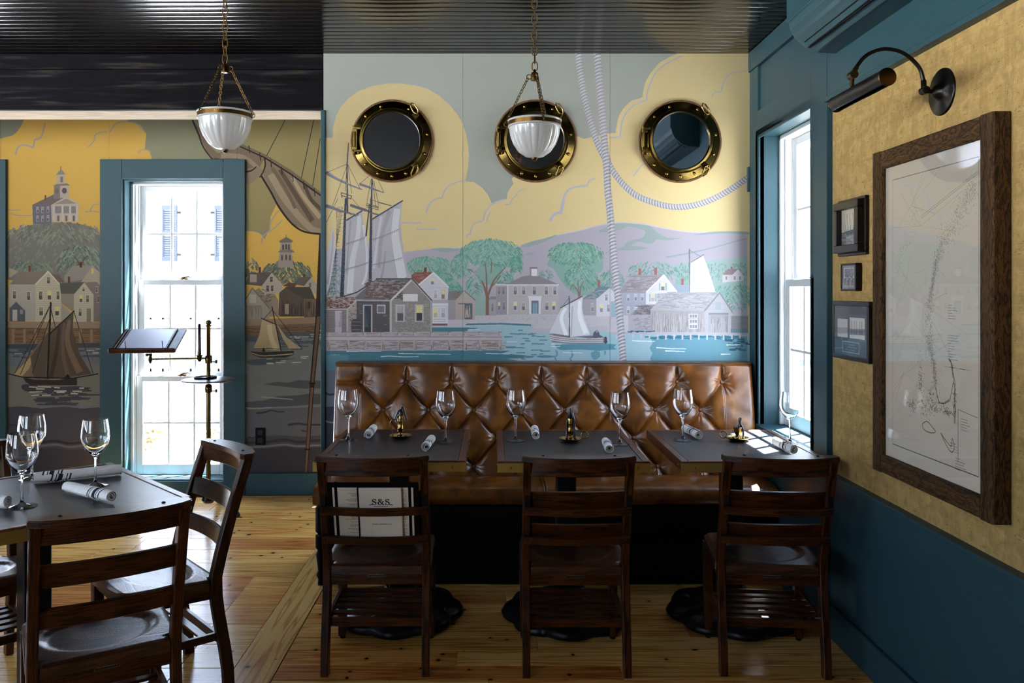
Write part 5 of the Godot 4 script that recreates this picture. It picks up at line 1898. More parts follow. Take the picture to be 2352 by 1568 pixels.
func outside() -> void:
	var g := Geo.new()
	g.span(-140, -14, -0.6, -0.45, FAR + 0.3, 140)
	g.span(-14, SIDE, -0.6, -0.45, FAR + 0.3, 12.5)
	g.span(-140, WEST - 0.3, -0.6, -0.45, -140, FAR + 0.3)
	g.span(WEST - 0.3, SIDE + 0.3, -0.6, -0.45, -140, REAR - 0.3)
	structure("ground", g, M.ground)
	g = Geo.new()
	g.span(SIDE + 0.3, 140, -0.6, -0.45, -140, FAR + 0.3)
	g.span(-14, SIDE, -0.6, -0.45, 12.5, 140)
	g.span(SIDE, 140, -0.6, -0.45, FAR + 0.3, 140)
	structure("ground_001", g, M.yard, "grey yard beyond the far and right hand windows")
	# white clapboard house across the yard
	var h := thing("house", "white clapboard house with slatted blue grey shutters across the yard", "house", V(-8.3, -0.45, 23.0))
	g = Geo.new()
	g.span(-7.0, 7.0, 0, 8.0, 0.04, 6.0)
	part("wall", g, M.clap, h)
	for i in 40:
		g = Geo.new()
		g.prism(Transform3D(Basis(Vector3(0, 0, 1), Vector3.UP, Vector3(-1, 0, 0)), Vector3(0, 0.2 * i, 0)), [Vector2(-0.04, 0.2), Vector2(-0.028, 0.2), Vector2(0.0, 0.0), Vector2(-0.04, 0.0)], -7.0, 7.0)
		part("clapboard", g, M.clap, h)
	for wx in [-4.4, 0.0, 4.4]:
		for yb in [2.75, 5.6]:
			house_window(h, wx, yb)
	# porch with a dark barred railing before it
	var f2 := thing("porch", "white porch with dark barred railing seen through the far window", "porch", V(-4.3, -0.45, 11.4))
	g = Geo.new()
	g.span(-2.5, 2.2, 0, 0.73, 0.0, 1.4, 0.01)
	part("porch_base", g, M.clap, f2)
	for q in [[-0.49, 0.2], [-0.23, 0.33], [0.15, 0.34], [0.54, 0.34]]:
		var x0: float = q[0]
		var xw: float = q[1]
		g = Geo.new()
		g.span(x0, x0 + 0.03, 0.73, 1.5, 0.05, 0.08, 0.004)
		g.span(x0 + xw - 0.03, x0 + xw, 0.73, 1.5, 0.05, 0.08, 0.004)
		g.span(x0, x0 + xw, 1.47, 1.5, 0.05, 0.08, 0.004)
		g.span(x0, x0 + xw, 0.73, 0.79, 0.05, 0.08, 0.004)
		var fr := part("railing", g, M.rail, f2)
		for i in 2:
			g = Geo.new()
			g.span(x0 + xw * (i + 1) / 3.0 - 0.008, x0 + xw * (i + 1) / 3.0 + 0.008, 0.79, 1.47, 0.057, 0.073)
			part("bar", g, M.rail, fr)
		for y in [0.98, 1.2, 1.3]:
			g = Geo.new()
			g.span(x0 + 0.03, x0 + xw - 0.03, y, y + 0.016, 0.058, 0.072)
			part("bar", g, M.rail, fr)
	# shrubs in the yard
	var spots := [[-3.75, 8.6, 0.36, "dry bush of pale leaves in the yard, leftmost beyond the far window"], [-2.95, 9.3, 0.36, "small green bush in the yard beyond the middle panes of the far window"], [-2.05, 8.6, 0.34, "yellowish bush in the yard, rightmost beyond the far window"], [4.2, 5.6, 0.9, "leafy bush outside the right hand window"]]
	for q in spots:
		var b := thing("bush", q[3], "bush", V(q[0], -0.45, q[1]))
		g = Geo.new()
		for i in 170:
			var p: Vector3 = Vector3(clampf(rng.randfn(), -2, 2), minf(absf(rng.randfn()), 2.0) * 1.2, clampf(rng.randfn(), -2, 2)) * q[2] * 0.36 + Vector3(0, 0.2, 0)
			var n := Vector3(rng.randfn(), rng.randfn() + 0.6, rng.randfn()).normalized()
			var u := n.cross(Vector3(rng.randfn(), rng.randfn(), 0.3)).normalized() * 0.05
			var w := n.cross(u).normalized() * 0.022
			g.flat([p - u, p + w, p + u, p - w], n, [Vector2.ZERO, Vector2.RIGHT, Vector2.ONE, Vector2.DOWN])
		var lf := part("foliage", g, M.shrub if q[1] > 9.0 or q[2] > 0.5 else M.dry, b)
		lf.set_meta("kind", "stuff")
		g = Geo.new()
		for i in 7:
			g.tube([Vector3(0, 0, 0), Vector3(rng.randfn() * 0.15, 0.3, rng.randfn() * 0.15) * q[2] * 2.0, Vector3(rng.randfn() * 0.3, 0.5, rng.randfn() * 0.3) * q[2] * 2.0], 0.012, 5)
		part("stems", g, M.dry, b)
	# neighbour seen through the right-hand window
	var nb := thing("house", "pale neighbouring house with dark windows seen through the right hand window", "house", V(12.5, -0.45, 22.0))
	g = Geo.new()
	g.span(-4.5, 6, 0, 5.2, 0, 6)
	part("wall", g, M.clap, nb)
	g = Geo.new()
	g.prism(at(V(0, 5.2, 0)), [Vector2(-4.9, 0), Vector2(6.4, 0), Vector2(0.7, 3.0)], -6.2, 0.2)
	part("roof", g, M.road, nb)
	for wx in [-3.2, -1.2, 1.0, 3.0]:
		for y in [0.9, 3.1]:
			g = Geo.new()
			g.span(wx - 0.4, wx + 0.4, y, y + 1.3, -0.01, -0.05)
			var fw := part("window_frame", g, M.shutter, nb)
			g = Geo.new()
			g.span(wx - 0.33, wx + 0.33, y + 0.07, y + 1.22, -0.045, -0.056)
			part("pane", g, M.winglass, fw)


# ---------------------------------------------------------------- furniture
func rect_prof(w: float, h: float, b := 0.002) -> Array:
	var x := w / 2
	var y := h / 2
	return [Vector2(-x + b, -y), Vector2(x - b, -y), Vector2(x, -y + b), Vector2(x, y - b), Vector2(x - b, y), Vector2(-x + b, y), Vector2(-x, y - b), Vector2(-x, -y + b)]


func tuft(x: float, y: float) -> Array:
	# [height above the backing, distance to the nearest button]
	var a := (x + 0.69) / 0.2386
	var b := (0.949 - y) / 0.1435
	var dc := 9.0
	if a < 0.0:
		dc = absf(b - roundf(b / 2.0) * 2.0) * 0.1435 + 0.004
		if b < -0.3:
			dc = 0.07
	elif b < 0.0:
		dc = absf(a - clampf(roundf(a), 0.0, 8.0)) * 0.2386
	else:
		for s in [a - b * 0.5, a + b * 0.5]:
			dc = minf(dc, absf(s - roundf(s)) * 0.1835)
		if a > 8.0:
			dc = maxf(dc, (a - 8.0) * 0.4)
	var db := 9.0
	var ang := 0.0
	for r in [floorf(b), floorf(b) + 1.0]:
		if r < 0.0 or r > 3.0:
			continue
		var off := 0.5 if int(r) % 2 else 0.0
		var i: float = clampf(roundf(a - off), 0.0, 8.0 if off == 0.0 else 7.0) + off
		var dx: float = (a - i) * 0.2386
		var dy: float = (b - r) * 0.1435
		var l := sqrt(dx * dx + dy * dy)
		if l < db:
			db = l
			ang = atan2(dy, dx) + i * 1.7
	var dome := 0.55
	if a >= 0.0 and a <= 8.0:
		var s1 := absf(sin(PI * (a - maxf(b, 0.0) * 0.5)))
		var s2 := absf(sin(PI * (a + maxf(b, 0.0) * 0.5)))
		dome = sqrt(sqrt(s1 * s2))
	var h := 0.016 * (1.0 - exp(-pow(dc / 0.0085, 1.3))) + 0.024 * dome
	h *= 1.0 - exp(-pow(db / 0.03, 1.5))
	h += 0.0022 * sin(ang * 9.0 + sin(ang * 3.0) * 2.0) * exp(-pow((db - 0.035) / 0.024, 2))
	h += 0.0012 * sin(x * 31.0 + sin(y * 23.0) * 2.0) * sin(y * 37.0)
	return [h, db]


func back_depth(y: float) -> float:
	return 4.235 + (y - 0.46) * 0.19


func banquette() -> void:
	var b := thing("banquette", "tan leather banquette with deep buttoned back under the harbour mural", "bench", V(0, 0, 4.2))
	var o := Vector3(0, 0, 4.2)
	var x0 := -0.835
	var x1 := 1.385
	var nu := 440
	var nv := 132
	var pts := []
	var uvs := []
	for j in nv:
		var t := float(j) / (nv - 1)
		for i in nu:
			var x := lerpf(x0, x1, float(i) / (nu - 1))
			var y: float
			var d: float
			var e := minf(x - x0, x1 - x)
			var edge := sqrt(clampf(1.0 - pow(clampf(1.0 - e / 0.03, 0, 1), 2), 0, 1))
			if t < 0.9:
				y = lerpf(0.45, 1.03, t / 0.9)
				var h: float = tuft(x, y)[0]
				var top := clampf((1.03 - y) / 0.03, 0, 1)
				h = lerpf(0.03, h, 0.6 + 0.4 * top)
				d = back_depth(y) + 0.03 - (h + 0.012) * edge
			else:
				var w := (t - 0.9) / 0.1 * PI * 0.5
				var h2: float = lerpf(0.03, tuft(x, 1.03)[0], 0.6)
				var dd := back_depth(1.03) + 0.03 - (h2 + 0.012) * edge
				y = 1.03 + 0.025 * sin(w) * (0.7 + 0.3 * edge)
				d = lerpf(dd, 4.449, 1.0 - cos(w))
			pts.append(V(x, y, d) + o)
			uvs.append(Vector2(x * 0.8, y * 0.8))
	var g := Geo.new()
	g.sheet(pts, nu, nv, Vector3(0, 0.4, 1), uvs)
	# closing side and back
	var sil := []
	for y in [0.45, 0.75, 1.03]:
		sil.append(Vector2(-(back_depth(y) + 0.028) + 4.2, y))
	sil.append(Vector2(-4.36 + 4.2, 1.05))
	sil.append(Vector2(-4.449 + 4.2, 1.053))
	sil.append(Vector2(-4.449 + 4.2, 0.45))
	g.prism(Transform3D(Basis(Vector3(0, 0, 1), Vector3.UP, Vector3(1, 0, 0)), Vector3.ZERO), sil, x0 + 0.001, x1 - 0.001)
	part("tufted_back", g, M.leather, b)
	var btn := Geo.new()
	btn.lathe(Transform3D(Basis(Vector3.RIGHT, Vector3(0, 0, 1), Vector3(0, -1, 0)), Vector3.ZERO), [Vector2(0.011, -0.004), Vector2(0.0115, 0.001), Vector2(0.009, 0.005), Vector2(0.004, 0.0072), Vector2(0, 0.0076)], 14)
	var bm := btn.mesh()
	for r in 4:
		for i in (8 if r % 2 else 9):
			var x := -0.69 + (i + (0.5 if r % 2 else 0.0)) * 0.2386
			var y := 0.949 - r * 0.1435
			part("button", bm, M.leather, b, V(x, y, back_depth(y) + 0.018) + o)
	# seat cushions with welted ends
	var pr := []
	for q in [[0.0, 0.035], [0.0, 0.055], [0.012, 0.075], [0.035, 0.086], [0.09, 0.094], [0.2, 0.094], [0.30, 0.085], [0.30, 0.0], [0.02, 0.0], [0.006, 0.012]]:
		pr.append(Vector2(q[0], q[1]))
	for q in [[-0.868, 0.257], [0.261, 1.39]]:
		g = Geo.new()
		var path := []
		var sc := []
		for i in 13:
			var f := i / 12.0
			path.append(V(lerpf(q[0], q[1], f), 0.395, 3.955) + o)
			sc.append(Vector2(1.0, 1.0 - 0.07 * pow(absf(f * 2 - 1), 10)))
		g.sweep(path, mirror_x(pr), Vector3.UP, true, false, sc)
		part("seat_cushion", g, M.leather, b)
	for x in [0.252, 0.266]:
		g = Geo.new()
		g.tube([V(x, 0.44, 3.952) + o, V(x, 0.468, 3.965) + o, V(x, 0.485, 3.995) + o, V(x, 0.491, 4.1) + o, V(x, 0.49, 4.2) + o], 0.0035, 6)
		part("welt", g, M.leather, b)
	g = Geo.new()
	g.span(-0.862, 1.388, 0.24, 0.398, 3.975, 4.44, 0.02)
	g.v = moved(g.v, o)
	part("valance", g, M.dark, b)  # leather front coloured black to stand for the shade below the seat
	g = Geo.new()
	g.span(-0.80, 1.385, 0.0, 0.245, 4.0, 4.44, 0.004)
	g.v = moved(g.v, o)
	part("plinth", g, M.dark, b)
	g = Geo.new()
	g.lathe(at(V(-0.835, 0, 3.995) + o), [Vector2(0, 0), Vector2(0.016, 0), Vector2(0.014, 0.03), Vector2(0.022, 0.05), Vector2(0.014, 0.07), Vector2(0.02, 0.12), Vector2(0.024, 0.15), Vector2(0.016, 0.17), Vector2(0.026, 0.185), Vector2(0.026, 0.243), Vector2(0, 0.243)], 16)
	part("leg", g, M.dark, b)


func mirror_x(p: Array) -> Array:
	# profile x runs along tangent x up; for a path towards +x that is +z, so depth is negative
	var o := []
	for q in p:
		o.append(Vector2(-q.x, q.y))
	return o


func moved(v: PackedVector3Array, o: Vector3) -> PackedVector3Array:
	for i in v.size():
		v[i] += o
	return v


func make_table(label: String, w: float, l: float, at_: Vector3, turn: float, group: String) -> Node3D:
	var t := thing("table", label, "table", at_, turn, group)
	var x := w / 2
	var z := l / 2
	var bw := 0.03
	var g := Geo.new()
	g.box(at(Vector3(0, TOP - 0.0095, 0)), Vector3(w - 2 * bw, 0.019, l - 2 * bw), 0.0015)
	part("slate_top", g, M.slate, t)
	for s in [-1, 1]:
		g = Geo.new()
		g.box(at(Vector3(s * (x - bw / 2), TOP - 0.019, 0)), Vector3(bw - 0.001, 0.042, l), 0.003, Vector2(rng.randf() * 3, rng.randf()), 2)
		part("edge_board", g, M.tablewood, t)
		g = Geo.new()
		g.box(at(Vector3(0, TOP - 0.019, s * (z - bw / 2))), Vector3(w - 2 * bw, 0.042, bw - 0.001), 0.003, Vector2(rng.randf() * 3, rng.randf()), 0)
		part("edge_board", g, M.tablewood, t)
	g = Geo.new()
	g.box(at(Vector3(0, TOP - 0.03, 0)), Vector3(w - 2 * bw, 0.02, l - 2 * bw))
	part("underside", g, M.dark, t)
	g = Geo.new()
	g.box(at(Vector3(0, TOP - 0.0235, z + 0.001)), Vector3(w + 0.002, 0.037, 0.003), 0.001)
	part("brass_strip", g, M.brass_strip, t)
	var nail := Geo.new()
	nail.lathe(at(Vector3.ZERO), [Vector2(0.0042, 0), Vector2(0.0036, 0.002), Vector2(0.002, 0.0032), Vector2(0, 0.0036)], 10)
	var nm := nail.mesh()
	for i in 5:
		for s in [-1, 1]:
			var n := part("nail", nm, M.brass_bright, t, Vector3(s * x, TOP - 0.024, z - 0.06 - i * 0.145))
			n.rotation.z = -s * PI / 2
	for s in [-0.25, 0.25]:
		var n := part("screw", nm, M.brass_bright, t, Vector3(s, TOP - 0.024, z + 0.0025))
		n.rotation.x = PI / 2
	g = Geo.new()
	g.box(at(Vector3(0, 0.4, 0)), Vector3(0.085, 0.63, 0.085), 0.006)
	part("column", g, M.iron, t)
	g = Geo.new()
	g.box(at(Vector3(0, TOP - 0.055, 0)), Vector3(0.3, 0.03, 0.3), 0.004)
	part("top_plate", g, M.iron, t)
	g = Geo.new()
	g.lathe(at(Vector3.ZERO), [Vector2(0, 0), Vector2(0.24, 0), Vector2(0.265, 0.012), Vector2(0.27, 0.028), Vector2(0.255, 0.05), Vector2(0.2, 0.062), Vector2(0.14, 0.07), Vector2(0.1, 0.082), Vector2(0.075, 0.105), Vector2(0.062, 0.14), Vector2(0, 0.15)], 64, 8, 0.11, -0.06, 0.15)
	part("pedestal_base", g, M.iron, t)
	for i in 4:
		g = Geo.new()
		g.lathe(at(Vector3(cos(i * PI / 2 + 0.4), 0, sin(i * PI / 2 + 0.4)) * 0.2 + Vector3(0, 0.055, 0)), [Vector2(0.03, 0), Vector2(0.026, 0.012), Vector2(0.012, 0.02), Vector2(0, 0.022)], 14)
		part("casting_boss", g, M.iron, t)
	return t


func tables() -> void:
	var gr := "slate topped tables along the banquette"
	var l := 0.735
	make_table("slate topped table with brass edge at the left end of the banquette", 0.605, l, V(-0.4075, 0, 3.615), 0.0, gr)
	make_table("slate topped table with brass edge at the middle of the banquette", 0.605, l, V(0.3245, 0, 3.6), 0.0, gr)
	make_table("slate topped table by the right window with sun patches on it", 0.605, l, V(1.0505, 0, 3.6), 0.0, gr)
	make_table("square slate table turned cornerwise in the left foreground", 0.74, 0.74, V(-1.51, 0, 2.70), 0.766, "")


func post_z(y: float) -> float:
	if y < 0.4:
		return lerpf(0.0, -0.05, smoothstep(0.0, 0.4, y))
	return lerpf(-0.05, 0.075, pow((y - 0.4) / 0.43, 1.15))


func make_chair(label: String, rack: bool) -> Node3D:
	# local: rear feet on x, seat towards -z
	var c := thing("chair", label, "chair")
	var g: Geo
	for s in [-1, 1]:
		var path := []
		for i in 13:
			var y := 0.82 * i / 12.0
			path.append(Vector3(s * 0.188, y, post_z(y)))
		g = Geo.new()
		var sc := []
		for i in 13:
			sc.append(Vector2(1.0 - 0.12 * absf(i - 5) / 7.0, 1.0))
		g.sweep(path, rect_prof(0.042, 0.029, 0.003), Vector3.RIGHT, false, false, sc, true, Vector2(rng.randf() * 3, rng.randf()))
		part("back_post", g, M.oak, c)
		g = Geo.new()
		g.sweep([Vector3(s * 0.183, 0.012, -0.332), Vector3(s * 0.183, 0.2, -0.338), Vector3(s * 0.183, 0.395, -0.342)], rect_prof(0.038, 0.038, 0.003), Vector3.RIGHT, false, false, [0.82, 0.95, 1.0], true, Vector2(rng.randf() * 3, rng.randf()))
		part("front_leg", g, M.oak, c)
		g = Geo.new()
		g.lathe(at(Vector3(s * 0.183, 0, -0.332)), [Vector2(0, 0), Vector2(0.011, 0), Vector2(0.013, 0.005), Vector2(0.012, 0.013), Vector2(0, 0.014)], 12)
		part("glide", g, M.iron, c)
	# crest rail with its crescent cap
	g = Geo.new()
	g.sweep(bow(0.176, 0.792, post_z(0.792) + 0.0, 0.026), rect_prof(0.02, 0.06, 0.003), Vector3.UP, false, false, [], true, Vector2(rng.randf() * 3, rng.randf()))
	part("crest_rail", g, M.oak, c)
	var out := []
	for i in 17:
		var x := lerpf(-0.207, 0.207, i / 16.0)
		var k := 1.0 - pow(x / 0.207, 2)
		out.append(Vector2(x, post_z(0.825) + 0.024 + 0.046 * k - 0.012 * pow(absf(x) / 0.207, 12)))
	for i in 17:
		var x := lerpf(0.207, -0.207, i / 16.0)
		var k := 1.0 - pow(x / 0.207, 2)
		out.append(Vector2(x, post_z(0.825) - 0.034 + 0.022 * k + 0.012 * pow(absf(x) / 0.207, 12)))
	g = Geo.new()
	var cap_xf := Transform3D(Basis(Vector3.RIGHT, Vector3(0, 0, 1), Vector3.UP), Vector3.ZERO)
	g.prism(cap_xf, out, 0.818, 0.834)
	var inner := []
	for q in out:
		inner.append(Vector2(q.x * 0.988, lerpf(q.y, post_z(0.825) + 0.005, 0.05)))
	g.prism(cap_xf, inner, 0.834, 0.8375)
	part("crest_cap", g, M.oak, c)
	for x in [-0.13, 0.13]:
		g = Geo.new()
		g.lathe(at(Vector3(x, 0.8375, post_z(0.825) + 0.008)), [Vector2(0.006, 0), Vector2(0.0055, 0.002), Vector2(0.003, 0.0035), Vector2(0, 0.004)], 12)
		part("screw", g, M.iron, c)
	for q in [[0.665, 0.068], [0.538, 0.06]]:
		g = Geo.new()
		g.sweep(bow(0.176, q[0], post_z(q[0]) - 0.004, 0.02), rect_prof(0.015, q[1], 0.003), Vector3(0, 1, 0.25).normalized(), false, false, [], true, Vector2(rng.randf() * 3, rng.randf()))
		part("back_slat", g, M.oak, c)
	if rack:
		for y in [0.627, 0.512]:
			g = Geo.new()
			g.sweep(bow(0.196, y, post_z(y) + 0.031, 0.03), rect_prof(0.012, 0.03, 0.002), Vector3(0, 1, 0.2).normalized(), false, false, [], true, Vector2(rng.randf() * 3, rng.randf()))
			part("book_rail", g, M.oak, c)
			for s in [-1, 1]:
				g = Geo.new()
				g.lathe(Transform3D(Basis(Vector3.RIGHT, Vector3(0, 0, 1), Vector3(0, -1, 0)), Vector3(s * 0.184, y, post_z(y) + 0.04)), [Vector2(0.004, 0), Vector2(0.0035, 0.0018), Vector2(0, 0.003)], 10)
				part("screw", g, M.iron, c)
		for s in [-1, 1]:
			g = Geo.new()
			g.box(at(Vector3(s * 0.187, 0.67, post_z(0.67) + 0.022)), Vector3(0.022, 0.055, 0.006), 0.003)
			part("bracket", g, M.iron, c)
	# saddle seat
	var n := 37
	var pts := []
	var uvs := []
	for j in n:
		for i in n:
			var u := 2.0 * i / (n - 1) - 1.0
			var v := float(j) / (n - 1)
			pts.append(seat_point(u, v, true))
			uvs.append(Vector2(pts[-1].x, pts[-1].z * 0.5 + 0.1))
	g = Geo.new()
	g.sheet(pts, n, n, Vector3.UP, uvs)
	var rim := []
	for i in n:
		rim.append([2.0 * i / (n - 1) - 1.0, 0.0])
	for i in range(1, n):
		rim.append([1.0, float(i) / (n - 1)])
	for i in range(1, n):
		rim.append([1.0 - 2.0 * i / (n - 1), 1.0])
	for i in range(1, n - 1):
		rim.append([-1.0, 1.0 - float(i) / (n - 1)])
	var lowc := Vector3(0, 0, -0.2)
	for i in rim.size():
		var q: Array = rim[i]
		var r: Array = rim[(i + 1) % rim.size()]
		var a := seat_point(q[0], q[1], true)
		var b := seat_point(r[0], r[1], true)
		var nn := (b - a).cross(Vector3.UP).normalized()
		if nn.dot(a - lowc) < 0:
			nn = -nn
		var dn := Vector3(0, -0.03, 0)
		g.flat([a, b, b + dn, a + dn], nn, [Vector2(i * 0.01, 0), Vector2(i * 0.01 + 0.01, 0), Vector2(i * 0.01 + 0.01, 0.03), Vector2(i * 0.01, 0.03)])
		g.tri(a + dn, b + dn, lowc + Vector3(0, 0.38, 0), Vector3.DOWN, Vector3.DOWN, Vector3.DOWN)
	part("seat", g, M.seat, c)
	# aprons, stretchers, book shelf
	var ap := [[Vector3(-0.174, 0.355, -0.045), Vector3(0.174, 0.355, -0.045), 0.06], [Vector3(-0.165, 0.37, -0.342), Vector3(0.165, 0.37, -0.342), 0.05], [Vector3(-0.185, 0.36, -0.065), Vector3(-0.185, 0.372, -0.325), 0.05], [Vector3(0.185, 0.36, -0.065), Vector3(0.185, 0.372, -0.325), 0.05]]
	for q in ap:
		g = Geo.new()
		g.bar(q[0], q[1], 0.018, q[2], Vector3.UP, 0.002, Vector2(rng.randf() * 3, rng.randf()))
		part("apron", g, M.oak, c)
	for s in [-1, 1]:
		g = Geo.new()
		g.bar(Vector3(s * 0.184, 0.195, -0.04), Vector3(s * 0.184, 0.2, -0.325), 0.016, 0.028, Vector3.UP, 0.002, Vector2(rng.randf() * 3, rng.randf()))
		part("side_stretcher", g, M.oak, c)
		g = Geo.new()
		g.prism(Transform3D(Basis(Vector3(0, 0, -1), Vector3.UP, Vector3.RIGHT), Vector3(s * 0.184, 0, -0.32)), [Vector2(0, 0.31), Vector2(0, 0.35), Vector2(-0.04, 0.35)], -0.008, 0.008)
		part("corner_block", g, M.oak, c)
	for z in [-0.035, -0.336]:
		g = Geo.new()
		g.bar(Vector3(-0.176, 0.186, z), Vector3(0.176, 0.186, z), 0.016, 0.032, Vector3.UP, 0.002, Vector2(rng.randf() * 3, rng.randf()))
		part("stretcher", g, M.oak, c)
	for z in [-0.088, -0.147, -0.206, -0.265]:
		g = Geo.new()
		g.bar(Vector3(-0.182, 0.2, z), Vector3(0.182, 0.2, z), 0.03, 0.01, Vector3.UP, 0.002, Vector2(rng.randf() * 3, rng.randf()))
		part("shelf_slat", g, M.oak, c)
	# maker's plate on the rear apron
	g = Geo.new()
	g.box(at(Vector3(0, 0.363, -0.0355)), Vector3(0.07, 0.016, 0.002), 0.0006)
	var pl := part("name_plate", g, M.plate, c)
	g = Geo.new()
	for q in [[0, 0.0072, 0.068, 0.0008], [0, -0.0072, 0.068, 0.0008], [0.0336, 0, 0.0008, 0.0144], [-0.0336, 0, 0.0008, 0.0144]]:
		g.box(at(Vector3(q[0], 0.363 + q[1], -0.0343)), Vector3(q[2], q[3], 0.0008))
	part("plate_border", g, M.silver, pl)
	var tx := TextMesh.new()
	tx.text = "MOLTON BENTLEY LD"
	tx.font = sysfont("Droid Sans", true)
	tx.font_size = 16
	tx.pixel_size = 0.00036
	tx.depth = 0.0006
	var te := part("lettering", tx, M.silver, pl, Vector3(0, 0.363, -0.0342))
	return c


func sysfont(n: String, bold := false) -> SystemFont:
	var f := SystemFont.new()
	f.font_names = PackedStringArray([n])
	f.font_weight = 700 if bold else 400
	return f


func bow(half: float, y: float, z: float, b: float) -> Array:
	var o := []
	for i in 15:
		var x := lerpf(-half, half, i / 14.0)
		o.append(Vector3(x, y, z + b * (1.0 - pow(x / half, 2))))
	return o


func seat_point(u: float, v: float, dish: bool) -> Vector3:
	# v 0 at the back between the posts, 1 at the front
	var half := 0.205 - 0.008 * v
	if v < 0.11:
		half = 0.17
	elif v < 0.14:
		half = lerpf(0.17, 0.205, (v - 0.11) / 0.03)
	if v > 0.88:
		half -= 0.03 * pow((v - 0.88) / 0.12, 2.5)
	var x := u * half
	var z := -0.03 - 0.342 * v - 0.014 * (1.0 - u * u) * v
	var y := 0.402 + 0.022 * v
	if dish:
		var r := sqrt(pow(x / 0.165, 2) + pow((z + 0.195) / 0.125, 2))
		y -= 0.013 * (1.0 - smoothstep(0.84, 1.0, r)) * (0.75 + 0.25 * (1.0 - r))
		y += 0.011 * exp(-pow(x / 0.045, 2)) * smoothstep(0.55, 0.95, v)
		var e := minf(minf(v, 1.0 - v) * 0.342, (1.0 - absf(u)) * half)
		y -= 0.006 * pow(clampf(1.0 - e / 0.008, 0, 1), 2)
	return Vector3(x, y, z)


func chairs() -> void:
	var gr := "oak chairs along the banquette"
	var c := make_chair("dark oak chair with menus in its back rack at the left table", true)
	tag(c, c.get_meta("label"), "chair", gr)
	c.position = V(-0.436, 0, 3.06)
	copy(c, "chair", "dark oak chair with empty book rack at the middle banquette table", V(0.316, 0, 3.05), 0.0)
	copy(c, "chair", "dark oak chair in shadow beside the teal wall at the window table", V(1.054, 0, 3.05), -0.075)
	var f := make_chair("large dark oak chair with its back to us at the left foreground", false)
	tag(f, f.get_meta("label"), "chair", "oak chairs round the cornerwise table")
	f.position = V(-1.083, 0, 2.315)
	f.rotation.y = 0.57
	copy(f, "chair", "dark oak chair seen from the side before the far window", V(-1.08, 0, 3.11), 2.294)
	copy(f, "chair", "dark oak chair cut by the left edge behind the cornerwise table", V(-2.047, 0, 3.109), -2.36)
	# menus stuck in the rack of the first chair
	var m := thing("menu_board", "black framed menu board with printed cream sheet in the chair rack", "menu", V(-0.436, 0, 3.06))
	var lean := 0.293
	var tilt := Transform3D(Basis(Vector3.RIGHT, lean), Vector3(0.0, 0.516, post_z(0.512) + 0.0325))
	var g := Geo.new()
	g.box(tilt * at(Vector3(0, 0.116, 0)), Vector3(0.336, 0.232, 0.005), 0.0015)
	part("board", g, M.dark, m)
	g = Geo.new()
	g.flat([tilt * Vector3(-0.148, 0.004, 0.0028), tilt * Vector3(0.148, 0.004, 0.0028), tilt * Vector3(0.148, 0.212, 0.0028), tilt * Vector3(-0.148, 0.212, 0.0028)], tilt.basis.z, [Vector2(0, 1), Vector2(1, 1), Vector2(1, 0), Vector2(0, 0)])
	part("sheet", g, M.menu, m)
	for x in [-0.135, 0.135]:
		g = Geo.new()
		g.box(tilt * at(Vector3(x, 0.116, 0)), Vector3(0.011, 0.234, 0.008), 0.001)
		part("elastic_band", g, M.dark, m)
	var k := thing("wine_list", "cream wine list booklet lettered S&S in front of the menu board", "booklet", V(-0.436, 0, 3.06))
	var tb := Transform3D(Basis(Vector3.RIGHT, lean), Vector3(0.028, 0.514, post_z(0.512) + 0.0425))
	g = Geo.new()
	g.box(tb * at(Vector3(0, 0.107, 0)), Vector3(0.158, 0.214, 0.009), 0.003)
	part("cover", g, M.paper, k)
	g = Geo.new()
	g.box(tb * at(Vector3(-0.0815, 0.107, -0.001)), Vector3(0.006, 0.214, 0.011), 0.002)
	part("spine", g, M.dark, k)
	var words := [["S&S", 48, 0.00072, Vector3(0.002, 0.1585, 0.0046)], ["WINE & SPIRITS LOG", 16, 0.00042, Vector3(0.002, 0.066, 0.0046)]]
	for w in words:
		var tx := TextMesh.new()
		tx.text = w[0]
		tx.font = sysfont("Droid Serif", true)
		tx.font_size = w[1]
		tx.pixel_size = w[2]
		tx.depth = 0.0006
		var o := part("lettering", tx, M.ink, k)
		o.transform = tb * at(w[3])
	for s in [-1, 1]:
		var wave := []
		for i in 17:
			var x := lerpf(0.028, 0.042, i / 16.0)
			wave.append(tb * Vector3(s * x + 0.002, 0.1475 + 0.0022 * sin(i * 0.8), 0.0048))
		g = Geo.new()
		g.tube(wave, 0.0009, 5)
		part("wave_mark", g, M.ink, k)
	g = Geo.new()
	for i in 9:
		g.box(tb * at(Vector3(-0.022 + i * 0.006, 0.1405, 0.0048)), Vector3(0.004, 0.0028, 0.0006))
	part("lettering", g, M.ink, k)


# ---------------------------------------------------------------- on the mural wall
const FACE := Basis(Vector3(1, 0, 0), Vector3(0, 0, 1), Vector3(0, -1, 0))   # lathe axis towards the room


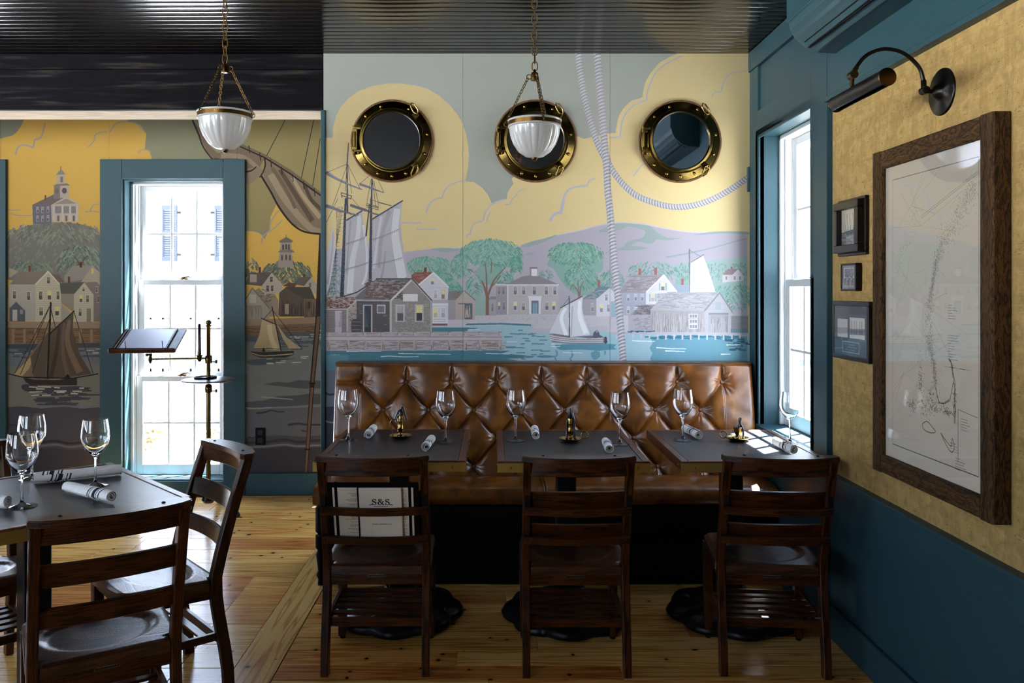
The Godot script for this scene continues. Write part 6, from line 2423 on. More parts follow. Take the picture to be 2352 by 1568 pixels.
func portholes() -> void:
	var p := thing("porthole_mirror", "brass porthole mirror on the left of the harbour mural", "mirror", V(-0.542, 2.246, WALL), 0.0, "three brass porthole mirrors")
	var xf := Transform3D(FACE, Vector3.ZERO)
	var g := Geo.new()
	g.lathe(xf, [Vector2(0.214, 0.0), Vector2(0.215, 0.014), Vector2(0.211, 0.019), Vector2(0.176, 0.022), Vector2(0.174, 0.026), Vector2(0.174, 0.018), Vector2(0.14, 0.018)], 72)
	part("flange", g, M.brass, p)
	g = Geo.new()
	g.lathe(xf, [Vector2(0.174, 0.018), Vector2(0.176, 0.034), Vector2(0.172, 0.041), Vector2(0.165, 0.041), Vector2(0.161, 0.046), Vector2(0.155, 0.046), Vector2(0.152, 0.04), Vector2(0.151, 0.024)], 72)
	part("hinged_ring", g, M.brass, p)
	g = Geo.new()
	g.lathe(xf, [Vector2(0.1515, 0.03), Vector2(0.0, 0.03)], 64)
	part("mirror_glass", g, M.mirror, p)
	for s in 3:
		g = Geo.new()
		var path := []
		for i in 480:
			var a := TAU * i / 480
			var w := a * 46.0 + s * TAU / 3
			var r := 0.2195 + 0.0032 * cos(w)
			path.append(Vector3(r * cos(a), r * sin(a), 0.008 + 0.0032 * sin(w)))
		g.tube(path, 0.0034, 5, true, [], Vector3(0, 0, 1))
		part("rope_strand", g, M.rope, p)
	var bolt := Geo.new()
	bolt.lathe(xf, [Vector2(0.0085, 0), Vector2(0.0085, 0.003), Vector2(0.006, 0.006), Vector2(0.003, 0.0072), Vector2(0, 0.0075)], 14)
	var bm := bolt.mesh()
	for a in [10, 62, 108, 137, 200, 222, 247, 270, 293, 338]:
		part("bolt", bm, M.brass_bright, p, Vector3(cos(deg_to_rad(a)) * 0.193, sin(deg_to_rad(a)) * 0.193, 0.02))
	# hinge on the left
	for q in [[-0.197, 0.052, 0.03, 0.03, 0.02, 0.03], [-0.197, -0.045, 0.03, 0.03, 0.02, 0.03], [-0.183, 0.065, 0.028, 0.04, 0.014, 0.018], [-0.183, -0.056, 0.028, 0.04, 0.014, 0.018], [-0.205, 0.07, 0.026, 0.012, 0.02, 0.022], [-0.205, -0.068, 0.026, 0.012, 0.02, 0.022]]:
		g = Geo.new()
		g.box(at(Vector3(q[0], q[1], q[2])), Vector3(q[3], q[4], q[5]), 0.004)
		part("hinge_knuckle", g, M.brass_bright, p)
	g = Geo.new()
	g.lathe(at(Vector3(-0.199, -0.075, 0.03)), [Vector2(0, 0), Vector2(0.006, 0.002), Vector2(0.006, 0.148), Vector2(0, 0.15)], 14)
	part("hinge_pin", g, M.brass, p)
	# swing bolts with wing loops on the right
	for s in [-1, 1]:
		var a: float = s * deg_to_rad(47)
		var out := Vector3(cos(a), sin(a), 0)
		var tan := Vector3(-sin(a), cos(a), 0)
		g = Geo.new()
		g.box(Transform3D(Basis(out, tan, Vector3(0, 0, 1)), out * 0.178 + Vector3(0, 0, 0.03)), Vector3(0.05, 0.036, 0.022), 0.005)
		g.lathe(Transform3D(FACE, out * 0.195 + Vector3(0, 0, 0.03)), [Vector2(0.012, 0), Vector2(0.012, 0.02), Vector2(0.008, 0.028), Vector2(0, 0.03)], 16)
		part("clamp_lug", g, M.brass, p)
		g = Geo.new()
		var c := out * 0.2 + Vector3(0, 0, 0.058)
		var dirn: Vector3 = (tan * s + out * 0.35).normalized()
		var sd := Vector3(0, 0, 1).cross(dirn)
		g.tube([c - dirn * 0.012, c + sd * 0.014 + dirn * 0.006, c + sd * 0.013 + dirn * 0.04, c + dirn * 0.056, c - sd * 0.009 + dirn * 0.044, c - sd * 0.014 + dirn * 0.006], 0.0042, 8, true, [], Vector3(0, 0, 1))
		g.bar(c - dirn * 0.012 + Vector3(0, 0, -0.03), c - dirn * 0.008, 0.01, 0.01)
		part("wing_nut", g, M.brass_bright, p)
	copy(p, "porthole_mirror", "brass porthole mirror behind the middle hanging lamp", V(0.236, 2.246, WALL))
	copy(p, "porthole_mirror", "brass porthole mirror at right, nearest the teal window wall", V(1.021, 2.244, WALL))


func link_mesh(len: float, wid: float, r: float) -> ArrayMesh:
	var path := []
	var h := (len - wid) / 2
	for i in 7:
		var a := PI * i / 6
		path.append(Vector3(cos(a) * wid / 2, h + sin(a) * wid / 2, 0))
	for i in 7:
		var a := PI + PI * i / 6
		path.append(Vector3(cos(a) * wid / 2, -h + sin(a) * wid / 2, 0))
	var g := Geo.new()
	g.tube(path, r, 6, true, [], Vector3(0, 0, 1))
	return g.mesh()


func chain(o: Node3D, a: Vector3, b: Vector3, lm: ArrayMesh, pitch: float, m: Material) -> void:
	var d := b - a
	var n := maxi(1, roundi(d.length() / pitch))
	var y := d.normalized()
	var x := y.cross(Vector3(0.3, 0.1, 0.9)).normalized()
	var z := x.cross(y)
	for i in n:
		var l := part("chain_link", lm, m, o)
		var w := PI / 2 * (i % 2) + 0.5
		var xx := x * cos(w) + z * sin(w)
		l.transform = Transform3D(Basis(xx, y, xx.cross(y)), a + d * ((i + 0.5) / n))


func make_pendant(label: String, at_: Vector3, angs: Array) -> void:
	# origin at the middle of the rim
	var p := thing("pendant_lamp", label, "lamp", at_, 0.0, "two hanging bowl lamps")
	p.scale = Vector3.ONE * 0.945
	var g := Geo.new()
	var outer := [Vector2(0.012, -0.150), Vector2(0.04, -0.146), Vector2(0.07, -0.125), Vector2(0.092, -0.092), Vector2(0.104, -0.06), Vector2(0.110, -0.03), Vector2(0.1115, -0.019), Vector2(0.117, -0.017), Vector2(0.117, -0.012), Vector2(0.1125, -0.008), Vector2(0.1125, 0.004), Vector2(0.119, 0.009), Vector2(0.1195, 0.013), Vector2(0.117, 0.015), Vector2(0.110, 0.014), Vector2(0.107, -0.02), Vector2(0.099, -0.06), Vector2(0.086, -0.092), Vector2(0.065, -0.121), Vector2(0.036, -0.141), Vector2(0.012, -0.146)]
	g.lathe(at(Vector3.ZERO), outer, 120, 20, 0.035, -0.15, -0.018)
	part("glass_bowl", g, M.opal, p)
	g = Geo.new()
	g.lathe(at(Vector3.ZERO), [Vector2(0.113, -0.011), Vector2(0.1165, -0.010), Vector2(0.1168, 0.006), Vector2(0.113, 0.0075)], 96)
	part("brass_band", g, M.antique, p)
	g = Geo.new()
	g.lathe(at(Vector3(0, -0.165, 0)), [Vector2(0, 0), Vector2(0.007, 0.001), Vector2(0.012, 0.007), Vector2(0.0135, 0.013), Vector2(0.0125, 0.018), Vector2(0.011, 0.02), Vector2(0, 0.022)], 20)
	part("finial", g, M.bronze, p)
	var hub := 0.205
	g = Geo.new()
	g.lathe(at(Vector3(0, hub - 0.018, 0)), [Vector2(0, 0.002), Vector2(0.012, 0.0), Vector2(0.0165, 0.002), Vector2(0.0165, 0.03), Vector2(0.014, 0.036), Vector2(0.006, 0.04), Vector2(0.005, 0.05), Vector2(0, 0.05)], 24)
	part("hub", g, M.antique, p)
	var small := link_mesh(0.0195, 0.0105, 0.0016)
	var ringm := link_mesh(0.021, 0.0205, 0.002)
	for a in angs:
		var w := deg_to_rad(a)
		var dir := Vector3(cos(w), 0, sin(w))
		for q in [dir * 0.124 + Vector3(0, -0.002, 0), dir * 0.025 + Vector3(0, hub, 0)]:
			var e := part("eyelet", ringm, M.antique, p)
			e.transform = Transform3D(Basis(dir, Vector3.UP, dir.cross(Vector3.UP)), q)
		chain(p, dir * 0.03 + Vector3(0, hub - 0.006, 0), dir * 0.126 + Vector3(0, 0.003, 0), small, 0.0148, M.antique)
	var top: float = (CEIL - 0.012 - at_.y) / 0.945
	chain(p, Vector3(0, hub + 0.028, 0), Vector3(0, top - 0.05, 0), link_mesh(0.042, 0.0235, 0.0026), 0.034, M.antique)
	g = Geo.new()
	g.lathe(at(Vector3(0, top - 0.05, 0)), [Vector2(0, -0.004), Vector2(0.008, 0), Vector2(0.02, 0.012), Vector2(0.055, 0.03), Vector2(0.062, 0.045), Vector2(0.062, 0.05), Vector2(0, 0.05)], 40)
	part("canopy", g, M.antique, p)


func pendants() -> void:
	make_pendant("white fluted glass bowl lamp hanging before the black beam", V(-1.1086, 2.163, 3.4), [4, 124, 236])
	make_pendant("white fluted glass bowl lamp hanging before the middle porthole", V(0.177, 2.13, 3.4), [184, 76, -58])


# ---------------------------------------------------------------- on the right wall
func right_wall_things() -> void:
	# picture light; local origin at the back plate, -x into the room
	var l := thing("picture_light", "bronze swan neck picture light above the framed sea chart", "lamp", V(SIDE, 2.063, 2.579))
	var W := Basis(Vector3(0, 1, 0), Vector3(-1, 0, 0), Vector3(0, 0, 1))   # lathe axis into the room
	var g := Geo.new()
	g.lathe(Transform3D(W, Vector3.ZERO), [Vector2(0.074, 0), Vector2(0.074, 0.004), Vector2(0.07, 0.007), Vector2(0.03, 0.009), Vector2(0.027, 0.014), Vector2(0.024, 0.016), Vector2(0.021, 0.024), Vector2(0.014, 0.031), Vector2(0.006, 0.034), Vector2(0, 0.035)], 48)
	part("back_plate", g, M.blackmetal, l)
	g = Geo.new()
	g.bar(Vector3(-0.03, 0.0, 0), Vector3(-0.055, 0.003, 0), 0.014, 0.014, Vector3.UP, 0.004)
	g.lathe(Transform3D(Basis(Vector3.RIGHT, Vector3(0, 0, 1), Vector3(0, -1, 0)), Vector3(-0.058, 0.004, -0.013)), [Vector2(0, 0), Vector2(0.012, 0), Vector2(0.012, 0.026), Vector2(0, 0.026)], 18)
	g.lathe(at(Vector3(-0.06, 0.004, 0)), [Vector2(0.0085, 0), Vector2(0.0085, 0.03), Vector2(0.0065, 0.034)], 16)
	part("lower_knuckle", g, M.blackmetal, l)
	g = Geo.new()
	g.tube(spline([Vector3(-0.06, 0.03, 0), Vector3(-0.075, 0.078, 0), Vector3(-0.125, 0.122, 0), Vector3(-0.185, 0.135, 0), Vector3(-0.24, 0.115, 0), Vector3(-0.272, 0.078, 0)]), 0.0062, 12, false, [], Vector3(0, 0, 1))
	part("swan_neck", g, M.blackmetal, l)
	g = Geo.new()
	g.lathe(Transform3D(Basis(Vector3.RIGHT, Vector3(0, 0, 1), Vector3(0, -1, 0)), Vector3(-0.284, 0.052, -0.014)), [Vector2(0, 0), Vector2(0.013, 0), Vector2(0.013, 0.028), Vector2(0, 0.028)], 18)
	g.bar(Vector3(-0.27, 0.08, 0), Vector3(-0.284, 0.052, 0), 0.014, 0.014, Vector3(0, 0, 1), 0.003)
	g.bar(Vector3(-0.284, 0.052, 0), Vector3(-0.286, 0.015, 0), 0.012, 0.012, Vector3(0, 0, 1), 0.003)
	part("upper_knuckle", g, M.bronze, l)
	# shade: tube open along the bottom
	g = Geo.new()
	var c := Vector3(-0.288, -0.014, 0)
	var sh := []
	for i in 25:
		var a := deg_to_rad(lerpf(-62, 242, i / 24.0))
		sh.append(Vector2(cos(a), sin(a)) * 0.0255)
	for i in 25:
		var a := deg_to_rad(lerpf(242, -62, i / 24.0))
		sh.append(Vector2(cos(a), sin(a)) * 0.0235)
	g.sweep([c + Vector3(0, 0, -0.115), c + Vector3(0, 0, 0.235)], sh, Vector3.UP, true)
	part("shade", g, M.blackmetal, l)
	for z in [-0.116, 0.234]:
		g = Geo.new()
		g.lathe(Transform3D(Basis(Vector3.RIGHT, Vector3(0, 0, 1), Vector3(0, -1, 0)), c + Vector3(0, 0, z)), [Vector2(0, -0.002), Vector2(0.024, -0.002), Vector2(0.0265, 0), Vector2(0.0265, 0.002), Vector2(0.024, 0.004), Vector2(0, 0.004)], 32)
		part("end_cap", g, M.bronze, l)

	# air conditioner painted like the wall
	var ac := thing("air_conditioner", "teal painted wall air conditioner high in the right corner", "air conditioner", V(SIDE - 0.022, 2.40, 2.9))
	g = Geo.new()
	var z0 := -0.43
	var z1 := 0.43
	var XF := Transform3D.IDENTITY
	g.prism(XF, [Vector2(0, 0.0), Vector2(-0.075, 0.004), Vector2(-0.12, 0.022), Vector2(-0.165, 0.06), Vector2(-0.184, 0.094), Vector2(-0.193, 0.13), Vector2(-0.194, 0.28), Vector2(-0.185, 0.3), Vector2(0, 0.3)], z0, z1)
	part("housing", g, M.teal, ac)
	g = Geo.new()
	g.prism(XF, [Vector2(-0.196, 0.125), Vector2(-0.198, 0.128), Vector2(-0.198, 0.278), Vector2(-0.194, 0.284), Vector2(-0.19, 0.28), Vector2(-0.19, 0.13)], z0 - 0.002, z1 + 0.002)
	part("front_panel", g, M.teal, ac)
	g = Geo.new()
	g.prism(XF, [Vector2(-0.188, 0.093), Vector2(-0.183, 0.098), Vector2(-0.122, 0.026), Vector2(-0.128, 0.018)], z0 + 0.03, z1 - 0.03)
	part("flap", g, M.teal, ac)
	g = Geo.new()
	for q in [[-0.1625, 0.064], [-0.14, 0.036]]:
		g.box(Transform3D(Basis(Vector3(0, 0, 1), 0.84), Vector3(q[0], q[1], 0)), Vector3(0.005, 0.005, z1 - z0 - 0.08))
	g.box(Transform3D(Basis(Vector3(0, 0, 1), 0.3), Vector3(-0.112, 0.0185, 0)), Vector3(0.012, 0.005, z1 - z0 - 0.05))
	part("air_slot", g, M.dark, ac)
	g = Geo.new()
	g.prism(XF, [Vector2(-0.098, 0.013), Vector2(-0.106, 0.01), Vector2(-0.09, 0.001), Vector2(-0.086, 0.007)], z0 + 0.04, z1 - 0.04)
	part("lower_louvre", g, M.teal, ac)

	# framed sea chart: local x towards the far wall is -z; frame y .798-1.927, d 2.234-2.943
	var f := thing("framed_chart", "large sea chart behind glass in a rough brown wooden frame", "picture", V(SIDE, 1.3625, 2.5885))
	var hh := 0.5645
	var hw := 0.3545
	var fw := 0.062
	var xc := -0.027
	for s in [-1, 1]:
		g = Geo.new()
		rough_bar(g, Vector3(xc, s * (hh - fw / 2), 0), Vector3(0.05, fw, 2 * hw - 2 * fw - 0.001), 2)
		part("frame_rail", g, M.barn, f)
		g = Geo.new()
		rough_bar(g, Vector3(xc, 0, s * (hw - fw / 2)), Vector3(0.053, 2 * hh, fw), 1)
		part("frame_stile", g, M.barn, f)
	g = Geo.new()
	g.box(at(Vector3(-0.012, 0, 0)), Vector3(0.006, 2 * hh - fw, 2 * hw - fw))
	part("backing", g, M.mount, f)
	var ih := hh - fw + 0.004
	var iw := hw - fw + 0.004
	g = Geo.new()
	g.flat([Vector3(-0.0335, -ih, -iw), Vector3(-0.0335, -ih, iw), Vector3(-0.0335, ih, iw), Vector3(-0.0335, ih, -iw)], Vector3(-1, 0, 0), [Vector2(0, 1), Vector2(1, 1), Vector2(1, 0), Vector2(0, 0)])
	part("chart", g, M.chart, f)
	g = Geo.new()
	g.flat([Vector3(-0.0365, -ih, -iw), Vector3(-0.0365, -ih, iw), Vector3(-0.0365, ih, iw), Vector3(-0.0365, ih, -iw)], Vector3(-1, 0, 0), [Vector2(0, 1), Vector2(1, 1), Vector2(1, 0), Vector2(0, 0)])
	g.flat([Vector3(-0.0395, -ih, -iw), Vector3(-0.0395, -ih, iw), Vector3(-0.0395, ih, iw), Vector3(-0.0395, ih, -iw)], Vector3(-1, 0, 0), [Vector2(0, 1), Vector2(1, 1), Vector2(1, 0), Vector2(0, 0)])
	part("glazing", g, M.pane, f)
	# three small frames
	var fr := [
		["small deep black frame with a ship photograph, topmost of three", 1.685, 3.2, 0.2, 0.22, 0.042, 0.03, 0],
		["tiny black frame with a group photograph, middle of three", 1.489, 3.205, 0.108, 0.136, 0.028, 0.008, 1],
		["black frame with two harbour views and caption, lowest of three", 1.279, 3.207, 0.232, 0.325, 0.02, 0.018, 2]]
	for q in fr:
		var o := thing("framed_photo", q[0], "picture", V(SIDE, q[1], q[2]), 0.0, "small framed photographs on the grasscloth")
		var a: float = q[3] / 2
		var b: float = q[4] / 2
		var t: float = q[5]
		var w: float = q[6]
		for s in [-1, 1]:
			g = Geo.new()
			g.box(at(Vector3(-t / 2, s * (a - w / 2), 0)), Vector3(t, w, 2 * b), 0.003)
			part("frame_bar", g, M.blackmetal, o)
			g = Geo.new()
			g.box(at(Vector3(-t / 2, 0, s * (b - w / 2))), Vector3(t, 2 * a - 2 * w, w), 0.003)
			part("frame_bar", g, M.blackmetal, o)
		if q[7] == 0:
			for s in [-1, 1]:
				g = Geo.new()
				g.box(at(Vector3(-0.009, s * (a + 0.006), 0)), Vector3(0.018, 0.012, 2 * b + 0.024), 0.003)
				g.box(at(Vector3(-0.009, 0, s * (b + 0.006))), Vector3(0.018, 2 * a, 0.012), 0.003)
				part("outer_moulding", g, M.blackmetal, o)
		var dp: float = -t * (0.45 if q[7] == 0 else 0.8)
		var u: float = a - w * 0.8
		var v: float = b - w * 0.8
		g = Geo.new()
		g.flat([Vector3(dp, -u, -v), Vector3(dp, -u, v), Vector3(dp, u, v), Vector3(dp, u, -v)], Vector3(-1, 0, 0), [Vector2(0, 1), Vector2(1, 1), Vector2(1, 0), Vector2(0, 0)])
		part("photograph", g, M.photo[q[7]], o)
		g = Geo.new()
		dp -= 0.002
		g.flat([Vector3(dp, -u, -v), Vector3(dp, -u, v), Vector3(dp, u, v), Vector3(dp, u, -v)], Vector3(-1, 0, 0), [Vector2(0, 1), Vector2(1, 1), Vector2(1, 0), Vector2(0, 0)])
		part("glazing", g, M.pane, o)


func rough_bar(g: Geo, c: Vector3, size: Vector3, axis: int) -> void:
	# worn timber: a bar whose edges wander
	var n := 26
	var path := []
	var dir := Vector3.ZERO
	dir[axis] = 1
	var sc := []
	for i in n:
		var f := float(i) / (n - 1) - 0.5
		path.append(c + dir * size[axis] * f)
		var e := 0.012 if i > 0 and i < n - 1 else 0.006
		sc.append(Vector2(1.0 + rng.randf_range(-e, e) * 0.5, 1.0 + rng.randf_range(-e, e)))
	var up := Vector3.UP if axis == 2 else Vector3(0, 0, 1)
	var h := size.y if axis == 2 else size.z
	g.sweep(path, rect_prof(size.x, h, 0.005), up, false, false, sc, true, Vector2(rng.randf() * 4, rng.randf() * 2))


# ---------------------------------------------------------------- reading stand by the far window
func reading_stand() -> void:
	var s := thing("reading_stand", "brass pole reading stand with tilted desk before the far window", "stand", V(-1.839, 0, 5.31))
	var g := Geo.new()
	g.lathe(at(Vector3.ZERO), [Vector2(0.0145, 0.12), Vector2(0.0145, 0.84), Vector2(0.013, 0.845), Vector2(0.013, 1.2), Vector2(0.018, 1.203), Vector2(0.018, 1.209), Vector2(0.012, 1.212), Vector2(0.018, 1.222), Vector2(0.016, 1.236), Vector2(0.008, 1.243), Vector2(0, 1.244)], 20)
	part("pole", g, M.brass, s)
	for y in [0.795, 0.985]:
		g = Geo.new()
		g.lathe(at(Vector3(0, y, 0)), [Vector2(0.0145, -0.025), Vector2(0.021, -0.022), Vector2(0.023, 0.0), Vector2(0.021, 0.026), Vector2(0.014, 0.03)], 20)
		g.bar(Vector3(0.02, y - 0.012, 0.0), Vector3(0.045, y - 0.012, 0), 0.008, 0.008)
		g.lathe(Transform3D(Basis(Vector3.UP, -Vector3.RIGHT, Vector3(0, 0, 1)), Vector3(0.05, y - 0.012, 0)), [Vector2(0, -0.006), Vector2(0.012, -0.004), Vector2(0.012, 0.004), Vector2(0, 0.006)], 14)
		part("clamp_collar", g, M.brass, s)
	# round shelf
	g = Geo.new()
	g.lathe(at(Vector3(0, 0.845, 0)), [Vector2(0.014, 0), Vector2(0.155, 0), Vector2(0.168, 0.006), Vector2(0.168, 0.013), Vector2(0.15, 0.018), Vector2(0.014, 0.02)], 56)
	part("round_shelf", g, M.oak, s)
	g = Geo.new()
	g.lathe(at(Vector3(-0.02, 0.866, 0)), [Vector2(0.07, 0), Vector2(0.072, 0.008), Vector2(0.066, 0.012), Vector2(0.062, 0.006), Vector2(0.03, 0.004)], 40)
	part("shelf_ring", g, M.dark, s)
	# arm, candle and desk
	g = Geo.new()
	g.tube([Vector3(-0.02, 0.995, 0), Vector3(-0.37, 0.99, 0.02)], 0.0065, 10)
	part("arm", g, M.brass, s)
	g = Geo.new()
	g.lathe(at(Vector3(-0.058, 0.975, 0.003)), [Vector2(0, 0), Vector2(0.008, 0.0), Vector2(0.015, 0.012), Vector2(0.016, 0.03), Vector2(0.02, 0.036), Vector2(0.02, 0.042), Vector2(0.012, 0.045), Vector2(0.012, 0.06), Vector2(0, 0.06)], 18)
	part("candle_socket", g, M.brass, s)
	g = Geo.new()
	g.lathe(at(Vector3(-0.058, 1.03, 0.003)), [Vector2(0, 0), Vector2(0.0115, 0), Vector2(0.009, 0.185), Vector2(0.003, 0.19), Vector2(0, 0.19)], 14)
	part("candle", g, M.wax, s)
	g = Geo.new()
	g.lathe(at(Vector3(-0.368, 0.96, 0.02)), [Vector2(0, 0), Vector2(0.008, 0.01), Vector2(0.013, 0.03), Vector2(0.009, 0.05), Vector2(0.012, 0.06), Vector2(0.009, 0.09), Vector2(0.014, 0.11), Vector2(0, 0.112)], 14)
	g.lathe(Transform3D(Basis(Vector3.UP, -Vector3.RIGHT, Vector3(0, 0, 1)), Vector3(-0.39, 1.02, 0.02)), [Vector2(0, -0.012), Vector2(0.013, -0.006), Vector2(0.013, 0.006), Vector2(0, 0.012)], 14)
	part("desk_joint", g, M.brass, s)
	var tf := Transform3D(Basis(Vector3.UP, 0.1) * Basis(Vector3.RIGHT, 0.42), Vector3(-0.375, 1.11, 0.02))
	g = Geo.new()
	g.box(tf, Vector3(0.40, 0.014, 0.30), 0.004)
	part("desk_board", g, M.oak, s)
	g = Geo.new()
	g.box(tf * at(Vector3(0, 0.012, 0.158)), Vector3(0.41, 0.036, 0.022), 0.009)
	part("desk_ledge", g, M.oak, s)
	g = Geo.new()
	g.box(tf * at(Vector3(-0.012, 0.0085, -0.003)), Vector3(0.285, 0.003, 0.29), 0.001)
	part("page", g, M.page, s)
	for x in [-0.178, -0.162, 0.14]:
		g = Geo.new()
		g.box(tf * at(Vector3(x, 0.012, 0)), Vector3(0.012, 0.012, 0.295), 0.004)
		part("desk_moulding", g, M.oak, s)
	for x in [-0.105, 0.12]:
		g = Geo.new()
		g.tube([tf * Vector3(x + 0.01, 0.014, 0.155), tf * Vector3(x, 0.035, 0.13), tf * Vector3(x - 0.012, 0.045, 0.09)], 0.0025, 6)
		part("page_holder", g, M.blackmetal, s)
	# cast iron tripod foot
	g = Geo.new()
	g.lathe(at(Vector3(0, 0.06, 0)), [Vector2(0, 0), Vector2(0.03, 0), Vector2(0.045, 0.02), Vector2(0.03, 0.05), Vector2(0.024, 0.1), Vector2(0.015, 0.12)], 20)
	part("foot_boss", g, M.iron, s)
	for i in 3:
		var a := TAU * i / 3 + 0.5
		var dr := Vector3(cos(a), 0, sin(a))
		g = Geo.new()
		g.tube(spline([dr * 0.02 + Vector3(0, 0.11, 0), dr * 0.1 + Vector3(0, 0.12, 0), dr * 0.17 + Vector3(0, 0.08, 0), dr * 0.2 + Vector3(0, 0.03, 0), dr * 0.245 + Vector3(0, 0.018, 0)]), 0.017, 8, false, [], Vector3(0.1, 0, 0.3).cross(dr))
		g.lathe(at(dr * 0.245), [Vector2(0, 0), Vector2(0.025, 0), Vector2(0.027, 0.012), Vector2(0.018, 0.028), Vector2(0, 0.034)], 14)
		part("scroll_leg", g, M.iron, s)


# ---------------------------------------------------------------- on the tables
func table_settings() -> void:
	# wine glasses: bowl with a thin wall on a drawn stem
	var w := thing("wine_glass", "clear wine glass at the left back of the left banquette table", "glass", V(-0.647, TOP, 3.685), 0.0, "wine glasses")
	var outer := [[0.0, 0.0], [0.040, 0.0], [0.0425, 0.0012], [0.0425, 0.0024], [0.03, 0.0042], [0.012, 0.0085], [0.0055, 0.018], [0.0040, 0.035], [0.0037, 0.065], [0.0042, 0.092], [0.0065, 0.102], [0.014, 0.1095], [0.026, 0.121], [0.037, 0.137], [0.0435, 0.154], [0.0455, 0.17], [0.0445, 0.19], [0.0415, 0.212], [0.0392, 0.2285], [0.0388, 0.2305], [0.0378, 0.2305], [0.0380, 0.2285], [0.0402, 0.212], [0.0432, 0.19], [0.0442, 0.17], [0.0421, 0.155], [0.0352, 0.139], [0.024, 0.124], [0.012, 0.1145], [0.004, 0.1115], [0.0, 0.111]]
	var pr := []
	for q in outer:
		pr.append(Vector2(q[0], q[1]))
	var g := Geo.new()
	g.lathe(at(Vector3.ZERO), pr, 56)
	part("glass_body", g, M.glass, w)
	for q in [
		["clear wine glass at the right of the left banquette table", -0.206, 3.65],
		["clear wine glass at the left of the middle banquette table", 0.107, 3.685],
		["clear wine glass at the right of the middle banquette table", 0.562, 3.595],
		["clear wine glass at the left of the sunlit window table", 0.862, 3.697],
		["clear wine glass against the bright right hand window", 1.318, 3.62],
		["nearest clear wine glass, at the front left of the cornerwise table", -1.473, 2.565],
		["clear wine glass at the far left of the cornerwise table", -1.653, 2.94],
		["clear wine glass between two napkins on the cornerwise table", -1.376, 2.84]]:
		copy(w, "wine_glass", q[0], V(q[1], TOP, q[2]))

	# rolled napkins: a spiral of cloth
	var rolls := [
		["rolled white napkin beside the glass at the left of the left table", -0.562, 3.715, -0.562, 3.9],
		["rolled white napkin before the right glass of the left table", -0.277, 3.43, -0.266, 3.62],
		["rolled white napkin near the back of the middle table", 0.198, 3.70, 0.203, 3.89],
		["rolled white napkin at the front right of the middle table", 0.486, 3.385, 0.495, 3.57],
		["rolled white napkin behind the candle on the window table", 0.937, 3.71, 0.918, 3.90],
		["rolled white napkin lying in the sun patches of the window table", 1.243, 3.37, 1.232, 3.56],
		["rolled striped napkin nearest us on the cornerwise table", -1.21, 2.605, -1.42, 2.735],
		["long rolled striped napkin at the back corner of the cornerwise table", -1.60, 2.86, -1.36, 3.005],
		["rolled striped napkin cut by the left edge of the picture", -1.505, 2.545, -1.70, 2.60]]
	for i in rolls.size():
		var q: Array = rolls[i]
		var a := V(q[1], TOP + 0.0215, q[2])
		var b := V(q[3], TOP + 0.0215, q[4])
		var o := thing("napkin", q[0], "napkin", a - Vector3(0, 0.0215, 0), 0.0, "rolled napkins")
		var turns := 2.6
		var spiral := []
		var n := 60
		for k in n + 1:
			var f := float(k) / n
			var w2 := f * turns * TAU + i
			spiral.append(Vector2(cos(w2), sin(w2)) * lerpf(0.006, 0.0208, pow(f, 0.8)))
		for k in n + 1:
			var f := 1.0 - float(k) / n
			var w2 := f * turns * TAU + i
			spiral.append(Vector2(cos(w2), sin(w2)) * (lerpf(0.006, 0.0208, pow(f, 0.8)) - 0.0016))
		g = Geo.new()
		var path := []
		var sc := []
		var st := 12
		var r2 := RandomNumberGenerator.new()
		r2.seed = 100 + i
		for k in st + 1:
			var f := float(k) / st
			path.append((b - a) * f + Vector3(0, 0.0215, 0) + Vector3(0, 0.0008 * sin(f * 9 + i), 0))
			sc.append(Vector2(1.0, 1.0) * (1.0 + 0.05 * sin(f * 5.0 + i * 2.0) + r2.randf_range(-0.012, 0.012) - 0.05 * pow(absf(f * 2 - 1), 6)))
		sweep_cloth(g, path, spiral, sc, (b - a).length())
		part("cloth", g, M.napkin, o)

	candles()


func sweep_cloth(g: Geo, path: Array, prof: Array, sc: Array, len: float) -> void:
	g.sweep(path, prof, Vector3.UP, true, false, sc, true)
	# u along the roll in quarter-metres, v round the outer turn
	var perim := 0.0
	for k in prof.size() - 1:
		perim += (prof[k + 1] - prof[k]).length()
	for k in g.t.size():
		var q := g.t[k]
		g.t[k] = Vector2(q.x / 0.26, q.y / 0.26)


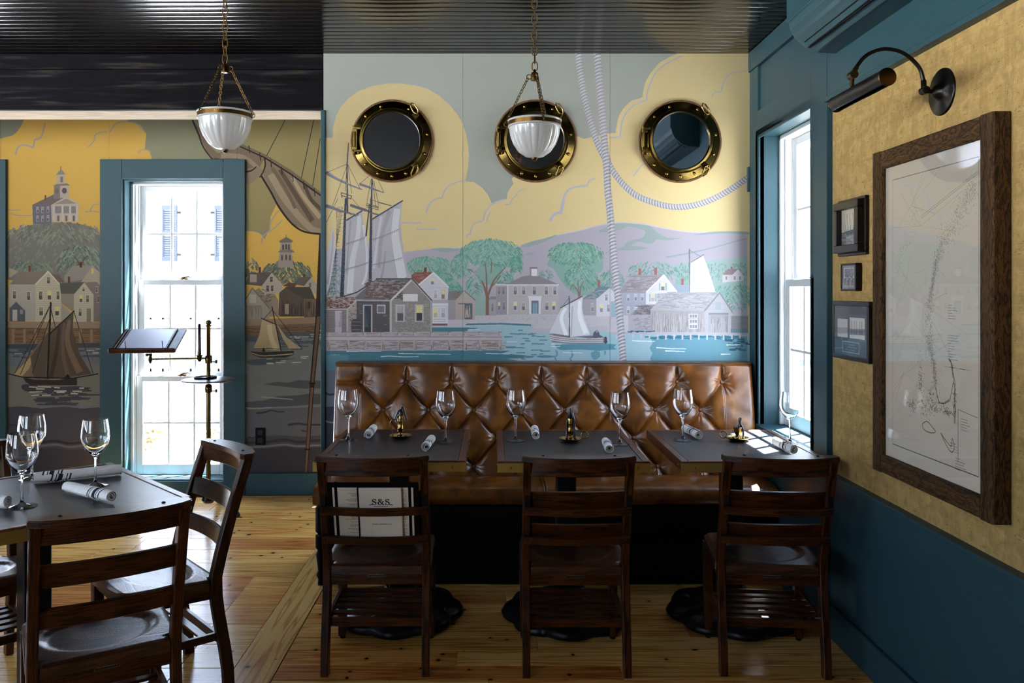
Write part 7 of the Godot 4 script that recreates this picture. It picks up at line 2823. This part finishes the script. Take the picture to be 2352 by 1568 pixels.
func candles() -> void:
	var kinds := [
		["brass chamberstick with a tall stem and slumped black wax, left table", -0.418, 3.744, 0.104, -1.0, 0],
		["brass chamberstick with a spire of black wax, middle table", 0.351, 3.667, 0.106, 1.0, 1],
		["squat brass chamberstick with a ring handle in the window table's sun", 1.106, 3.683, 0.062, -1.0, 2]]
	for q in kinds:
		var o := thing("candle_holder", q[0], "candlestick", V(q[1], TOP, q[2]), 0.0, "brass chambersticks")
		var h: float = q[3]
		var g := Geo.new()
		g.lathe(at(Vector3.ZERO), [Vector2(0, 0), Vector2(0.03, 0), Vector2(0.036, 0.004), Vector2(0.048, 0.011), Vector2(0.051, 0.015), Vector2(0.049, 0.0165), Vector2(0.036, 0.008), Vector2(0.018, 0.006), Vector2(0, 0.006)], 48)
		part("dish", g, M.brass_bright, o)
		g = Geo.new()
		var r := 0.0125
		if q[5] == 2:
			g.lathe(at(Vector3.ZERO), [Vector2(0.014, 0.006), Vector2(0.007, 0.012), Vector2(0.007, 0.024), Vector2(0.011, 0.03), Vector2(0.017, 0.04), Vector2(0.018, 0.056), Vector2(0.02, 0.06), Vector2(0.017, 0.062), Vector2(0, 0.06)], 28)
		else:
			g.lathe(at(Vector3.ZERO), [Vector2(0.014, 0.006), Vector2(0.008, 0.012), Vector2(0.01, 0.018), Vector2(0.0105, 0.022), Vector2(0.006, 0.026), Vector2(0.013, 0.032), Vector2(0.0155, 0.035), Vector2(r, 0.038), Vector2(0.0155, 0.044), Vector2(r, 0.047), Vector2(r, h - 0.026), Vector2(0.0135, h - 0.024), Vector2(r, h - 0.022), Vector2(0.0135, h - 0.018), Vector2(r, h - 0.014), Vector2(0.0135, h - 0.004), Vector2(0.012, h), Vector2(0, h)], 28)
		part("stem", g, M.brass_bright, o)
		g = Geo.new()
		var s: float = q[4]
		if q[5] == 0:
			g.tube(spline([Vector3(s * 0.034, 0.008, 0.004), Vector3(s * 0.038, 0.03, 0.004), Vector3(s * 0.046, 0.06, 0.004), Vector3(s * 0.045, 0.078, 0.004), Vector3(s * 0.036, 0.086, 0.004), Vector3(s * 0.024, 0.086, 0.004)]), 0.0024, 8, false, [], Vector3(0, 0, 1))
		else:
			g.tube(arc(Vector3(s * 0.064, 0.028, 0), Vector3.RIGHT, Vector3.UP, 0.0155, 0, 345, 22), 0.0026, 8, false, [], Vector3(0, 0, 1))
			g.tube([Vector3(s * 0.049, 0.014, 0), Vector3(s * 0.055, 0.018, 0)], 0.003, 8, false, [], Vector3(0, 0, 1))
		part("ring_handle", g, M.brass_bright, o)
		# burnt-down black candle and its runs of wax
		g = Geo.new()
		if q[5] == 0:
			g.lathe(at(Vector3(0, h - 0.002, 0)), [Vector2(0.012, 0), Vector2(0.0115, 0.018), Vector2(0.008, 0.03), Vector2(0, 0.033)], 14)
			g.tube(spline([Vector3(0.004, h + 0.02, 0), Vector3(0.006, h + 0.04, 0), Vector3(0.012, h + 0.047, 0.002), Vector3(0.015, h + 0.035, 0.004), Vector3(0.018, h + 0.012, 0.004), Vector3(0.024, h - 0.002, 0.004), Vector3(0.028, h - 0.02, 0.004)]), 0.0045, 7, false, [], Vector3(0, 0, 1))
			g.tube(spline([Vector3(-0.006, h + 0.026, 0.004), Vector3(-0.014, h + 0.012, 0.006), Vector3(-0.021, h - 0.004, 0.006), Vector3(-0.021, h - 0.02, 0.006)]), 0.005, 7, false, [], Vector3(0, 0, 1))
			g.tube(spline([Vector3(-0.012, h + 0.002, 0.01), Vector3(-0.016, h - 0.014, 0.012), Vector3(-0.016, h - 0.028, 0.012)]), 0.0045, 7, false, [], Vector3(0, 0, 1))
		elif q[5] == 1:
			g.lathe(at(Vector3(0, h - 0.002, 0)), [Vector2(0.013, 0), Vector2(0.017, 0.004), Vector2(0.012, 0.014), Vector2(0.006, 0.026), Vector2(0.004, 0.04), Vector2(0, 0.046)], 12)
			g.tube(spline([Vector3(0.007, h + 0.036, 0.0), Vector3(0.011, h + 0.012, 0.006), Vector3(0.016, h - 0.01, 0.008), Vector3(0.017, h - 0.05, 0.008), Vector3(0.019, 0.012, 0.008)]), 0.005, 7, false, [], Vector3(0, 0, 1))
			g.tube(spline([Vector3(-0.01, h + 0.004, 0.004), Vector3(-0.0155, h - 0.02, 0.006), Vector3(-0.015, 0.05, 0.006), Vector3(-0.02, 0.012, 0.008)]), 0.004, 7, false, [], Vector3(0, 0, 1))
		else:
			g.lathe(at(Vector3(0, h - 0.004, 0)), [Vector2(0.019, 0), Vector2(0.021, 0.004), Vector2(0.012, 0.009), Vector2(0, 0.011)], 14)
			g.tube(spline([Vector3(0.006, h, 0.0), Vector3(0.01, h + 0.016, 0), Vector3(0.009, h + 0.03, 0), Vector3(0.014, h + 0.042, 0)]), 0.0055, 7, false, [1.3, 1.3, 1.2, 1.2, 1.1, 1.0, 0.9, 0.9, 0.9, 1.0, 1.1, 1.1, 1.2, 1.3, 1.3, 1.2, 1.0, 0.7, 0.4], Vector3(0, 0, 1))
			g.tube(spline([Vector3(0.012, h + 0.012, 0.004), Vector3(0.02, h - 0.006, 0.006), Vector3(0.023, h - 0.03, 0.006), Vector3(0.022, 0.014, 0.006)]), 0.0042, 7, false, [], Vector3(0, 0, 1))
		for k in 7:
			g.lathe(at(Vector3(cos(k * 2.1) * 0.024, 0.008, sin(k * 2.1) * 0.024)), [Vector2(0.007, 0), Vector2(0.006, 0.004), Vector2(0, 0.006)], 9)
		part("wax", g, M.wax, o)
